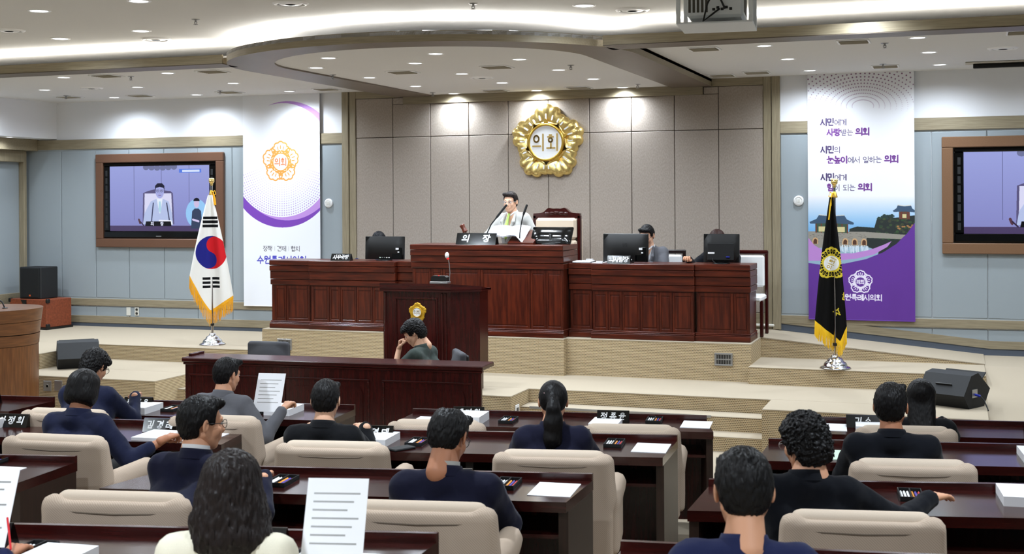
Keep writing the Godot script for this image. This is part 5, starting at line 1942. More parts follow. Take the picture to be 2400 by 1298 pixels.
func paint_screen() -> ImageTexture:
	var im := blank(640, 360, Color(0.60, 0.62, 0.85))
	for y in 360:
		var c := Color(0.62, 0.65, 0.88).lerp(Color(0.53, 0.54, 0.78), y / 360.0)
		im.fill_rect(Rect2i(0, y, 640, 1), c)
	for x: int in [158, 335, 512]: im.fill_rect(Rect2i(x, 0, 3, 300), Color(0.42, 0.43, 0.62))
	for k in 6: pfill(im, ring2(238 + k * 36, 12 - absf(k - 2.5) * 2, 20, 16, 16), Color(0.45, 0.47, 0.62))
	im.fill_rect(Rect2i(450, 20, 140, 20), Color(0.35, 0.5, 0.9))
	im.fill_rect(Rect2i(470, 24, 110, 12), Color(0.85, 0.9, 1.0))
	# high chair
	pfill(im, pv([218, 150, 250, 138, 300, 128, 340, 134, 395, 140, 410, 152, 418, 322, 214, 322]), Color(0.36, 0.34, 0.50))
	pfill(im, pv([228, 152, 400, 152, 408, 322, 224, 322]), Color(0.86, 0.86, 0.97))
	# man
	pfill(im, pv([268, 196, 300, 184, 352, 184, 384, 198, 404, 262, 410, 322, 216, 322, 226, 262]), Color(0.72, 0.77, 0.92))
	pfill(im, pv([306, 182, 344, 182, 330, 262, 322, 262]), Color(0.92, 0.95, 1.0))
	pfill(im, pv([320, 196, 332, 196, 336, 240, 327, 262, 317, 240]), Color(0.70, 0.85, 0.92))
	pfill(im, ring2(326, 142, 27, 37, 24), Color(0.66, 0.68, 0.90))
	pfill(im, pv([297, 140, 296, 110, 312, 96, 340, 96, 356, 110, 356, 140, 350, 122, 326, 116, 302, 122]), Color(0.13, 0.13, 0.22))
	for x: float in [313, 338]:
		ppath(im, ring2(x, 138, 10, 7, 12), 2, Color(0.35, 0.35, 0.5), true)
		pline(im, Vector2(x - 4, 138), Vector2(x + 4, 138), 3, Color(0.2, 0.2, 0.3))
	pline(im, Vector2(318, 163), Vector2(334, 163), 4, Color(0.5, 0.42, 0.62))
	pline(im, Vector2(322, 150), Vector2(330, 150), 3, Color(0.55, 0.55, 0.75))
	# microphones, paper, plate, gavel, desk
	pline(im, Vector2(284, 205), Vector2(270, 320), 7, Color(0.25, 0.26, 0.38))
	pline(im, Vector2(370, 205), Vector2(390, 320), 7, Color(0.25, 0.26, 0.38))
	pfill(im, pv([320, 298, 400, 300, 408, 325, 312, 325]), Color(0.95, 0.96, 1.0))
	im.fill_rect(Rect2i(0, 330, 640, 30), Color(0.30, 0.25, 0.40))
	pfill(im, pv([236, 306, 396, 306, 400, 332, 230, 332]), Color(0.04, 0.04, 0.07))
	pwrite(im, "의장", 268, 309, 20, 62, 4, Color(0.9, 0.92, 1.0))
	pline(im, Vector2(190, 296), Vector2(198, 316), 12, Color(0.34, 0.22, 0.28))
	pline(im, Vector2(198, 306), Vector2(222, 330), 6, Color(0.2, 0.15, 0.25))
	# sign interpreter in a round inset
	pfill(im, ring2(560, 262, 68, 78, 32), Color(0.60, 0.80, 0.98))
	pfill(im, pv([524, 345, 532, 250, 548, 236, 572, 236, 588, 250, 596, 345]), Color(0.22, 0.27, 0.38))
	pfill(im, ring2(560, 208, 17, 24, 20), Color(0.82, 0.76, 0.90))
	pfill(im, ring2(560, 196, 20, 18, 20, PI, TAU), Color(0.1, 0.1, 0.16))
	pline(im, Vector2(536, 296), Vector2(572, 306), 11, Color(0.85, 0.8, 0.95))
	return tex(im)

func banner(x: float, w: float, y0: float, y1: float, t: ImageTexture, label: String) -> void:
	var o := thing("banner", label, "banner", Vector3(x, y0, 0.055))
	var h := y1 - y0
	put(bx(-w / 2, w / 2, 0.0, h, 0.0, 0.004), "cloth_sheet", M.white, o)
	var m := mat(Color.WHITE, 0.55)
	m.albedo_texture = t
	m.texture_repeat = false
	var q := MB.new()
	q.quad(Vector3(-w / 2, 0, 0.005), Vector3(w / 2, 0, 0.005), Vector3(w / 2, h, 0.005), Vector3(-w / 2, h, 0.005))
	put(q, "print", m, o)
	put(bx(-w / 2, w / 2, -0.004, 0.006, 0.0, 0.008, 0.002), "bottom_hem", M.white if x < 0 else mat(Color(0.35, 0.17, 0.55), 0.6), o)

func paint_banner_left() -> ImageTexture:
	var S := 420.0   # pixels a metre
	var W := int(1.205 * S)
	var H := int(2.95 * S)
	var im := blank(W, H, Color(0.925, 0.93, 0.95))
	var at := func(u: float, y: float) -> Vector2: return Vector2(u * W, (3.845 - y) * S)
	var c: Vector2 = at.call(0.515, 2.836)
	pfill(im, ring2(c.x, c.y, 0.845 * S, 0.845 * S, 96), Color(0.46, 0.24, 0.68))
	c = at.call(0.575, 2.915)
	pfill(im, ring2(c.x, c.y, 0.825 * S, 0.825 * S, 96), Color(0.73, 0.55, 0.84))
	c = at.call(0.51, 2.926)
	pfill(im, ring2(c.x, c.y, 0.79 * S, 0.79 * S, 96), Color(0.925, 0.93, 0.95))
	for j in 17:
		var rr := (0.765 - 0.032 * j) * S
		var n := int(rr * 1.25 / 15.0)
		for i in 2 * n + 1:
			var a := PI / 2 + 1.25 * (i - n) / n
			var p := c + Vector2(cos(a), sin(a)) * rr
			if p.x < 3 or p.x > W - 3: continue
			var f := 1.0 - j / 17.0
			pfill(im, ring2(p.x, p.y, 1.5 + 3.0 * f, 1.5 + 3.0 * f, 8), Color(0.925, 0.93, 0.95).lerp(Color(0.72, 0.62, 0.83), 0.25 + 0.75 * f))
	var or_ := Color(0.95, 0.62, 0.27)
	pblossom(im, at.call(0.495, 2.90), 0.285 * S, or_, Color(0.95, 0.95, 0.96), Color(0.92, 0.50, 0.30), 8.0)
	var p: Vector2 = at.call(0.26, 1.735)
	var ink := Color(0.22, 0.20, 0.25)
	pwrite(im, "정책", p.x, p.y, 31, 30, 3, ink)
	pwrite(im, "견제", p.x + 92, p.y, 31, 30, 3, ink)
	pwrite(im, "협치", p.x + 184, p.y, 31, 30, 3, ink)
	for x: float in [76, 168]: pline(im, Vector2(p.x + x, p.y + 3), Vector2(p.x + x, p.y + 28), 2, Color(0.7, 0.7, 0.72))
	p = at.call(0.18, 1.595)
	pwrite(im, "수원특례시의회", p.x, p.y, 46, 47, 6.5, Color(0.28, 0.28, 0.72))
	return tex(im)

func paint_banner_right() -> ImageTexture:
	var W := 512
	var H := 1236
	var im := blank(W, H, Color(0.915, 0.92, 0.94))
	# px of the printed sheet: 2.055 per 1/249 of its width across
	var P := func(x: float, y: float) -> Vector2: return Vector2((x - 1894.0) * 2.056, (y - 169.5 - (2142.0 - x) * 0.02) * 2.125)
	# rings of dots at the head
	for j in 12:
		for i in 44:
			var a := -0.2 + (PI + 0.4) * i / 43.0
			var r := 24.0 + j * 12.5
			var p: Vector2 = P.call(2025 - cos(a) * r * 1.05, 252 - sin(a) * r * 0.62)
			if p.y < 2 or p.x < 2 or p.x > W - 3: continue
			var f := clampf((220.0 - p.y) / 200.0, 0.0, 1.0)
			if f <= 0.03: continue
			pfill(im, ring2(p.x, p.y, 1.6 + 2.6 * f, 1.6 + 2.6 * f, 8), Color(0.915, 0.92, 0.94).lerp(Color(0.55, 0.42, 0.53), f))
	var ink := Color(0.27, 0.20, 0.38)
	var pur := Color(0.42, 0.20, 0.52)
	for ln: Array in [[1925, 281, [["시민", 6.5, ink], ["에게", 3.0, ink]]], [1940, 305, [["사랑", 6.5, pur], ["받는 ", 3.0, ink], ["의회", 7.0, pur]]], [1925, 346, [["시민", 6.5, ink], ["의", 3.0, ink]]], [1940, 370, [["눈높이", 6.5, pur], ["에서 일하는 ", 3.0, ink], ["의회", 7.0, pur]]], [1925, 411, [["시민", 6.5, ink], ["에게", 3.0, ink]]], [1940, 435, [["힘", 6.5, pur], ["이 되는 ", 3.0, ink], ["의회", 7.0, pur]]]]:
		var p: Vector2 = P.call(ln[0], ln[1])
		var x := p.x
		for w: Array in ln[2]:
			var sz := 35.0 if w[1] > 4 else 31.0
			for ch: String in w[0]:
				if ch == " ":
					x += 14
					continue
				pwrite(im, ch, x, p.y + (35 - sz), sz, 0, w[1], w[2])
				x += sz * 0.96
	# evening sky, hills, wall with arches, pavilions, falls
	var y0: float = P.call(2020, 462).y
	var y1: float = P.call(2020, 545).y
	for y in range(int(y0), int(y1) + 170):
		var f := clampf((y - y0) / (y1 - y0), 0, 1)
		im.fill_rect(Rect2i(0, y, W, 1), Color(0.915, 0.91, 0.925).lerp(Color(0.42, 0.66, 0.86), f))
	var dk := Color(0.10, 0.14, 0.13)
	pfill(im, PackedVector2Array([P.call(1990, 560), P.call(1992, 540), P.call(2010, 534), P.call(2050, 536), P.call(2056, 516), P.call(2075, 506), P.call(2098, 512), P.call(2145, 505), P.call(2145, 640), P.call(1990, 640)]), dk)
	rng.seed = 3
	for k in 60:
		var p: Vector2 = P.call(2055 + rng.randf() * 88, 512 + rng.randf() * 50)
		pfill(im, ring2(p.x, p.y, 8, 6, 9), Color(0.13 + rng.randf() * 0.1, 0.20 + rng.randf() * 0.10, 0.15))
	for k in 22:
		var p: Vector2 = P.call(2058 + rng.randf() * 42, 504 + rng.randf() * 12)
		pfill(im, ring2(p.x, p.y, 7, 4, 8), Color(0.11, 0.20, 0.19))
	for k in 14:
		var p: Vector2 = P.call(2104 + rng.randf() * 34, 526 + rng.randf() * 12)
		pfill(im, ring2(p.x, p.y, 6, 4, 8), Color(0.62, 0.45, 0.26))
	# stone wall
	pfill(im, PackedVector2Array([P.call(1894, 548), P.call(2030, 546), P.call(2145, 552), P.call(2145, 562), P.call(2032, 560), P.call(2030, 582), P.call(1894, 592)]), Color(0.56, 0.54, 0.50))
	for k in 90:
		var p: Vector2 = P.call(1896 + rng.randf() * 132, 550 + rng.randf() * 28)
		pline(im, p, p + Vector2(7, 0), 2, Color(0.42, 0.40, 0.37))
	for x: float in [1911, 1982, 2004, 2026]:
		var p: Vector2 = P.call(x, 570)
		pfill(im, ring2(p.x, p.y, 14, 17, 16, PI, TAU), Color(0.78, 0.62, 0.45))
		im.fill_rect(Rect2i(int(p.x) - 14, int(p.y), 28, 16), Color(0.78, 0.62, 0.45))
		pfill(im, ring2(p.x, p.y + 2, 9, 12, 14, PI, TAU), Color(0.30, 0.17, 0.10))
		im.fill_rect(Rect2i(int(p.x) - 9, int(p.y) + 2, 18, 13), Color(0.30, 0.17, 0.10))
	for b: Array in [[1897, 2003, 508, 550, 1.0], [2093, 2146, 482, 514, 0.8]]:
		var x0: float = b[0]
		var x1: float = b[1]
		var xm := (x0 + x1) / 2
		var h: float = b[3] - b[2]
		pfill(im, PackedVector2Array([P.call(x0 + 14, b[2] + h * 0.45), P.call(x1 - 14, b[2] + h * 0.45), P.call(x1 - 14, b[3]), P.call(x0 + 14, b[3])]), Color(0.20, 0.30, 0.22))
		for k in 7:
			var x := lerpf(x0 + 16, x1 - 16, k / 6.0)
			pline(im, P.call(x, b[2] + h * 0.5), P.call(x, b[3]), 5, Color(0.42, 0.16, 0.12))
		pfill(im, PackedVector2Array([P.call(x0 + 22, b[2] + h * 0.66), P.call(x1 - 22, b[2] + h * 0.66), P.call(x1 - 22, b[3] - 2), P.call(x0 + 22, b[3] - 2)]), Color(0.80, 0.75, 0.55))
		pfill(im, PackedVector2Array([P.call(xm - (x1 - x0) * 0.28, b[2]), P.call(xm, b[2] + h * 0.06), P.call(xm + (x1 - x0) * 0.28, b[2]), P.call(xm + (x1 - x0) * 0.34, b[2] + h * 0.24), P.call(x1, b[2] + h * 0.42), P.call(x1 - 2, b[2] + h * 0.52), P.call(xm, b[2] + h * 0.46), P.call(x0 + 2, b[2] + h * 0.52), P.call(x0, b[2] + h * 0.42), P.call(xm - (x1 - x0) * 0.34, b[2] + h * 0.24)]), Color(0.20, 0.30, 0.40))
		ppath(im, PackedVector2Array([P.call(xm - (x1 - x0) * 0.28, b[2]), P.call(xm, b[2] + h * 0.06), P.call(xm + (x1 - x0) * 0.28, b[2])]), 4, Color(0.80, 0.80, 0.78))
	pfill(im, PackedVector2Array([P.call(1894, 588), P.call(2030, 580), P.call(2060, 590), P.call(2050, 640), P.call(1894, 640)]), Color(0.55, 0.66, 0.74))
	for k in 44:
		var x := 1965 + rng.randf() * 70
		pline(im, P.call(x, 578 + rng.randf() * 4), P.call(x + rng.randf() * 3, 590 + rng.randf() * 8), 3, Color(0.80, 0.85, 0.89))
	# swooshes and the purple foot
	pfill(im, PackedVector2Array([P.call(1894, 563), P.call(1908, 580), P.call(1930, 593), P.call(1960, 599), P.call(2000, 597), P.call(2040, 588), P.call(2072, 575), P.call(2090, 566), P.call(2080, 580), P.call(2050, 598), P.call(2010, 609), P.call(1960, 616), P.call(1894, 618)]), Color(0.70, 0.50, 0.77))
	pfill(im, PackedVector2Array([P.call(1894, 623), P.call(1930, 627), P.call(1980, 622), P.call(2030, 610), P.call(2070, 593), P.call(2100, 573), P.call(2125, 548), P.call(2146, 518), P.call(2146, 770), P.call(1890, 770)]), Color(0.36, 0.165, 0.55))
	var c: Vector2 = P.call(2017, 664)
	var lav := Color(0.90, 0.87, 0.93)
	pblossom(im, c, 58, lav, Color(0.36, 0.165, 0.55), lav, 5.5)
	var p: Vector2 = P.call(1966, 694)
	pwrite(im, "수원특례시의회", p.x, p.y, 31, 30, 5, lav)
	return tex(im)

func projector() -> void:
	var o := thing("projector", "white ceiling projector in a hanging white cage at the top edge", "projector", Vector3(3.36, 3.6, 6.45), 0.10)
	var wp := mat(Color(0.88, 0.90, 0.91), 0.4)
	var tray := MB.new()
	tray.box(Vector3(-0.27, 0.0, -0.27), Vector3(0.27, 0.012, 0.27), 0.004)
	tray.t = Transform3D()
	put(tray, "tray", wp, o)
	for sx: float in [-1.0, 1.0]:
		for sz: float in [-1.0, 1.0]:
			put(bx(sx * 0.255 - 0.015, sx * 0.255 + 0.015, 0.01, 0.40, sz * 0.255 - 0.015, sz * 0.255 + 0.015, 0.004), "post", wp, o)
	var q := MB.new()
	q.box(Vector3(-0.20, 0.05, -0.22), Vector3(0.20, 0.26, 0.19), 0.02)
	put(q, "housing", wp, o)
	for k in 6:
		put(bx(0.199, 0.203, 0.09, 0.22, -0.17 + 0.055 * k, -0.13 + 0.055 * k, 0.001), "air_grille", M.vent_dark, o)
	for k in 5:
		put(bx(-0.19 + 0.03 * k, -0.172 + 0.03 * k, 0.09, 0.20, 0.189, 0.193, 0.001), "air_grille", M.vent_dark, o)
	for k in 5:
		put(bx(-0.02 + 0.03 * k, 0.0 + 0.03 * k, 0.10 + 0.012 * (k % 2), 0.118 + 0.012 * (k % 2), 0.189, 0.196, 0.001), "socket", M.black, o)
	q = MB.new()
	q.tube(PackedVector3Array([Vector3(0.03, 0.11, 0.195), Vector3(-0.02, 0.06, 0.26), Vector3(-0.08, 0.02, 0.24), Vector3(-0.05, 0.14, 0.25), Vector3(0.0, 0.25, 0.2), Vector3(0.06, 0.38, 0.1)]), 0.007, 8)
	put(q, "cable", M.black, o)
	q = MB.new()
	q.tube(PackedVector3Array([Vector3(0.07, 0.11, 0.195), Vector3(0.03, 0.2, 0.25), Vector3(0.02, 0.28, 0.2), Vector3(0.07, 0.38, 0.12)]), 0.007, 8)
	put(q, "cable", M.black, o)

# ------------------------------------------------------------------ people
func hair_noise(freq: float) -> FastNoiseLite:
	var f := FastNoiseLite.new()
	f.seed = 4
	f.frequency = freq
	f.fractal_octaves = 2
	return f

func head_shape() -> MB:   # face towards -z, ears at y = 0
	if head_cache.has("head"): return head_cache.head
	var f := SDF.new()
	f.k = 0.022
	f.ell(Vector3(0, 0.025, 0.015), Vector3(0.073, 0.087, 0.093))
	f.ell(Vector3(0, -0.045, -0.028), Vector3(0.056, 0.074, 0.06))
	for s: float in [-1.0, 1.0]:
		f.cap(Vector3(s * 0.052, -0.05, 0.005), Vector3(s * 0.016, -0.098, -0.058), 0.016, 0.016)
		f.ell(Vector3(s * 0.037, -0.030, -0.056), Vector3(0.024, 0.026, 0.024))
		f.ell(Vector3(s * 0.0105, -0.032, -0.092), Vector3(0.009, 0.007, 0.010))
	f.cap(Vector3(-0.034, 0.020, -0.072), Vector3(0.034, 0.020, -0.072), 0.013, 0.013)
	f.cap(Vector3(0, 0.010, -0.083), Vector3(0, -0.027, -0.103), 0.007, 0.011)
	f.ell(Vector3(0, -0.096, -0.064), Vector3(0.02, 0.017, 0.018))
	f.cap(Vector3(-0.017, -0.056, -0.083), Vector3(0.017, -0.056, -0.083), 0.007, 0.007)
	f.cap(Vector3(-0.013, -0.067, -0.082), Vector3(0.013, -0.067, -0.082), 0.007, 0.007)
	f.cap(Vector3(0, -0.05, 0.022), Vector3(0, -0.17, 0.035), 0.05, 0.054)
	for s: float in [-1.0, 1.0]:
		f.ell(Vector3(s * 0.031, 0.001, -0.092), Vector3(0.017, 0.010, 0.012), Basis(), true, 0.012)
		f.ell(Vector3(s * 0.079, -0.008, 0.012), Vector3(0.008, 0.031, 0.018), Basis(Vector3.UP, s * 0.35), false, 0.008)
		f.ell(Vector3(s * 0.086, -0.006, 0.008), Vector3(0.005, 0.017, 0.009), Basis(), true, 0.004)
	f.cap(Vector3(-0.018, -0.0615, -0.0915), Vector3(0.018, -0.0615, -0.0915), 0.0018, 0.0018, true, 0.004)
	var m := MB.new()
	f.build(0.0042, m)
	head_cache.head = m
	return m

func hair_shape(style: String) -> MB:
	if head_cache.has(style): return head_cache[style]
	var f := SDF.new()
	f.k = 0.03
	f.noise = hair_noise(1.0)
	f.namp = 0.0055
	f.nscale = Vector3(95, 22, 95)
	var cell := 0.0048
	var face := func(top: float, depth: float) -> void:
		f.rbox(Vector3(0, top - 0.12, -0.155), Vector3(0.12, 0.12, 0.155 - depth), 0.03, Basis(), true, 0.012)
	var sides := func(y: float) -> void:
		for s: float in [-1.0, 1.0]:
			f.rbox(Vector3(s * 0.10, y - 0.10, -0.03), Vector3(0.045, 0.10, 0.068), 0.015, Basis(), true, 0.012)
	match style:
		"short", "thin", "crown":
			f.ell(Vector3(0, 0.036, 0.014), Vector3(0.081, 0.088, 0.102))
			f.ell(Vector3(0, -0.008, 0.042), Vector3(0.077, 0.082, 0.068))
			f.cap(Vector3(-0.045, 0.085, -0.055), Vector3(0.05, 0.095, -0.06), 0.022, 0.02)
			face.call(0.068, 0.04)
			sides.call(-0.008)
			f.rbox(Vector3(0, -0.17, 0.06), Vector3(0.12, 0.085, 0.12), 0.02, Basis(Vector3.RIGHT, 0.25), true, 0.015)
			if style == "thin": f.ell(Vector3(0.0, 0.115, 0.048), Vector3(0.03, 0.026, 0.034), Basis(), true, 0.02)
			if style == "crown": f.ell(Vector3(0.018, 0.075, 0.112), Vector3(0.011, 0.014, 0.018), Basis(), true, 0.012)
		"fluffy":
			f.namp = 0.008
			f.nscale = Vector3(70, 40, 70)
			f.ell(Vector3(0, 0.035, 0.012), Vector3(0.092, 0.096, 0.112))
			f.ell(Vector3(0, -0.02, 0.045), Vector3(0.085, 0.09, 0.075))
			f.ell(Vector3(0, 0.055, -0.065), Vector3(0.075, 0.045, 0.04))
			face.call(0.045, 0.04)
			sides.call(-0.02)
			f.rbox(Vector3(0, -0.185, 0.06), Vector3(0.13, 0.085, 0.13), 0.02, Basis(), true, 0.015)
		"bob":
			f.namp = 0.003
			f.ell(Vector3(0, 0.025, 0.014), Vector3(0.096, 0.1, 0.112))
			f.ell(Vector3(0, -0.045, 0.025), Vector3(0.104, 0.085, 0.098))
			face.call(0.055, 0.03)
			f.rbox(Vector3(0, -0.19, 0.0), Vector3(0.16, 0.075, 0.16), 0.02, Basis(Vector3.RIGHT, -0.22), true, 0.02)
		"pony":
			f.namp = 0.0022
			f.ell(Vector3(0, 0.032, 0.014), Vector3(0.081, 0.087, 0.103))
			f.ell(Vector3(0, -0.004, 0.035), Vector3(0.077, 0.075, 0.07))
			face.call(0.07, 0.035)
			sides.call(0.0)
			f.rbox(Vector3(0, -0.16, 0.05), Vector3(0.12, 0.085, 0.10), 0.02, Basis(Vector3.RIGHT, 0.5), true, 0.015)
			f.cap(Vector3(0, 0.01, 0.095), Vector3(0, -0.005, 0.125), 0.024, 0.022)
			f.chain([Vector3(0, -0.005, 0.125), Vector3(0, -0.05, 0.135), Vector3(-0.005, -0.13, 0.12), Vector3(-0.012, -0.22, 0.105), Vector3(-0.02, -0.285, 0.095)], [0.022, 0.034, 0.045, 0.042, 0.012])
			f.cap(Vector3(0.02, -0.10, 0.125), Vector3(0.03, -0.24, 0.1), 0.03, 0.014)
		"long":
			f.namp = 0.003
			f.ell(Vector3(0, 0.03, 0.014), Vector3(0.091, 0.093, 0.108))
			f.rbox(Vector3(0, -0.13, 0.05), Vector3(0.092, 0.19, 0.05), 0.045, Basis(Vector3.RIGHT, -0.08))
			face.call(0.06, 0.02)
		"wavy":
			f.namp = 0.007
			f.nscale = Vector3(62, 16, 62)
			f.ell(Vector3(0, 0.03, 0.014), Vector3(0.098, 0.098, 0.112))
			f.ell(Vector3(0, -0.045, 0.025), Vector3(0.117, 0.1, 0.108))
			f.ell(Vector3(0.0, -0.10, 0.03), Vector3(0.12, 0.075, 0.1))
			for i in 9:
				var a := PI * (0.02 + 0.96 * i / 8.0)
				var c := Vector3(cos(a) * 0.098, -0.155 + 0.012 * sin(i * 2.3), 0.015 + sin(a) * 0.085)
				f.chain([c + Vector3(0, 0.05, 0), c + Vector3(0.01, 0.0, 0.012), c + Vector3(-0.008 + 0.016 * (i % 2), -0.035, 0.004), c + Vector3(-0.012, -0.04, -0.01)], [0.03, 0.026, 0.017, 0.01])
			face.call(0.055, 0.03)
		"curly":
			f.namp = 0.013
			f.noise = hair_noise(1.0)
			f.nscale = Vector3(48, 48, 48)
			f.ell(Vector3(0, 0.03, 0.014), Vector3(0.1, 0.104, 0.116))
			f.ell(Vector3(0, -0.04, 0.04), Vector3(0.1, 0.09, 0.088))
			face.call(0.06, 0.035)
			sides.call(-0.045)
			f.rbox(Vector3(0, -0.19, 0.05), Vector3(0.13, 0.07, 0.13), 0.02, Basis(), true, 0.02)
	var m := MB.new()
	f.build(cell, m)
	head_cache[style] = m
	return m

# a right hand: wrist at the origin, fingers along -z, palm down, thumb at -x
func hand_shape(pose: String) -> MB:
	if head_cache.has("hand_" + pose): return head_cache["hand_" + pose]
	var f := SDF.new()
	f.k = 0.009
	f.cap(Vector3(0, 0, 0.04), Vector3(0, 0, -0.005), 0.026, 0.025)
	for i in 4:
		f.cap(Vector3(-0.014 + 0.009 * i, 0, -0.01), Vector3(-0.029 + 0.019 * i, 0.002, -0.075), 0.014, 0.0115)
	var curl: float = {"rest": 0.28, "grip": 0.85, "fist": 1.25}[pose]
	var lens := [0.066, 0.075, 0.069, 0.054]
	for i in 4:
		var p := Vector3(-0.030 + 0.020 * i, 0.003, -0.080)
		var ang := 0.12
		var spread := (i - 1.4) * -0.05
		var pts := [p]
		var segs := [0.44, 0.32, 0.24]
		for s in 3:
			ang += curl * [0.55, 1.0, 0.8][s]
			var d := Vector3(-sin(spread), -sin(ang), -cos(ang)).normalized()
			p += d * lens[i] * segs[s]
			pts.append(p)
		f.k = 0.004
		f.cap(pts[0], pts[1], 0.0098, 0.009)
		f.cap(pts[1], pts[2], 0.009, 0.0082)
		f.cap(pts[2], pts[3], 0.0082, 0.0068)
	f.k = 0.008
	var th := [Vector3(-0.018, -0.006, -0.018), Vector3(-0.042, -0.014, -0.045), Vector3(-0.050, -0.022, -0.075), Vector3(-0.044, -0.030, -0.100)]
	if pose != "rest": th = [Vector3(-0.018, -0.008, -0.018), Vector3(-0.040, -0.024, -0.045), Vector3(-0.036, -0.040, -0.072), Vector3(-0.022, -0.048, -0.092)]
	f.chain(th, [0.016, 0.0125, 0.0105, 0.008])
	var m := MB.new()
	f.build(0.0034, m)
	head_cache["hand_" + pose] = m
	return m

func elbow_of(s: Vector3, w: Vector3, a: float, b: float, pole: Vector3) -> Vector3:
	var d := w - s
	var l := minf(d.length(), (a + b) * 0.995)
	var x := (a * a - b * b + l * l) / (2.0 * l)
	var h := sqrt(maxf(a * a - x * x, 0.0))
	var dn := d.normalized()
	var pp := (pole - dn * pole.dot(dn)).normalized()
	return s + dn * x + pp * h

func seated_legs() -> MB:
	if head_cache.has("legs"): return head_cache.legs
	var f := SDF.new()
	f.k = 0.05
	f.rbox(Vector3(0, 0.52, 0.06), Vector3(0.17, 0.085, 0.14), 0.06)
	for s: float in [-1.0, 1.0]:
		f.chain([Vector3(s * 0.09, 0.52, 0.0), Vector3(s * 0.11, 0.535, -0.36), Vector3(s * 0.11, 0.10, -0.34)], [0.09, 0.068, 0.05])
	var m := MB.new()
	f.build(0.024, m)
	head_cache.legs = m
	return m

func shoe_pair() -> MB:
	if head_cache.has("shoes"): return head_cache.shoes
	var f := SDF.new()
	f.k = 0.03
	for s: float in [-1.0, 1.0]:
		f.cap(Vector3(s * 0.11, 0.05, -0.31), Vector3(s * 0.11, 0.037, -0.50), 0.042, 0.034)
	var m := MB.new()
	f.build(0.016, m)
	head_cache.shoes = m
	return m

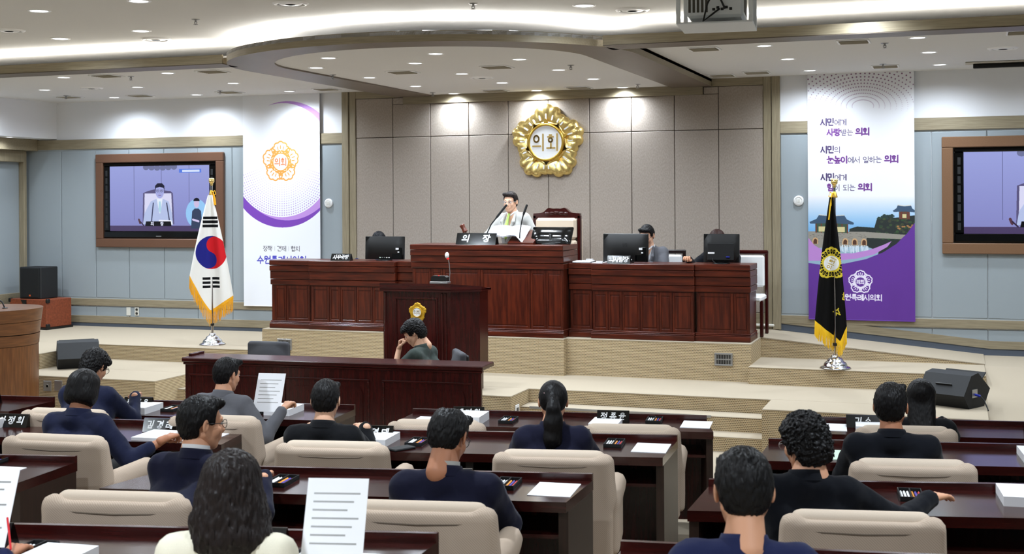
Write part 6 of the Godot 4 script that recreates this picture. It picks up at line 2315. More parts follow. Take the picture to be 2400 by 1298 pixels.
# d: head (Vector3), yaw, pitch, roll of the head; turn of the body; seat (Vector3 on the floor) or stand; cloth, skin, hair, style, scale, hands
func person(label: String, d: Dictionary) -> Node3D:
	var at: Vector3 = d.seat
	var o := thing("person", label, "person", at)
	var inv := Transform3D(Basis(), -at)
	var H: Vector3 = d.head
	var hs: float = d.get("scale", 1.0)
	var bt: float = d.turn
	var f := Vector3(-sin(bt), 0, -cos(bt))
	var r := Vector3(cos(bt), 0, -sin(bt))
	var pitch: float = d.get("pitch", 0.0)
	var hb := Basis(Vector3.UP, d.yaw) * Basis(Vector3.RIGHT, -pitch) * Basis(Vector3(0, 0, 1), d.get("roll", 0.0))
	var wide: float = d.get("wide", 1.0)
	var ht := inv * Transform3D(hb.scaled(Vector3.ONE * hs), H)
	var N: Vector3 = H + Vector3(0, -0.142 * hs, 0) - f * (0.045 + 0.075 * sin(pitch)) + d.get("neck", Vector3.ZERO)
	var stand: bool = d.get("stand", false)
	var pel := at + Vector3(0, 0.92 if stand else 0.56, 0) - f * (0.02 if stand else 0.07)
	var chest: Vector3 = N + Vector3(0, -0.17, 0) + (pel - N).normalized() * 0.02
	var mid: Vector3 = pel.lerp(chest, 0.5) - f * 0.035
	var sh := {}
	var el := {}
	var wr := {}
	for s: float in [-1.0, 1.0]:
		sh[s] = N + r * s * 0.170 * wide + Vector3(0, -0.062, 0) - f * 0.005
		var given: Array = d.get("hands", [])
		var dy: float = d.get("table", at.y + 0.76)
		var w: Vector3 = N + f * 0.36 + r * s * 0.16
		w.y = dy + 0.045
		if given.size() == 2 and given[0 if s < 0 else 1] != null:
			w = given[0 if s < 0 else 1]
		w = sh[s] + (w - sh[s]).limit_length(0.53)
		wr[s] = w
		el[s] = elbow_of(sh[s], w, 0.285, 0.25, Vector3(0, -1, 0) + r * s * 0.55 - f * 0.35)
	# skin: one continuous body
	var body := MB.new()
	var g := SDF.new()
	g.k = 0.05
	g.cap(ht * Vector3(0, -0.06, 0.025), N - at + Vector3(0, -0.01, 0), 0.052 * hs, 0.058)
	g.cap(N - at + f * 0.02, chest - at + f * 0.03, 0.05, 0.055)
	g.cap(chest - at + f * 0.03, pel - at, 0.055, 0.07)
	for s: float in [-1.0, 1.0]:
		g.cap(N - at + Vector3(0, -0.05, 0), sh[s] - at, 0.05, 0.045)
		g.cap(sh[s] - at, el[s] - at, 0.045, 0.036)
		g.cap(el[s] - at, wr[s] - at, 0.036, 0.026)
	g.build(0.017, body)
	body.add(head_shape(), ht)
	var pose: Array = d.get("pose", ["rest", "rest"])
	var hdir: Array = d.get("hand_dir", [null, null])
	for s: float in [-1.0, 1.0]:
		var hd: Vector3 = wr[s] - el[s]
		var k := 0 if s < 0 else 1
		if hdir[k] != null: hd = hdir[k]
		elif pose[k] == "rest": hd.y = minf(hd.y, 0.0) * 0.3
		var up: Vector3 = Vector3.UP if not d.has("palm_up") else d.palm_up[k]
		var hbm := Basis.looking_at(hd.normalized(), up)
		if s < 0: hbm = hbm * Basis.from_scale(Vector3(-1, 1, 1))
		body.add(hand_shape(pose[k]), inv * Transform3D(hbm, wr[s]))
	put(body, "body", d.get("skin", M.skin), o)
	# coat
	var c := SDF.new()
	c.k = 0.05
	c.noise = hair_noise(1.0)
	c.namp = 0.0075
	c.nscale = Vector3(9, 6, 9)
	for s: float in [-1.0, 1.0]:
		c.cap(pel - at + r * s * 0.075, mid - at + r * s * 0.075 * wide, 0.125, 0.118)
		c.cap(mid - at + r * s * 0.075 * wide, chest - at + r * s * 0.085 * wide, 0.118, 0.112)
		c.cap(chest - at + r * s * 0.085 * wide, sh[s] - at - r * s * 0.02 + Vector3(0, -0.03, 0), 0.105, 0.07)
		c.cap(N - at + Vector3(0, -0.032, 0) - f * 0.01, sh[s] - at, 0.062, 0.062)
	for s: float in [-1.0, 1.0]:
		c.k = 0.022
		c.cap(sh[s] - at, el[s] - at, 0.069, 0.056)
		var cuff: float = d.get("cuff", 0.95)
		c.cap(el[s] - at, Vector3(el[s]).lerp(wr[s], cuff) - at, 0.054, 0.042)
	var vcut: bool = d.get("open", false)
	if vcut:   # the coat's open front
		var top: Vector3 = N - at + f * 0.07 + Vector3(0, 0.03, 0)
		var low: Vector3 = chest - at + f * 0.16 + Vector3(0, -0.17, 0)
		c.cap(top, low, 0.066, 0.004, true, 0.006)
	var m := MB.new()
	c.build(0.0155, m)
	put(m, d.get("coat", "jacket"), d.cloth, o)
	if d.get("collar", true):
		var cr := MB.new()
		var rows := []
		for j in 4:
			var row := PackedVector3Array()
			var rr: float = [0.066, 0.071, 0.078, 0.092][j]
			var yy: float = [0.022, 0.032, 0.016, -0.012][j]
			for i in 28:
				var a := TAU * i / 28.0
				var back := cos(a)   # 1 behind the neck
				row.append(N - at + r * sin(a) * rr - f * (back * rr * 0.92 - 0.006) + Vector3(0, yy + 0.016 * back, 0))
			rows.append(row)
		cr.sheet(rows, true, true)
		put(cr, "collar", d.cloth, o)
	if d.has("shirt"):
		var scm: Material = d.shirt
		if vcut:
			var t := SDF.new()
			t.k = 0.05
			for s: float in [-1.0, 1.0]:
				t.cap(mid - at + r * s * 0.07, chest - at + r * s * 0.08, 0.112, 0.106)
				t.cap(chest - at + r * s * 0.08, N - at + r * s * 0.05 + Vector3(0, -0.05, 0), 0.10, 0.06)
			t.cap(N - at + Vector3(0, -0.05, 0), N - at + Vector3(0, 0.012, 0), 0.064, 0.061)
			var ts := MB.new()
			t.build(0.013, ts)
			put(ts, "shirt", scm, o)
			# collar points, tie, lapels lying on the chest
			var fr := func(x: float, y: float, z: float) -> Vector3: return N - at + r * x + Vector3(0, y, 0) + f * z
			for s: float in [-1.0, 1.0]:
				var cp := MB.new()
				cp.tube(PackedVector3Array([fr.call(s * 0.058, 0.028, -0.01), fr.call(s * 0.05, 0.012, 0.045), fr.call(s * 0.02, -0.025, 0.085)]), PackedFloat32Array([0.012, 0.014, 0.008]), 8)
				put(cp, "shirt_collar", scm, o)
				var lp := SDF.new()
				lp.k = 0.01
				lp.cap(fr.call(s * 0.062, 0.012, 0.035), fr.call(s * 0.085, -0.10, 0.115), 0.012, 0.022)
				lp.cap(fr.call(s * 0.085, -0.10, 0.115), fr.call(s * 0.012, -0.34, 0.155), 0.020, 0.008)
				var lm := MB.new()
				lp.build(0.008, lm)
				put(lm, "lapel", d.cloth, o)
			if d.has("tie"):
				var tt := SDF.new()
				tt.k = 0.008
				tt.cap(fr.call(0, -0.012, 0.088), fr.call(0, -0.034, 0.096), 0.017, 0.012)
				tt.cap(fr.call(0, -0.034, 0.098), fr.call(0, -0.16, 0.147), 0.013, 0.026)
				tt.cap(fr.call(0, -0.16, 0.147), fr.call(0, -0.30, 0.158), 0.026, 0.016)
				var tm := MB.new()
				tt.build(0.006, tm)
				put(tm, "tie", d.tie, o)
		else:
			var sc := MB.new()
			var rows := []
			for j in 3:
				var row := PackedVector3Array()
				for i in 24:
					var a := TAU * i / 24.0
					row.append(N - at + r * sin(a) * 0.064 - f * (cos(a) * 0.06 - 0.004) + Vector3(0, 0.05 - 0.03 * j + 0.016 * cos(a), 0))
				rows.append(row)
			sc.sheet(rows, true, true)
			put(sc, "shirt_collar", scm, o)
	# hair
	var hm := MB.new()
	hm.add(hair_shape(d.style), ht)
	put(hm, "hair", d.get("hair", M.hair), o)
	if d.get("face", true):
		for s: float in [-1.0, 1.0]:
			var q := MB.new()
			q.t = ht
			q.ball(Vector3(s * 0.031, 0.001, -0.0775), Vector3(0.0125, 0.0075, 0.0105), 14, 8)
			put(q, "eye", M.eye, o)
			q = MB.new()
			q.t = ht
			q.ball(Vector3(s * 0.031 + 0.001, 0.0005, -0.0862), Vector3(0.0052, 0.0056, 0.0028), 10, 6)
			put(q, "iris", M.iris, o)
			q = MB.new()
			q.t = ht
			q.tube(PackedVector3Array([Vector3(s * 0.014, 0.0225, -0.0865), Vector3(s * 0.03, 0.0275, -0.084), Vector3(s * 0.048, 0.021, -0.0705)]), PackedFloat32Array([0.0026, 0.0034, 0.0018]), 8)
			put(q, "eyebrow", d.get("hair", M.hair), o)
			q = MB.new()
			q.t = ht
			q.tube(PackedVector3Array([Vector3(s * 0.018, 0.006, -0.0865), Vector3(s * 0.031, 0.0095, -0.0885), Vector3(s * 0.045, 0.004, -0.077)]), 0.0012, 6)
			put(q, "lash_line", M.iris, o)
		var q := MB.new()
		q.t = ht
		for y: float in [-0.0565, -0.0665]:
			q.tube(PackedVector3Array([Vector3(-0.021, -0.0615, -0.085), Vector3(-0.008, y, -0.0905), Vector3(0.008, y, -0.0905), Vector3(0.021, -0.0615, -0.085)]), PackedFloat32Array([0.0015, 0.004, 0.004, 0.0015]), 8)
		put(q, "lips", M.lip, o)
	if d.has("glasses"):
		var q := MB.new()
		q.t = ht
		for s: float in [-1.0, 1.0]:
			var p := PackedVector3Array()
			for i in 25:
				var a := TAU * i / 24.0
				p.append(Vector3(s * 0.033 + cos(a) * 0.025, 0.0 + sin(a) * 0.019, -0.1 + absf(cos(a)) * 0.003))
			q.tube(p, 0.0016, 6, false)
			q.tube(PackedVector3Array([Vector3(s * 0.058, 0.006, -0.096), Vector3(s * 0.078, 0.006, -0.06), Vector3(s * 0.082, 0.004, 0.01)]), 0.0018, 6)
		q.tube(PackedVector3Array([Vector3(-0.009, 0.004, -0.1), Vector3(0, 0.007, -0.104), Vector3(0.009, 0.004, -0.1)]), 0.0014, 6)
		var gl := put(q, "glasses", d.glasses, o)
		for s: float in [-1.0, 1.0]:
			var l := MB.new()
			l.t = ht
			l.disc(Vector3(s * 0.033, 0, -0.1), Vector3(0, 0, -1), 0.021, 18)
			put(l, "lens", M.lens, gl)
	if not stand:
		var lg := put_mesh(head_cache.get("legs_mesh") if head_cache.has("legs_mesh") else seated_legs().mesh(), "trousers", M.black_matte, o)
		head_cache.legs_mesh = lg.mesh
		lg.rotation.y = bt
		var sm := put_mesh(head_cache.get("shoes_mesh") if head_cache.has("shoes_mesh") else shoe_pair().mesh(), "shoe_pair", M.black, o)
		head_cache.shoes_mesh = sm.mesh
		sm.rotation.y = bt
	else:
		var st := SDF.new()
		st.k = 0.05
		for s: float in [-1.0, 1.0]:
			st.chain([Vector3(0, 0.9, 0) + r * s * 0.07, Vector3(0, 0.48, 0) + r * s * 0.09, Vector3(0, 0.08, 0) + r * s * 0.10], [0.11, 0.075, 0.06])
		var sm := MB.new()
		st.build(0.02, sm)
		put(sm, "trousers", d.cloth, o)
		var shs := SDF.new()
		for s: float in [-1.0, 1.0]:
			shs.cap(r * s * 0.10 + Vector3(0, 0.045, 0), r * s * 0.11 + f * 0.17 + Vector3(0, 0.035, 0), 0.045, 0.035)
		sm = MB.new()
		shs.build(0.014, sm)
		put(sm, "shoe_pair", M.black, o)
	o.set_meta("wrist_r", wr[1.0])
	return o

func _people() -> void:
	var g := func(r: float, gg: float, b: float) -> Color: return Color(r / 255.0, gg / 255.0, b / 255.0)
	var navy := cloth(g.call(31, 35, 58))
	var navy2 := cloth(g.call(25, 26, 44))
	var navy3 := cloth(g.call(33, 38, 70))
	var black := cloth(g.call(20, 21, 24))
	var black2 := cloth(g.call(17, 19, 25))
	var grey := cloth(g.call(98, 98, 103))
	var pale := cloth(g.call(182, 181, 176))
	var green := cloth(g.call(58, 66, 62))
	var cream := cloth(g.call(226, 219, 198))
	var white := cloth(g.call(232, 233, 238))
	var yP := 0.765
	var steel: Material = M.steel
	person("man in pale grey suit and green tie standing at the middle rostrum desk", {"head": Vector3(-0.185, 2.335, 0.98), "yaw": PI - 0.08, "pitch": 0.12, "turn": PI - 0.28, "seat": Vector3(-0.14, yP + 0.05, 0.86), "stand": true, "cloth": pale, "skin": M.skin_pale, "style": "short", "hair": M.hair_soft, "shirt": white, "tie": cloth(g.call(170, 196, 106)), "open": true, "glasses": steel, "collar": false, "hands": [Vector3(0.24, 1.84, 1.18), Vector3(-0.56, 1.86, 1.22)], "scale": 1.02})
	person("clerk in dark blue jacket bending down behind the left rostrum monitor", {"head": Vector3(-2.02, 1.83, 0.85), "yaw": PI + 0.2, "pitch": 1.0, "turn": PI - 0.25, "seat": Vector3(-1.93, yP, 0.50), "cloth": navy3, "style": "short", "hair": M.hair_blue, "table": 1.55, "scale": 1.06})
	person("clerk with glasses in grey suit and dark tie behind the rostrum's right monitor", {"head": Vector3(1.49, 1.925, 0.86), "yaw": PI - 0.12, "pitch": 0.42, "turn": PI - 0.15, "seat": Vector3(1.56, yP, 0.55), "cloth": grey, "skin": M.skin_pale, "style": "short", "shirt": white, "tie": cloth(g.call(60, 66, 80)), "open": true, "collar": false, "glasses": M.black, "table": 1.55, "scale": 1.03})
	person("brown-haired clerk in dark jacket behind the squarish rostrum monitor", {"head": Vector3(2.33, 1.87, 0.86), "yaw": PI - 0.1, "pitch": 1.05, "turn": PI - 0.15, "seat": Vector3(2.50, yP, 0.50), "cloth": black2, "style": "bob", "hair": M.hair_brown, "face": false, "hands": [null, Vector3(2.06, 1.66, 1.20)], "pose": ["rest", "grip"], "table": 1.55})
	# stenographer, side on, chin in hand
	person("person in dark green shirt resting chin on hand behind the long desk", {"head": Vector3(0.03, 1.085, 4.40), "yaw": 1.75, "pitch": 0.55, "turn": 1.55, "seat": Vector3(0.36, -0.1, 4.30), "cloth": green, "skin": M.skin_pale, "style": "fluffy", "coat": "shirt", "hands": [Vector3(-0.09, 0.93, 4.48), null], "hand_dir": [Vector3(0.25, 0.9, 0.0), null], "palm_up": [Vector3(-1, 0.3, 0), Vector3.UP], "pose": ["fist", "rest"], "table": 0.72, "cuff": 0.35, "scale": 1.02})
	# councillors
	person("man with glasses in navy suit bowed over the front desk at the left", {"head": Vector3(-1.05, 1.142, 7.80), "yaw": 0.0, "pitch": 0.55, "turn": 0.05, "seat": Vector3(-0.84, 0.085, 8.18), "cloth": navy, "skin": M.skin, "style": "fluffy", "glasses": M.black, "scale": 1.02})
	person("man in grey suit reading a sheet before the long dark desk", {"head": Vector3(0.03, 1.114, 7.72), "yaw": -0.25, "pitch": 0.2, "turn": 0.0, "seat": Vector3(0.10, 0.075, 8.02), "cloth": grey, "skin": M.skin, "style": "short", "hands": [null, Vector3(0.42, 0.86, 7.62)], "pose": ["rest", "grip"], "hand_dir": [null, Vector3(0.15, 0.35, -0.6)], "cuff": 0.92})
	person("woman with dark bob in navy jacket turning pages in the second row at the left", {"head": Vector3(-0.087, 1.205, 9.16), "yaw": 0.08, "pitch": 0.3, "turn": 0.1, "seat": Vector3(0.02, 0.165, 9.42), "cloth": navy, "skin": M.skin_tan, "style": "bob", "hands": [null, Vector3(0.40, 0.90, 9.02)], "pose": ["rest", "grip"], "hand_dir": [null, Vector3(0.15, 0.12, -0.9)], "cuff": 0.55, "wide": 0.95})
	person("man in black jacket in the second row before the long dark desk", {"head": Vector3(1.415, 1.159, 8.84), "yaw": 0.28, "pitch": 0.25, "turn": 0.2, "seat": Vector3(1.58, 0.145, 9.02), "cloth": black, "skin": M.skin_pale, "style": "short", "scale": 1.02})
	person("woman with long ponytail and pink hair clip in navy jacket in the second row", {"head": Vector3(2.796, 1.193, 8.67), "yaw": 0.31, "pitch": 0.2, "turn": 0.25, "seat": Vector3(2.84, 0.13, 8.86), "cloth": navy2, "skin": M.skin, "style": "pony", "wide": 0.93})
	person("man with black glasses in navy suit facing right in the third row", {"head": Vector3(1.693, 1.332, 10.60), "yaw": -0.60, "pitch": 0.12, "turn": 0.05, "seat": Vector3(1.66, 0.265, 10.90), "cloth": navy2, "skin": M.skin, "style": "short", "glasses": M.black, "shirt": white, "scale": 1.03, "table": 0.98})
	person("man with thinning crown in dark navy suit bowed over the third row desk", {"head": Vector3(2.845, 1.293, 10.38), "yaw": -0.02, "pitch": 0.5, "turn": 0.2, "seat": Vector3(2.84, 0.245, 10.60), "cloth": navy2, "skin": M.skin_tan, "style": "thin", "glasses": M.black, "shirt": pale, "wide": 1.08, "scale": 1.05, "table": 0.98})
	person("woman with wavy dark hair in cream jacket holding up a printed sheet", {"head": Vector3(2.764, 1.417, 12.07), "yaw": 0.42, "pitch": 0.15, "turn": 0.3, "seat": Vector3(2.86, 0.345, 12.28), "cloth": cream, "skin": M.skin, "style": "wavy", "hair": M.hair_soft, "hands": [null, Vector3(3.10, 1.13, 11.95)], "pose": ["rest", "grip"], "hand_dir": [null, Vector3(-0.1, 0.35, -0.6)], "collar": false, "wide": 0.95, "table": 1.10})
	person("councillor at the lower left edge holding a sheet and a red pencil", {"head": Vector3(1.50, 1.36, 12.25), "yaw": 0.0, "pitch": 0.3, "turn": 0.25, "seat": Vector3(1.52, 0.36, 12.45), "cloth": navy3, "skin": M.skin_tan, "style": "short", "hands": [null, Vector3(1.80, 1.09, 12.02)], "pose": ["rest", "grip"], "hand_dir": [null, Vector3(-0.05, 0.2, -0.9)], "table": 1.10})
	person("woman with long straight black hair in black jacket in the right front row", {"head": Vector3(4.76, 0.994, 6.55), "yaw": 0.08, "pitch": 0.25, "turn": 0.1, "seat": Vector3(4.70, -0.02, 6.66), "cloth": black, "style": "long", "face": false, "wide": 0.9})
	person("broad man in black suit in the right second row", {"head": Vector3(4.657, 1.201, 8.33), "yaw": -0.06, "pitch": 0.12, "turn": 0.12, "seat": Vector3(4.70, 0.10, 8.33), "cloth": black2, "skin": M.skin_tan, "style": "short", "wide": 1.12, "scale": 1.08})
	person("curly-haired woman with glasses in black jacket in the right third row", {"head": Vector3(4.381, 1.299, 10.06), "yaw": 0.85, "pitch": 0.3, "turn": 0.25, "seat": Vector3(4.52, 0.205, 10.02), "cloth": black2, "skin": M.skin, "style": "curly", "glasses": steel, "hands": [null, Vector3(4.90, 1.02, 9.75)], "table": 0.98})
	person("man with bare crown spot in dark blue suit at the nearest right desk", {"head": Vector3(4.379, 1.434, 11.66), "yaw": 0.30, "pitch": 0.3, "turn": 0.2, "seat": Vector3(4.42, 0.325, 11.86), "cloth": navy3, "skin": M.skin, "style": "crown", "scale": 1.10, "table": 1.10})

# ------------------------------------------------------------------ councillors' desks, armchairs and what lies on the desks
func bench(q: Array, yt: float, fl: float, label: String) -> void:
	var c := Vector2.ZERO
	for p: Vector2 in q: c += p / 4.0
	var o := thing("council_desk", label, "desk", Vector3(c.x, fl, c.y))
	var bl: Vector2 = q[0] - c; var br: Vector2 = q[1] - c; var nr: Vector2 = q[2] - c; var nl: Vector2 = q[3] - c
	var h := yt - fl
	var at := func(u: float, v: float) -> Vector2: return bl.lerp(br, u).lerp(nl.lerp(nr, u), v)
	var slab := func(u0: float, u1: float, v0: float, v1: float, y0: float, y1: float, nm: String, m: Material) -> void:
		var b := MB.new()
		b.prism(PackedVector2Array([at.call(u0, v0), at.call(u1, v0), at.call(u1, v1), at.call(u0, v1)]), y0, y1)
		put(b, nm, m, o)
	slab.call(0.0, 1.0, 0.0, 1.0, h - 0.05, h, "desk_top", M.desk_top)
	slab.call(0.0, 1.0, 0.0, 0.05, h, h + 0.035, "back_ledge", M.dark_h)
	slab.call(0.01, 0.99, 0.02, 0.06, 0.0, h - 0.05, "modesty_board", M.dark_v)
	slab.call(0.0, 0.02, 0.02, 0.93, 0.0, h - 0.05, "side_panel", M.desk_side)
	slab.call(0.98, 1.0, 0.02, 0.93, 0.0, h - 0.05, "side_panel", M.desk_side)
	slab.call(0.49, 0.51, 0.06, 0.9, 0.0, h - 0.05, "divider", M.desk_dark)
	slab.call(0.02, 0.49, 0.06, 0.8, h - 0.2, h - 0.18, "shelf", M.dark_h)
	slab.call(0.51, 0.98, 0.06, 0.8, h - 0.2, h - 0.18, "shelf", M.dark_h)

var chair_proto: Node3D
func armchair(label: String, p: Vector3, turn: float) -> void:
	if chair_proto:
		dup(chair_proto, "armchair", label, p, turn)
		return
	var o := thing("armchair", label, "chair", p, turn, "beige armchairs at the council desks")
	chair_proto = o
	var f := SDF.new()
	f.k = 0.04
	f.rbox(Vector3(0, 0.54, 0.235), Vector3(0.325, 0.29, 0.03), 0.028, Basis(Vector3.RIGHT, 0.06))
	for s: float in [-1.0, 1.0]: f.cap(Vector3(s * 0.28, 0.81, 0.235), Vector3(s * 0.30, 0.60, 0.20), 0.04, 0.045)
	var m := MB.new()
	f.build(0.017, m)
	put(m, "back_shell", M.twill, o)
	f = SDF.new()
	f.k = 0.05
	f.rbox(Vector3(0, 0.60, 0.165), Vector3(0.265, 0.22, 0.05), 0.045)
	f.cap(Vector3(-0.24, 0.815, 0.20), Vector3(0.24, 0.815, 0.20), 0.046, 0.046)
	m = MB.new()
	f.build(0.017, m)
	put(m, "back_pad", M.chair_pad, o)
	m = MB.new()
	m.tube(PackedVector3Array([Vector3(-0.315, 0.80, 0.268), Vector3(-0.16, 0.783, 0.278), Vector3(0, 0.779, 0.28), Vector3(0.16, 0.783, 0.278), Vector3(0.315, 0.80, 0.268)]), 0.004, 6)
	put(m, "piping", M.piping, o)
	for s: float in [-1.0, 1.0]:
		f = SDF.new()
		f.k = 0.04
		f.cap(Vector3(s * 0.30, 0.60, 0.17), Vector3(s * 0.315, 0.60, -0.22), 0.052, 0.058)
		f.rbox(Vector3(s * 0.31, 0.44, 0.0), Vector3(0.045, 0.15, 0.21), 0.03)
		m = MB.new()
		f.build(0.02, m)
		put(m, "arm", M.twill, o)
	put(bx(-0.265, 0.265, 0.30, 0.46, -0.24, 0.20, 0.045), "seat", M.chair_pad, o)
	m = MB.new()
	m.tube(PackedVector3Array([Vector3(0, 0.31, 0), Vector3(0, 0.08, 0)]), 0.03, 10)
	put(m, "column", M.black, o)
	star_base(o, Vector3.ZERO, 0.28)

func _benches() -> void:
	var V := func(a: float, b: float) -> Vector2: return Vector2(a, b)
	for d: Array in [
		[1.06, 6.74, 3.25, 6.38, 3.39, 6.86, 1.10, 7.25, 1, "front-row dark desk in the middle block below the stairs"],
		[1.08, 8.25, 3.34, 7.80, 3.37, 8.36, 1.08, 8.84, 2, "second-row dark desk in the middle block before the ponytailed woman"],
		[1.05, 9.97, 3.27, 9.50, 3.28, 10.0, 0.99, 10.43, 3, "third-row dark desk in the middle block before the man with thinning crown"],
		[1.0, 11.74, 3.15, 11.23, 3.17, 11.75, 1.0, 12.25, 4, "nearest dark desk in the middle block before the woman in cream"],
		[-1.5, 7.05, 0.55, 6.71, 0.60, 7.25, -1.5, 7.58, 1, "front-row dark desk before the man reading in grey suit"],
		[-3.9, 7.35, -2.0, 7.08, -2.0, 7.62, -3.9, 7.9, 1, "front-row dark desk at the far left edge"],
		[-1.6, 8.55, 0.55, 8.23, 0.66, 8.80, -1.6, 9.12, 2, "second-row dark desk before the woman with dark bob"],
		[-1.7, 10.4, 0.465, 9.93, 0.52, 10.48, -1.7, 10.95, 3, "third-row dark desk cut by the left edge"],
		[3.92, 6.21, 6.1, 5.85, 6.2, 6.33, 3.98, 6.72, 1, "front-row dark desk in the right block below the stage monitor"],
		[3.9, 7.74, 6.1, 7.32, 6.15, 7.85, 3.9, 8.28, 2, "second-row dark desk in the right block before the broad man"],
		[3.85, 9.44, 6.0, 8.91, 6.0, 9.50, 3.85, 9.98, 3, "third-row dark desk in the right block before the curly-haired woman"],
		[3.84, 11.12, 6.0, 10.8, 6.0, 11.3, 3.86, 11.62, 4, "nearest dark desk in the right block before the man in dark blue"]]:
		var yt: float = [0, 0.73, 0.84, 0.94, 1.06][d[8]]
		bench([V.call(d[0], d[1]), V.call(d[2], d[3]), V.call(d[4], d[5]), V.call(d[6], d[7])], yt, yt - 0.73, d[9])
	for c: Array in [[1.728, 7.755, "empty beige armchair behind the thinning man's head in the middle front row"], [2.938, 7.403, "empty beige armchair right of the ponytail in the middle front row"], [1.648, 9.069, "beige armchair of the man in black jacket"], [2.887, 8.88, "beige armchair of the ponytailed woman"], [1.618, 10.964, "beige armchair of the third-row man facing right"], [2.865, 10.643, "beige armchair of the man with thinning crown"], [-0.733, 8.334, "beige armchair of the bowed man in the left front row"], [0.353, 8.203, "beige armchair beside the man reading in grey"], [0.125, 9.486, "beige armchair of the woman with dark bob"], [4.627, 6.678, "beige armchair of the long-haired woman"], [4.732, 8.371, "beige armchair of the broad man in black"], [4.596, 10.084, "beige armchair of the curly-haired woman"]]:
		armchair(c[2], Vector3(c[0], floor_y(c[1]), c[1]), 0.2 if c[0] > 1 else 0.12)

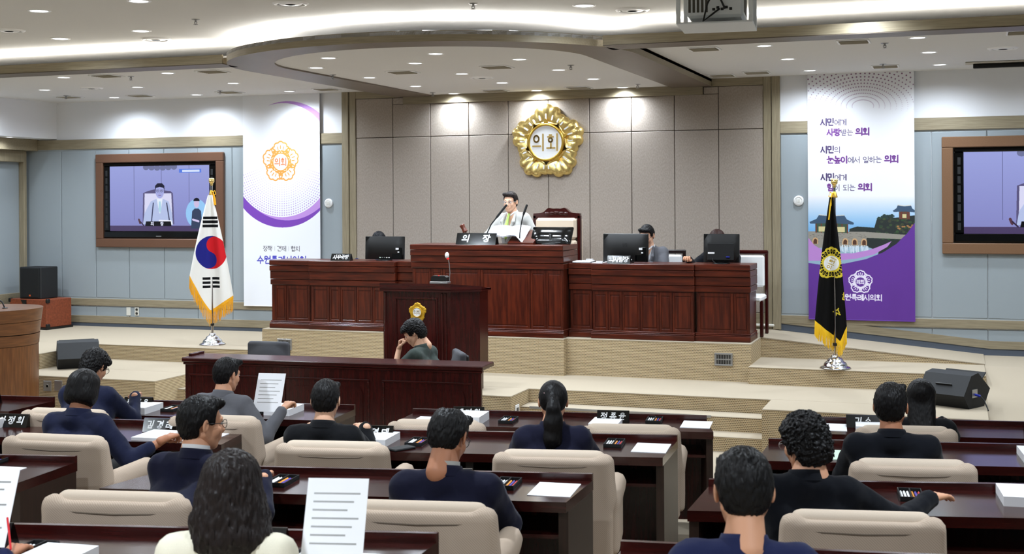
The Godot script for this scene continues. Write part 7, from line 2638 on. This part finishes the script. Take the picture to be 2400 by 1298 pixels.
func _small_things() -> void:
	# nameplates: text, x, z, row, label end
	for n: Array in [["배지환", 1.55, 6.74, 1, "before the empty front-row chair at the left of the middle block"], ["정종윤", 2.62, 6.58, 1, "at the right of the middle front desk below the stairs"], ["박영태", 1.50, 8.24, 2, "on the second-row middle desk beside the phone"], ["이순", 2.72, 7.98, 2, "partly hidden by the ponytailed woman's shoulder"], ["재형", 1.42, 9.98, 3, "beside the cream-jacketed woman's head"], ["이기호", 2.62, 9.74, 3, "partly hidden by the thinning man's shoulder"], ["옥", 2.55, 11.46, 4, "right of the held sheet, largest letter"], ["", 1.52, 11.72, 4, "dark and turned away beside the lower left hand"], ["최원용", -1.12, 7.08, 1, "on the left front desk beside the bowed man"], ["이대선", -0.10, 6.93, 1, "behind the sheet held by the man in grey"], ["이동은", -2.45, 7.27, 1, "at the left edge before the round podium"], ["사정희", -1.05, 8.58, 2, "at the left edge before the beige chair"], ["김경례", 0.02, 8.42, 2, "shining with reflected light before the page-turning woman"], ["김소", 4.36, 6.24, 1, "on the right front desk beside the long-haired woman"], ["최", 5.55, 6.05, 1, "at the right edge on the right front desk"], ["", 4.42, 11.14, 4, "behind the neck of the man in dark blue"]]:
		var yt: float = [0, 0.73, 0.84, 0.94, 1.06][n[3]]
		nameplate(n[0], Vector3(n[1], yt + (0.035 if false else 0.0), n[2] + 0.09), 0.18, Vector3(0.235, 0.085, 0.085), Vector2(0.044, 0.05), 0.066, "black council nameplate " + n[4])
	# pen trays, each with its pens
	var tray_proto: Node3D
	var pen_cols := [M.white, M.white, M.white, mat(Color(0.95, 0.6, 0.1), 0.4), mat(Color(0.25, 0.2, 0.65), 0.4), mat(Color(0.8, 0.12, 0.15), 0.4)]
	var pen_names := ["white", "clear", "grey-capped", "orange", "violet", "red"]
	for t: Array in [[2.90, 6.56, 1, "right of the middle front nameplate"], [1.88, 6.88, 1, "right of the thick book in the middle front row"], [3.0, 8.07, 2, "beside the ponytailed woman"], [1.82, 8.40, 2, "behind the thinning man's ear"], [2.90, 9.76, 3, "on the third-row middle desk's right"], [1.80, 10.05, 3, "below the third-row nameplate"], [2.80, 11.60, 4, "on the nearest middle desk"], [1.78, 11.86, 4, "beside the lower left hand"], [-0.80, 7.18, 1, "beside the left front nameplate"], [0.0, 7.05, 1, "behind the second-row man's head"], [0.05, 10.12, 3, "at the left edge on the third-row desk"], [4.80, 9.40, 3, "beside the curly-haired woman's elbow"]]:
		var yt: float = [0, 0.73, 0.84, 0.94, 1.06][t[2]]
		var p := Vector3(t[1 - 1], yt, t[1])
		if tray_proto == null:
			tray_proto = thing("pen_tray", "open black pen tray " + t[3], "tray", p, 0.12, "black pen trays")
			put(bx(-0.055, 0.055, 0.0, 0.006, -0.1, 0.1), "tray_floor", M.black, tray_proto)
			for f: Array in [[-0.055, 0.055, -0.1, -0.094], [-0.055, 0.055, 0.094, 0.1], [-0.055, -0.05, -0.094, 0.094], [0.05, 0.055, -0.094, 0.094], [-0.003, 0.003, -0.094, 0.094]]:
				put(bx(f[0], f[1], 0.006, 0.024, f[2], f[3], 0.001), "tray_wall", M.black_matte, tray_proto)
		else:
			dup(tray_proto, "pen_tray", "open black pen tray " + t[3], p, 0.12)
		for k in 6:
			var pen := put(cb(Vector3.ZERO, Vector3(0.010, 0.010, 0.14), 0.004), "pen", pen_cols[k])
			pen.position = p + Vector3(-0.041 + 0.0155 * k + (0.005 if k > 2 else 0.0), 0.0125, 0.01)
			pen.rotation.y = 0.12
			tag(pen, "%s pen in the tray %s" % [pen_names[k], t[3]], "pen", "pens in the trays")
	# sheets and books
	for s: Array in [[3.22, 6.60, 1, 0.003, "printed sheet at the right end of the middle front desk"], [2.60, 6.80, 1, 0.03, "white booklet below the middle front nameplate"], [1.62, 6.98, 1, 0.06, "thick white book before the empty chair in the middle front row"], [1.30, 7.02, 1, 0.004, "white sheet at the left end of the middle front desk"], [3.24, 8.10, 2, 0.003, "printed sheet at the right end of the second-row middle desk"], [2.75, 8.25, 2, 0.003, "plain sheet right of the ponytailed woman"], [1.56, 8.44, 2, 0.045, "stack of printed sheets below the second-row nameplate"], [3.15, 9.77, 3, 0.003, "printed sheet at the right end of the third-row middle desk"], [2.55, 10.02, 3, 0.05, "white book beside the thinning man's arm"], [1.50, 10.26, 3, 0.003, "white sheet beside the third-row tray"], [1.98, 12.0, 4, 0.05, "thick white book at the bottom edge beside the tray"], [3.02, 11.62, 4, 0.004, "white sheet at the nearest middle desk's right end"], [2.58, 11.80, 4, 0.003, "white sheet below the single-letter nameplate"], [-1.0, 7.30, 1, 0.05, "white book before the bowed man"], [0.10, 7.03, 1, 0.05, "white book beside the grey-suited man's hand"], [0.12, 8.70, 2, 0.02, "open papers turned by the woman with dark bob"], [0.42, 8.62, 2, 0.003, "white sheet right of the bob-haired woman's hand"], [0.22, 10.30, 3, 0.003, "printed sheet on the left third-row desk"], [-1.2, 8.75, 2, 0.06, "thick white book at the left edge in the second row"], [4.15, 6.42, 1, 0.003, "printed sheet at the left end of the right front desk"], [4.42, 6.40, 1, 0.04, "white booklet beside the broad man's head"], [5.30, 9.30, 3, 0.045, "white book at the right edge on the third-row desk"], [5.45, 7.72, 2, 0.045, "white book at the right edge on the second-row desk"], [4.28, 7.98, 2, 0.003, "pale green sheet left of the broad man"]]:
		var yt: float = [0, 0.73, 0.84, 0.94, 1.06][s[2]]
		paper_stack(Vector3(s[0], yt, s[1]), 0.1, 0.21, 0.285, s[3], s[4], "", M.mint if String(s[4]).begins_with("pale") else M.paper)
	for s: Array in [[3.12, 11.93, 1.28, 0.25, "printed sheet held up by the woman in cream jacket"], [1.72, 12.0, 1.24, 0.25, "printed sheet held at the lower left edge"], [0.36, 7.62, 0.97, 0.15, "white sheet held by the man in grey suit"]]:
		var o := put(cb(Vector3.ZERO, Vector3(0.21, 0.29, 0.002)), "held_sheet", M.paper)
		o.position = Vector3(s[0] - 0.08, s[2], s[1] - 0.06)
		o.rotation = Vector3(-0.45, s[3], 0)
		tag(o, s[4], "paper")
		for k in 7: put(bx(-0.08, 0.08 - 0.02 * (k % 3), 0.09 - 0.028 * k, 0.096 - 0.028 * k, 0.001, 0.0014), "printed_line", M.steel, o)
	var ph := put(cb(Vector3.ZERO, Vector3(0.09, 0.014, 0.16), 0.005), "phone", M.speaker)
	ph.position = Vector3(1.80, 0.847, 8.60)
	ph.rotation.y = -0.5
	tag(ph, "dark phone in a folding case on the second-row desk", "phone")
	var pc := put(cb(Vector3.ZERO, Vector3(0.008, 0.13, 0.008), 0.003), "pencil", pen_cols[5])
	pc.position = Vector3(1.80, 1.17, 12.0)
	pc.rotation = Vector3(-0.5, 0, 0.5)
	tag(pc, "red-ended pencil in the hand at the lower left edge", "pencil")
	var hc := put(cb(Vector3.ZERO, Vector3(0.07, 0.012, 0.012), 0.004), "hair_clip", mat(Color(0.9, 0.7, 0.68), 0.4))
	hc.position = Vector3(2.80, 1.262, 8.755)
	hc.rotation = Vector3(0, 0.3, 0.45)
	tag(hc, "pink hair clip on the ponytailed woman's dark hair", "hair clip")
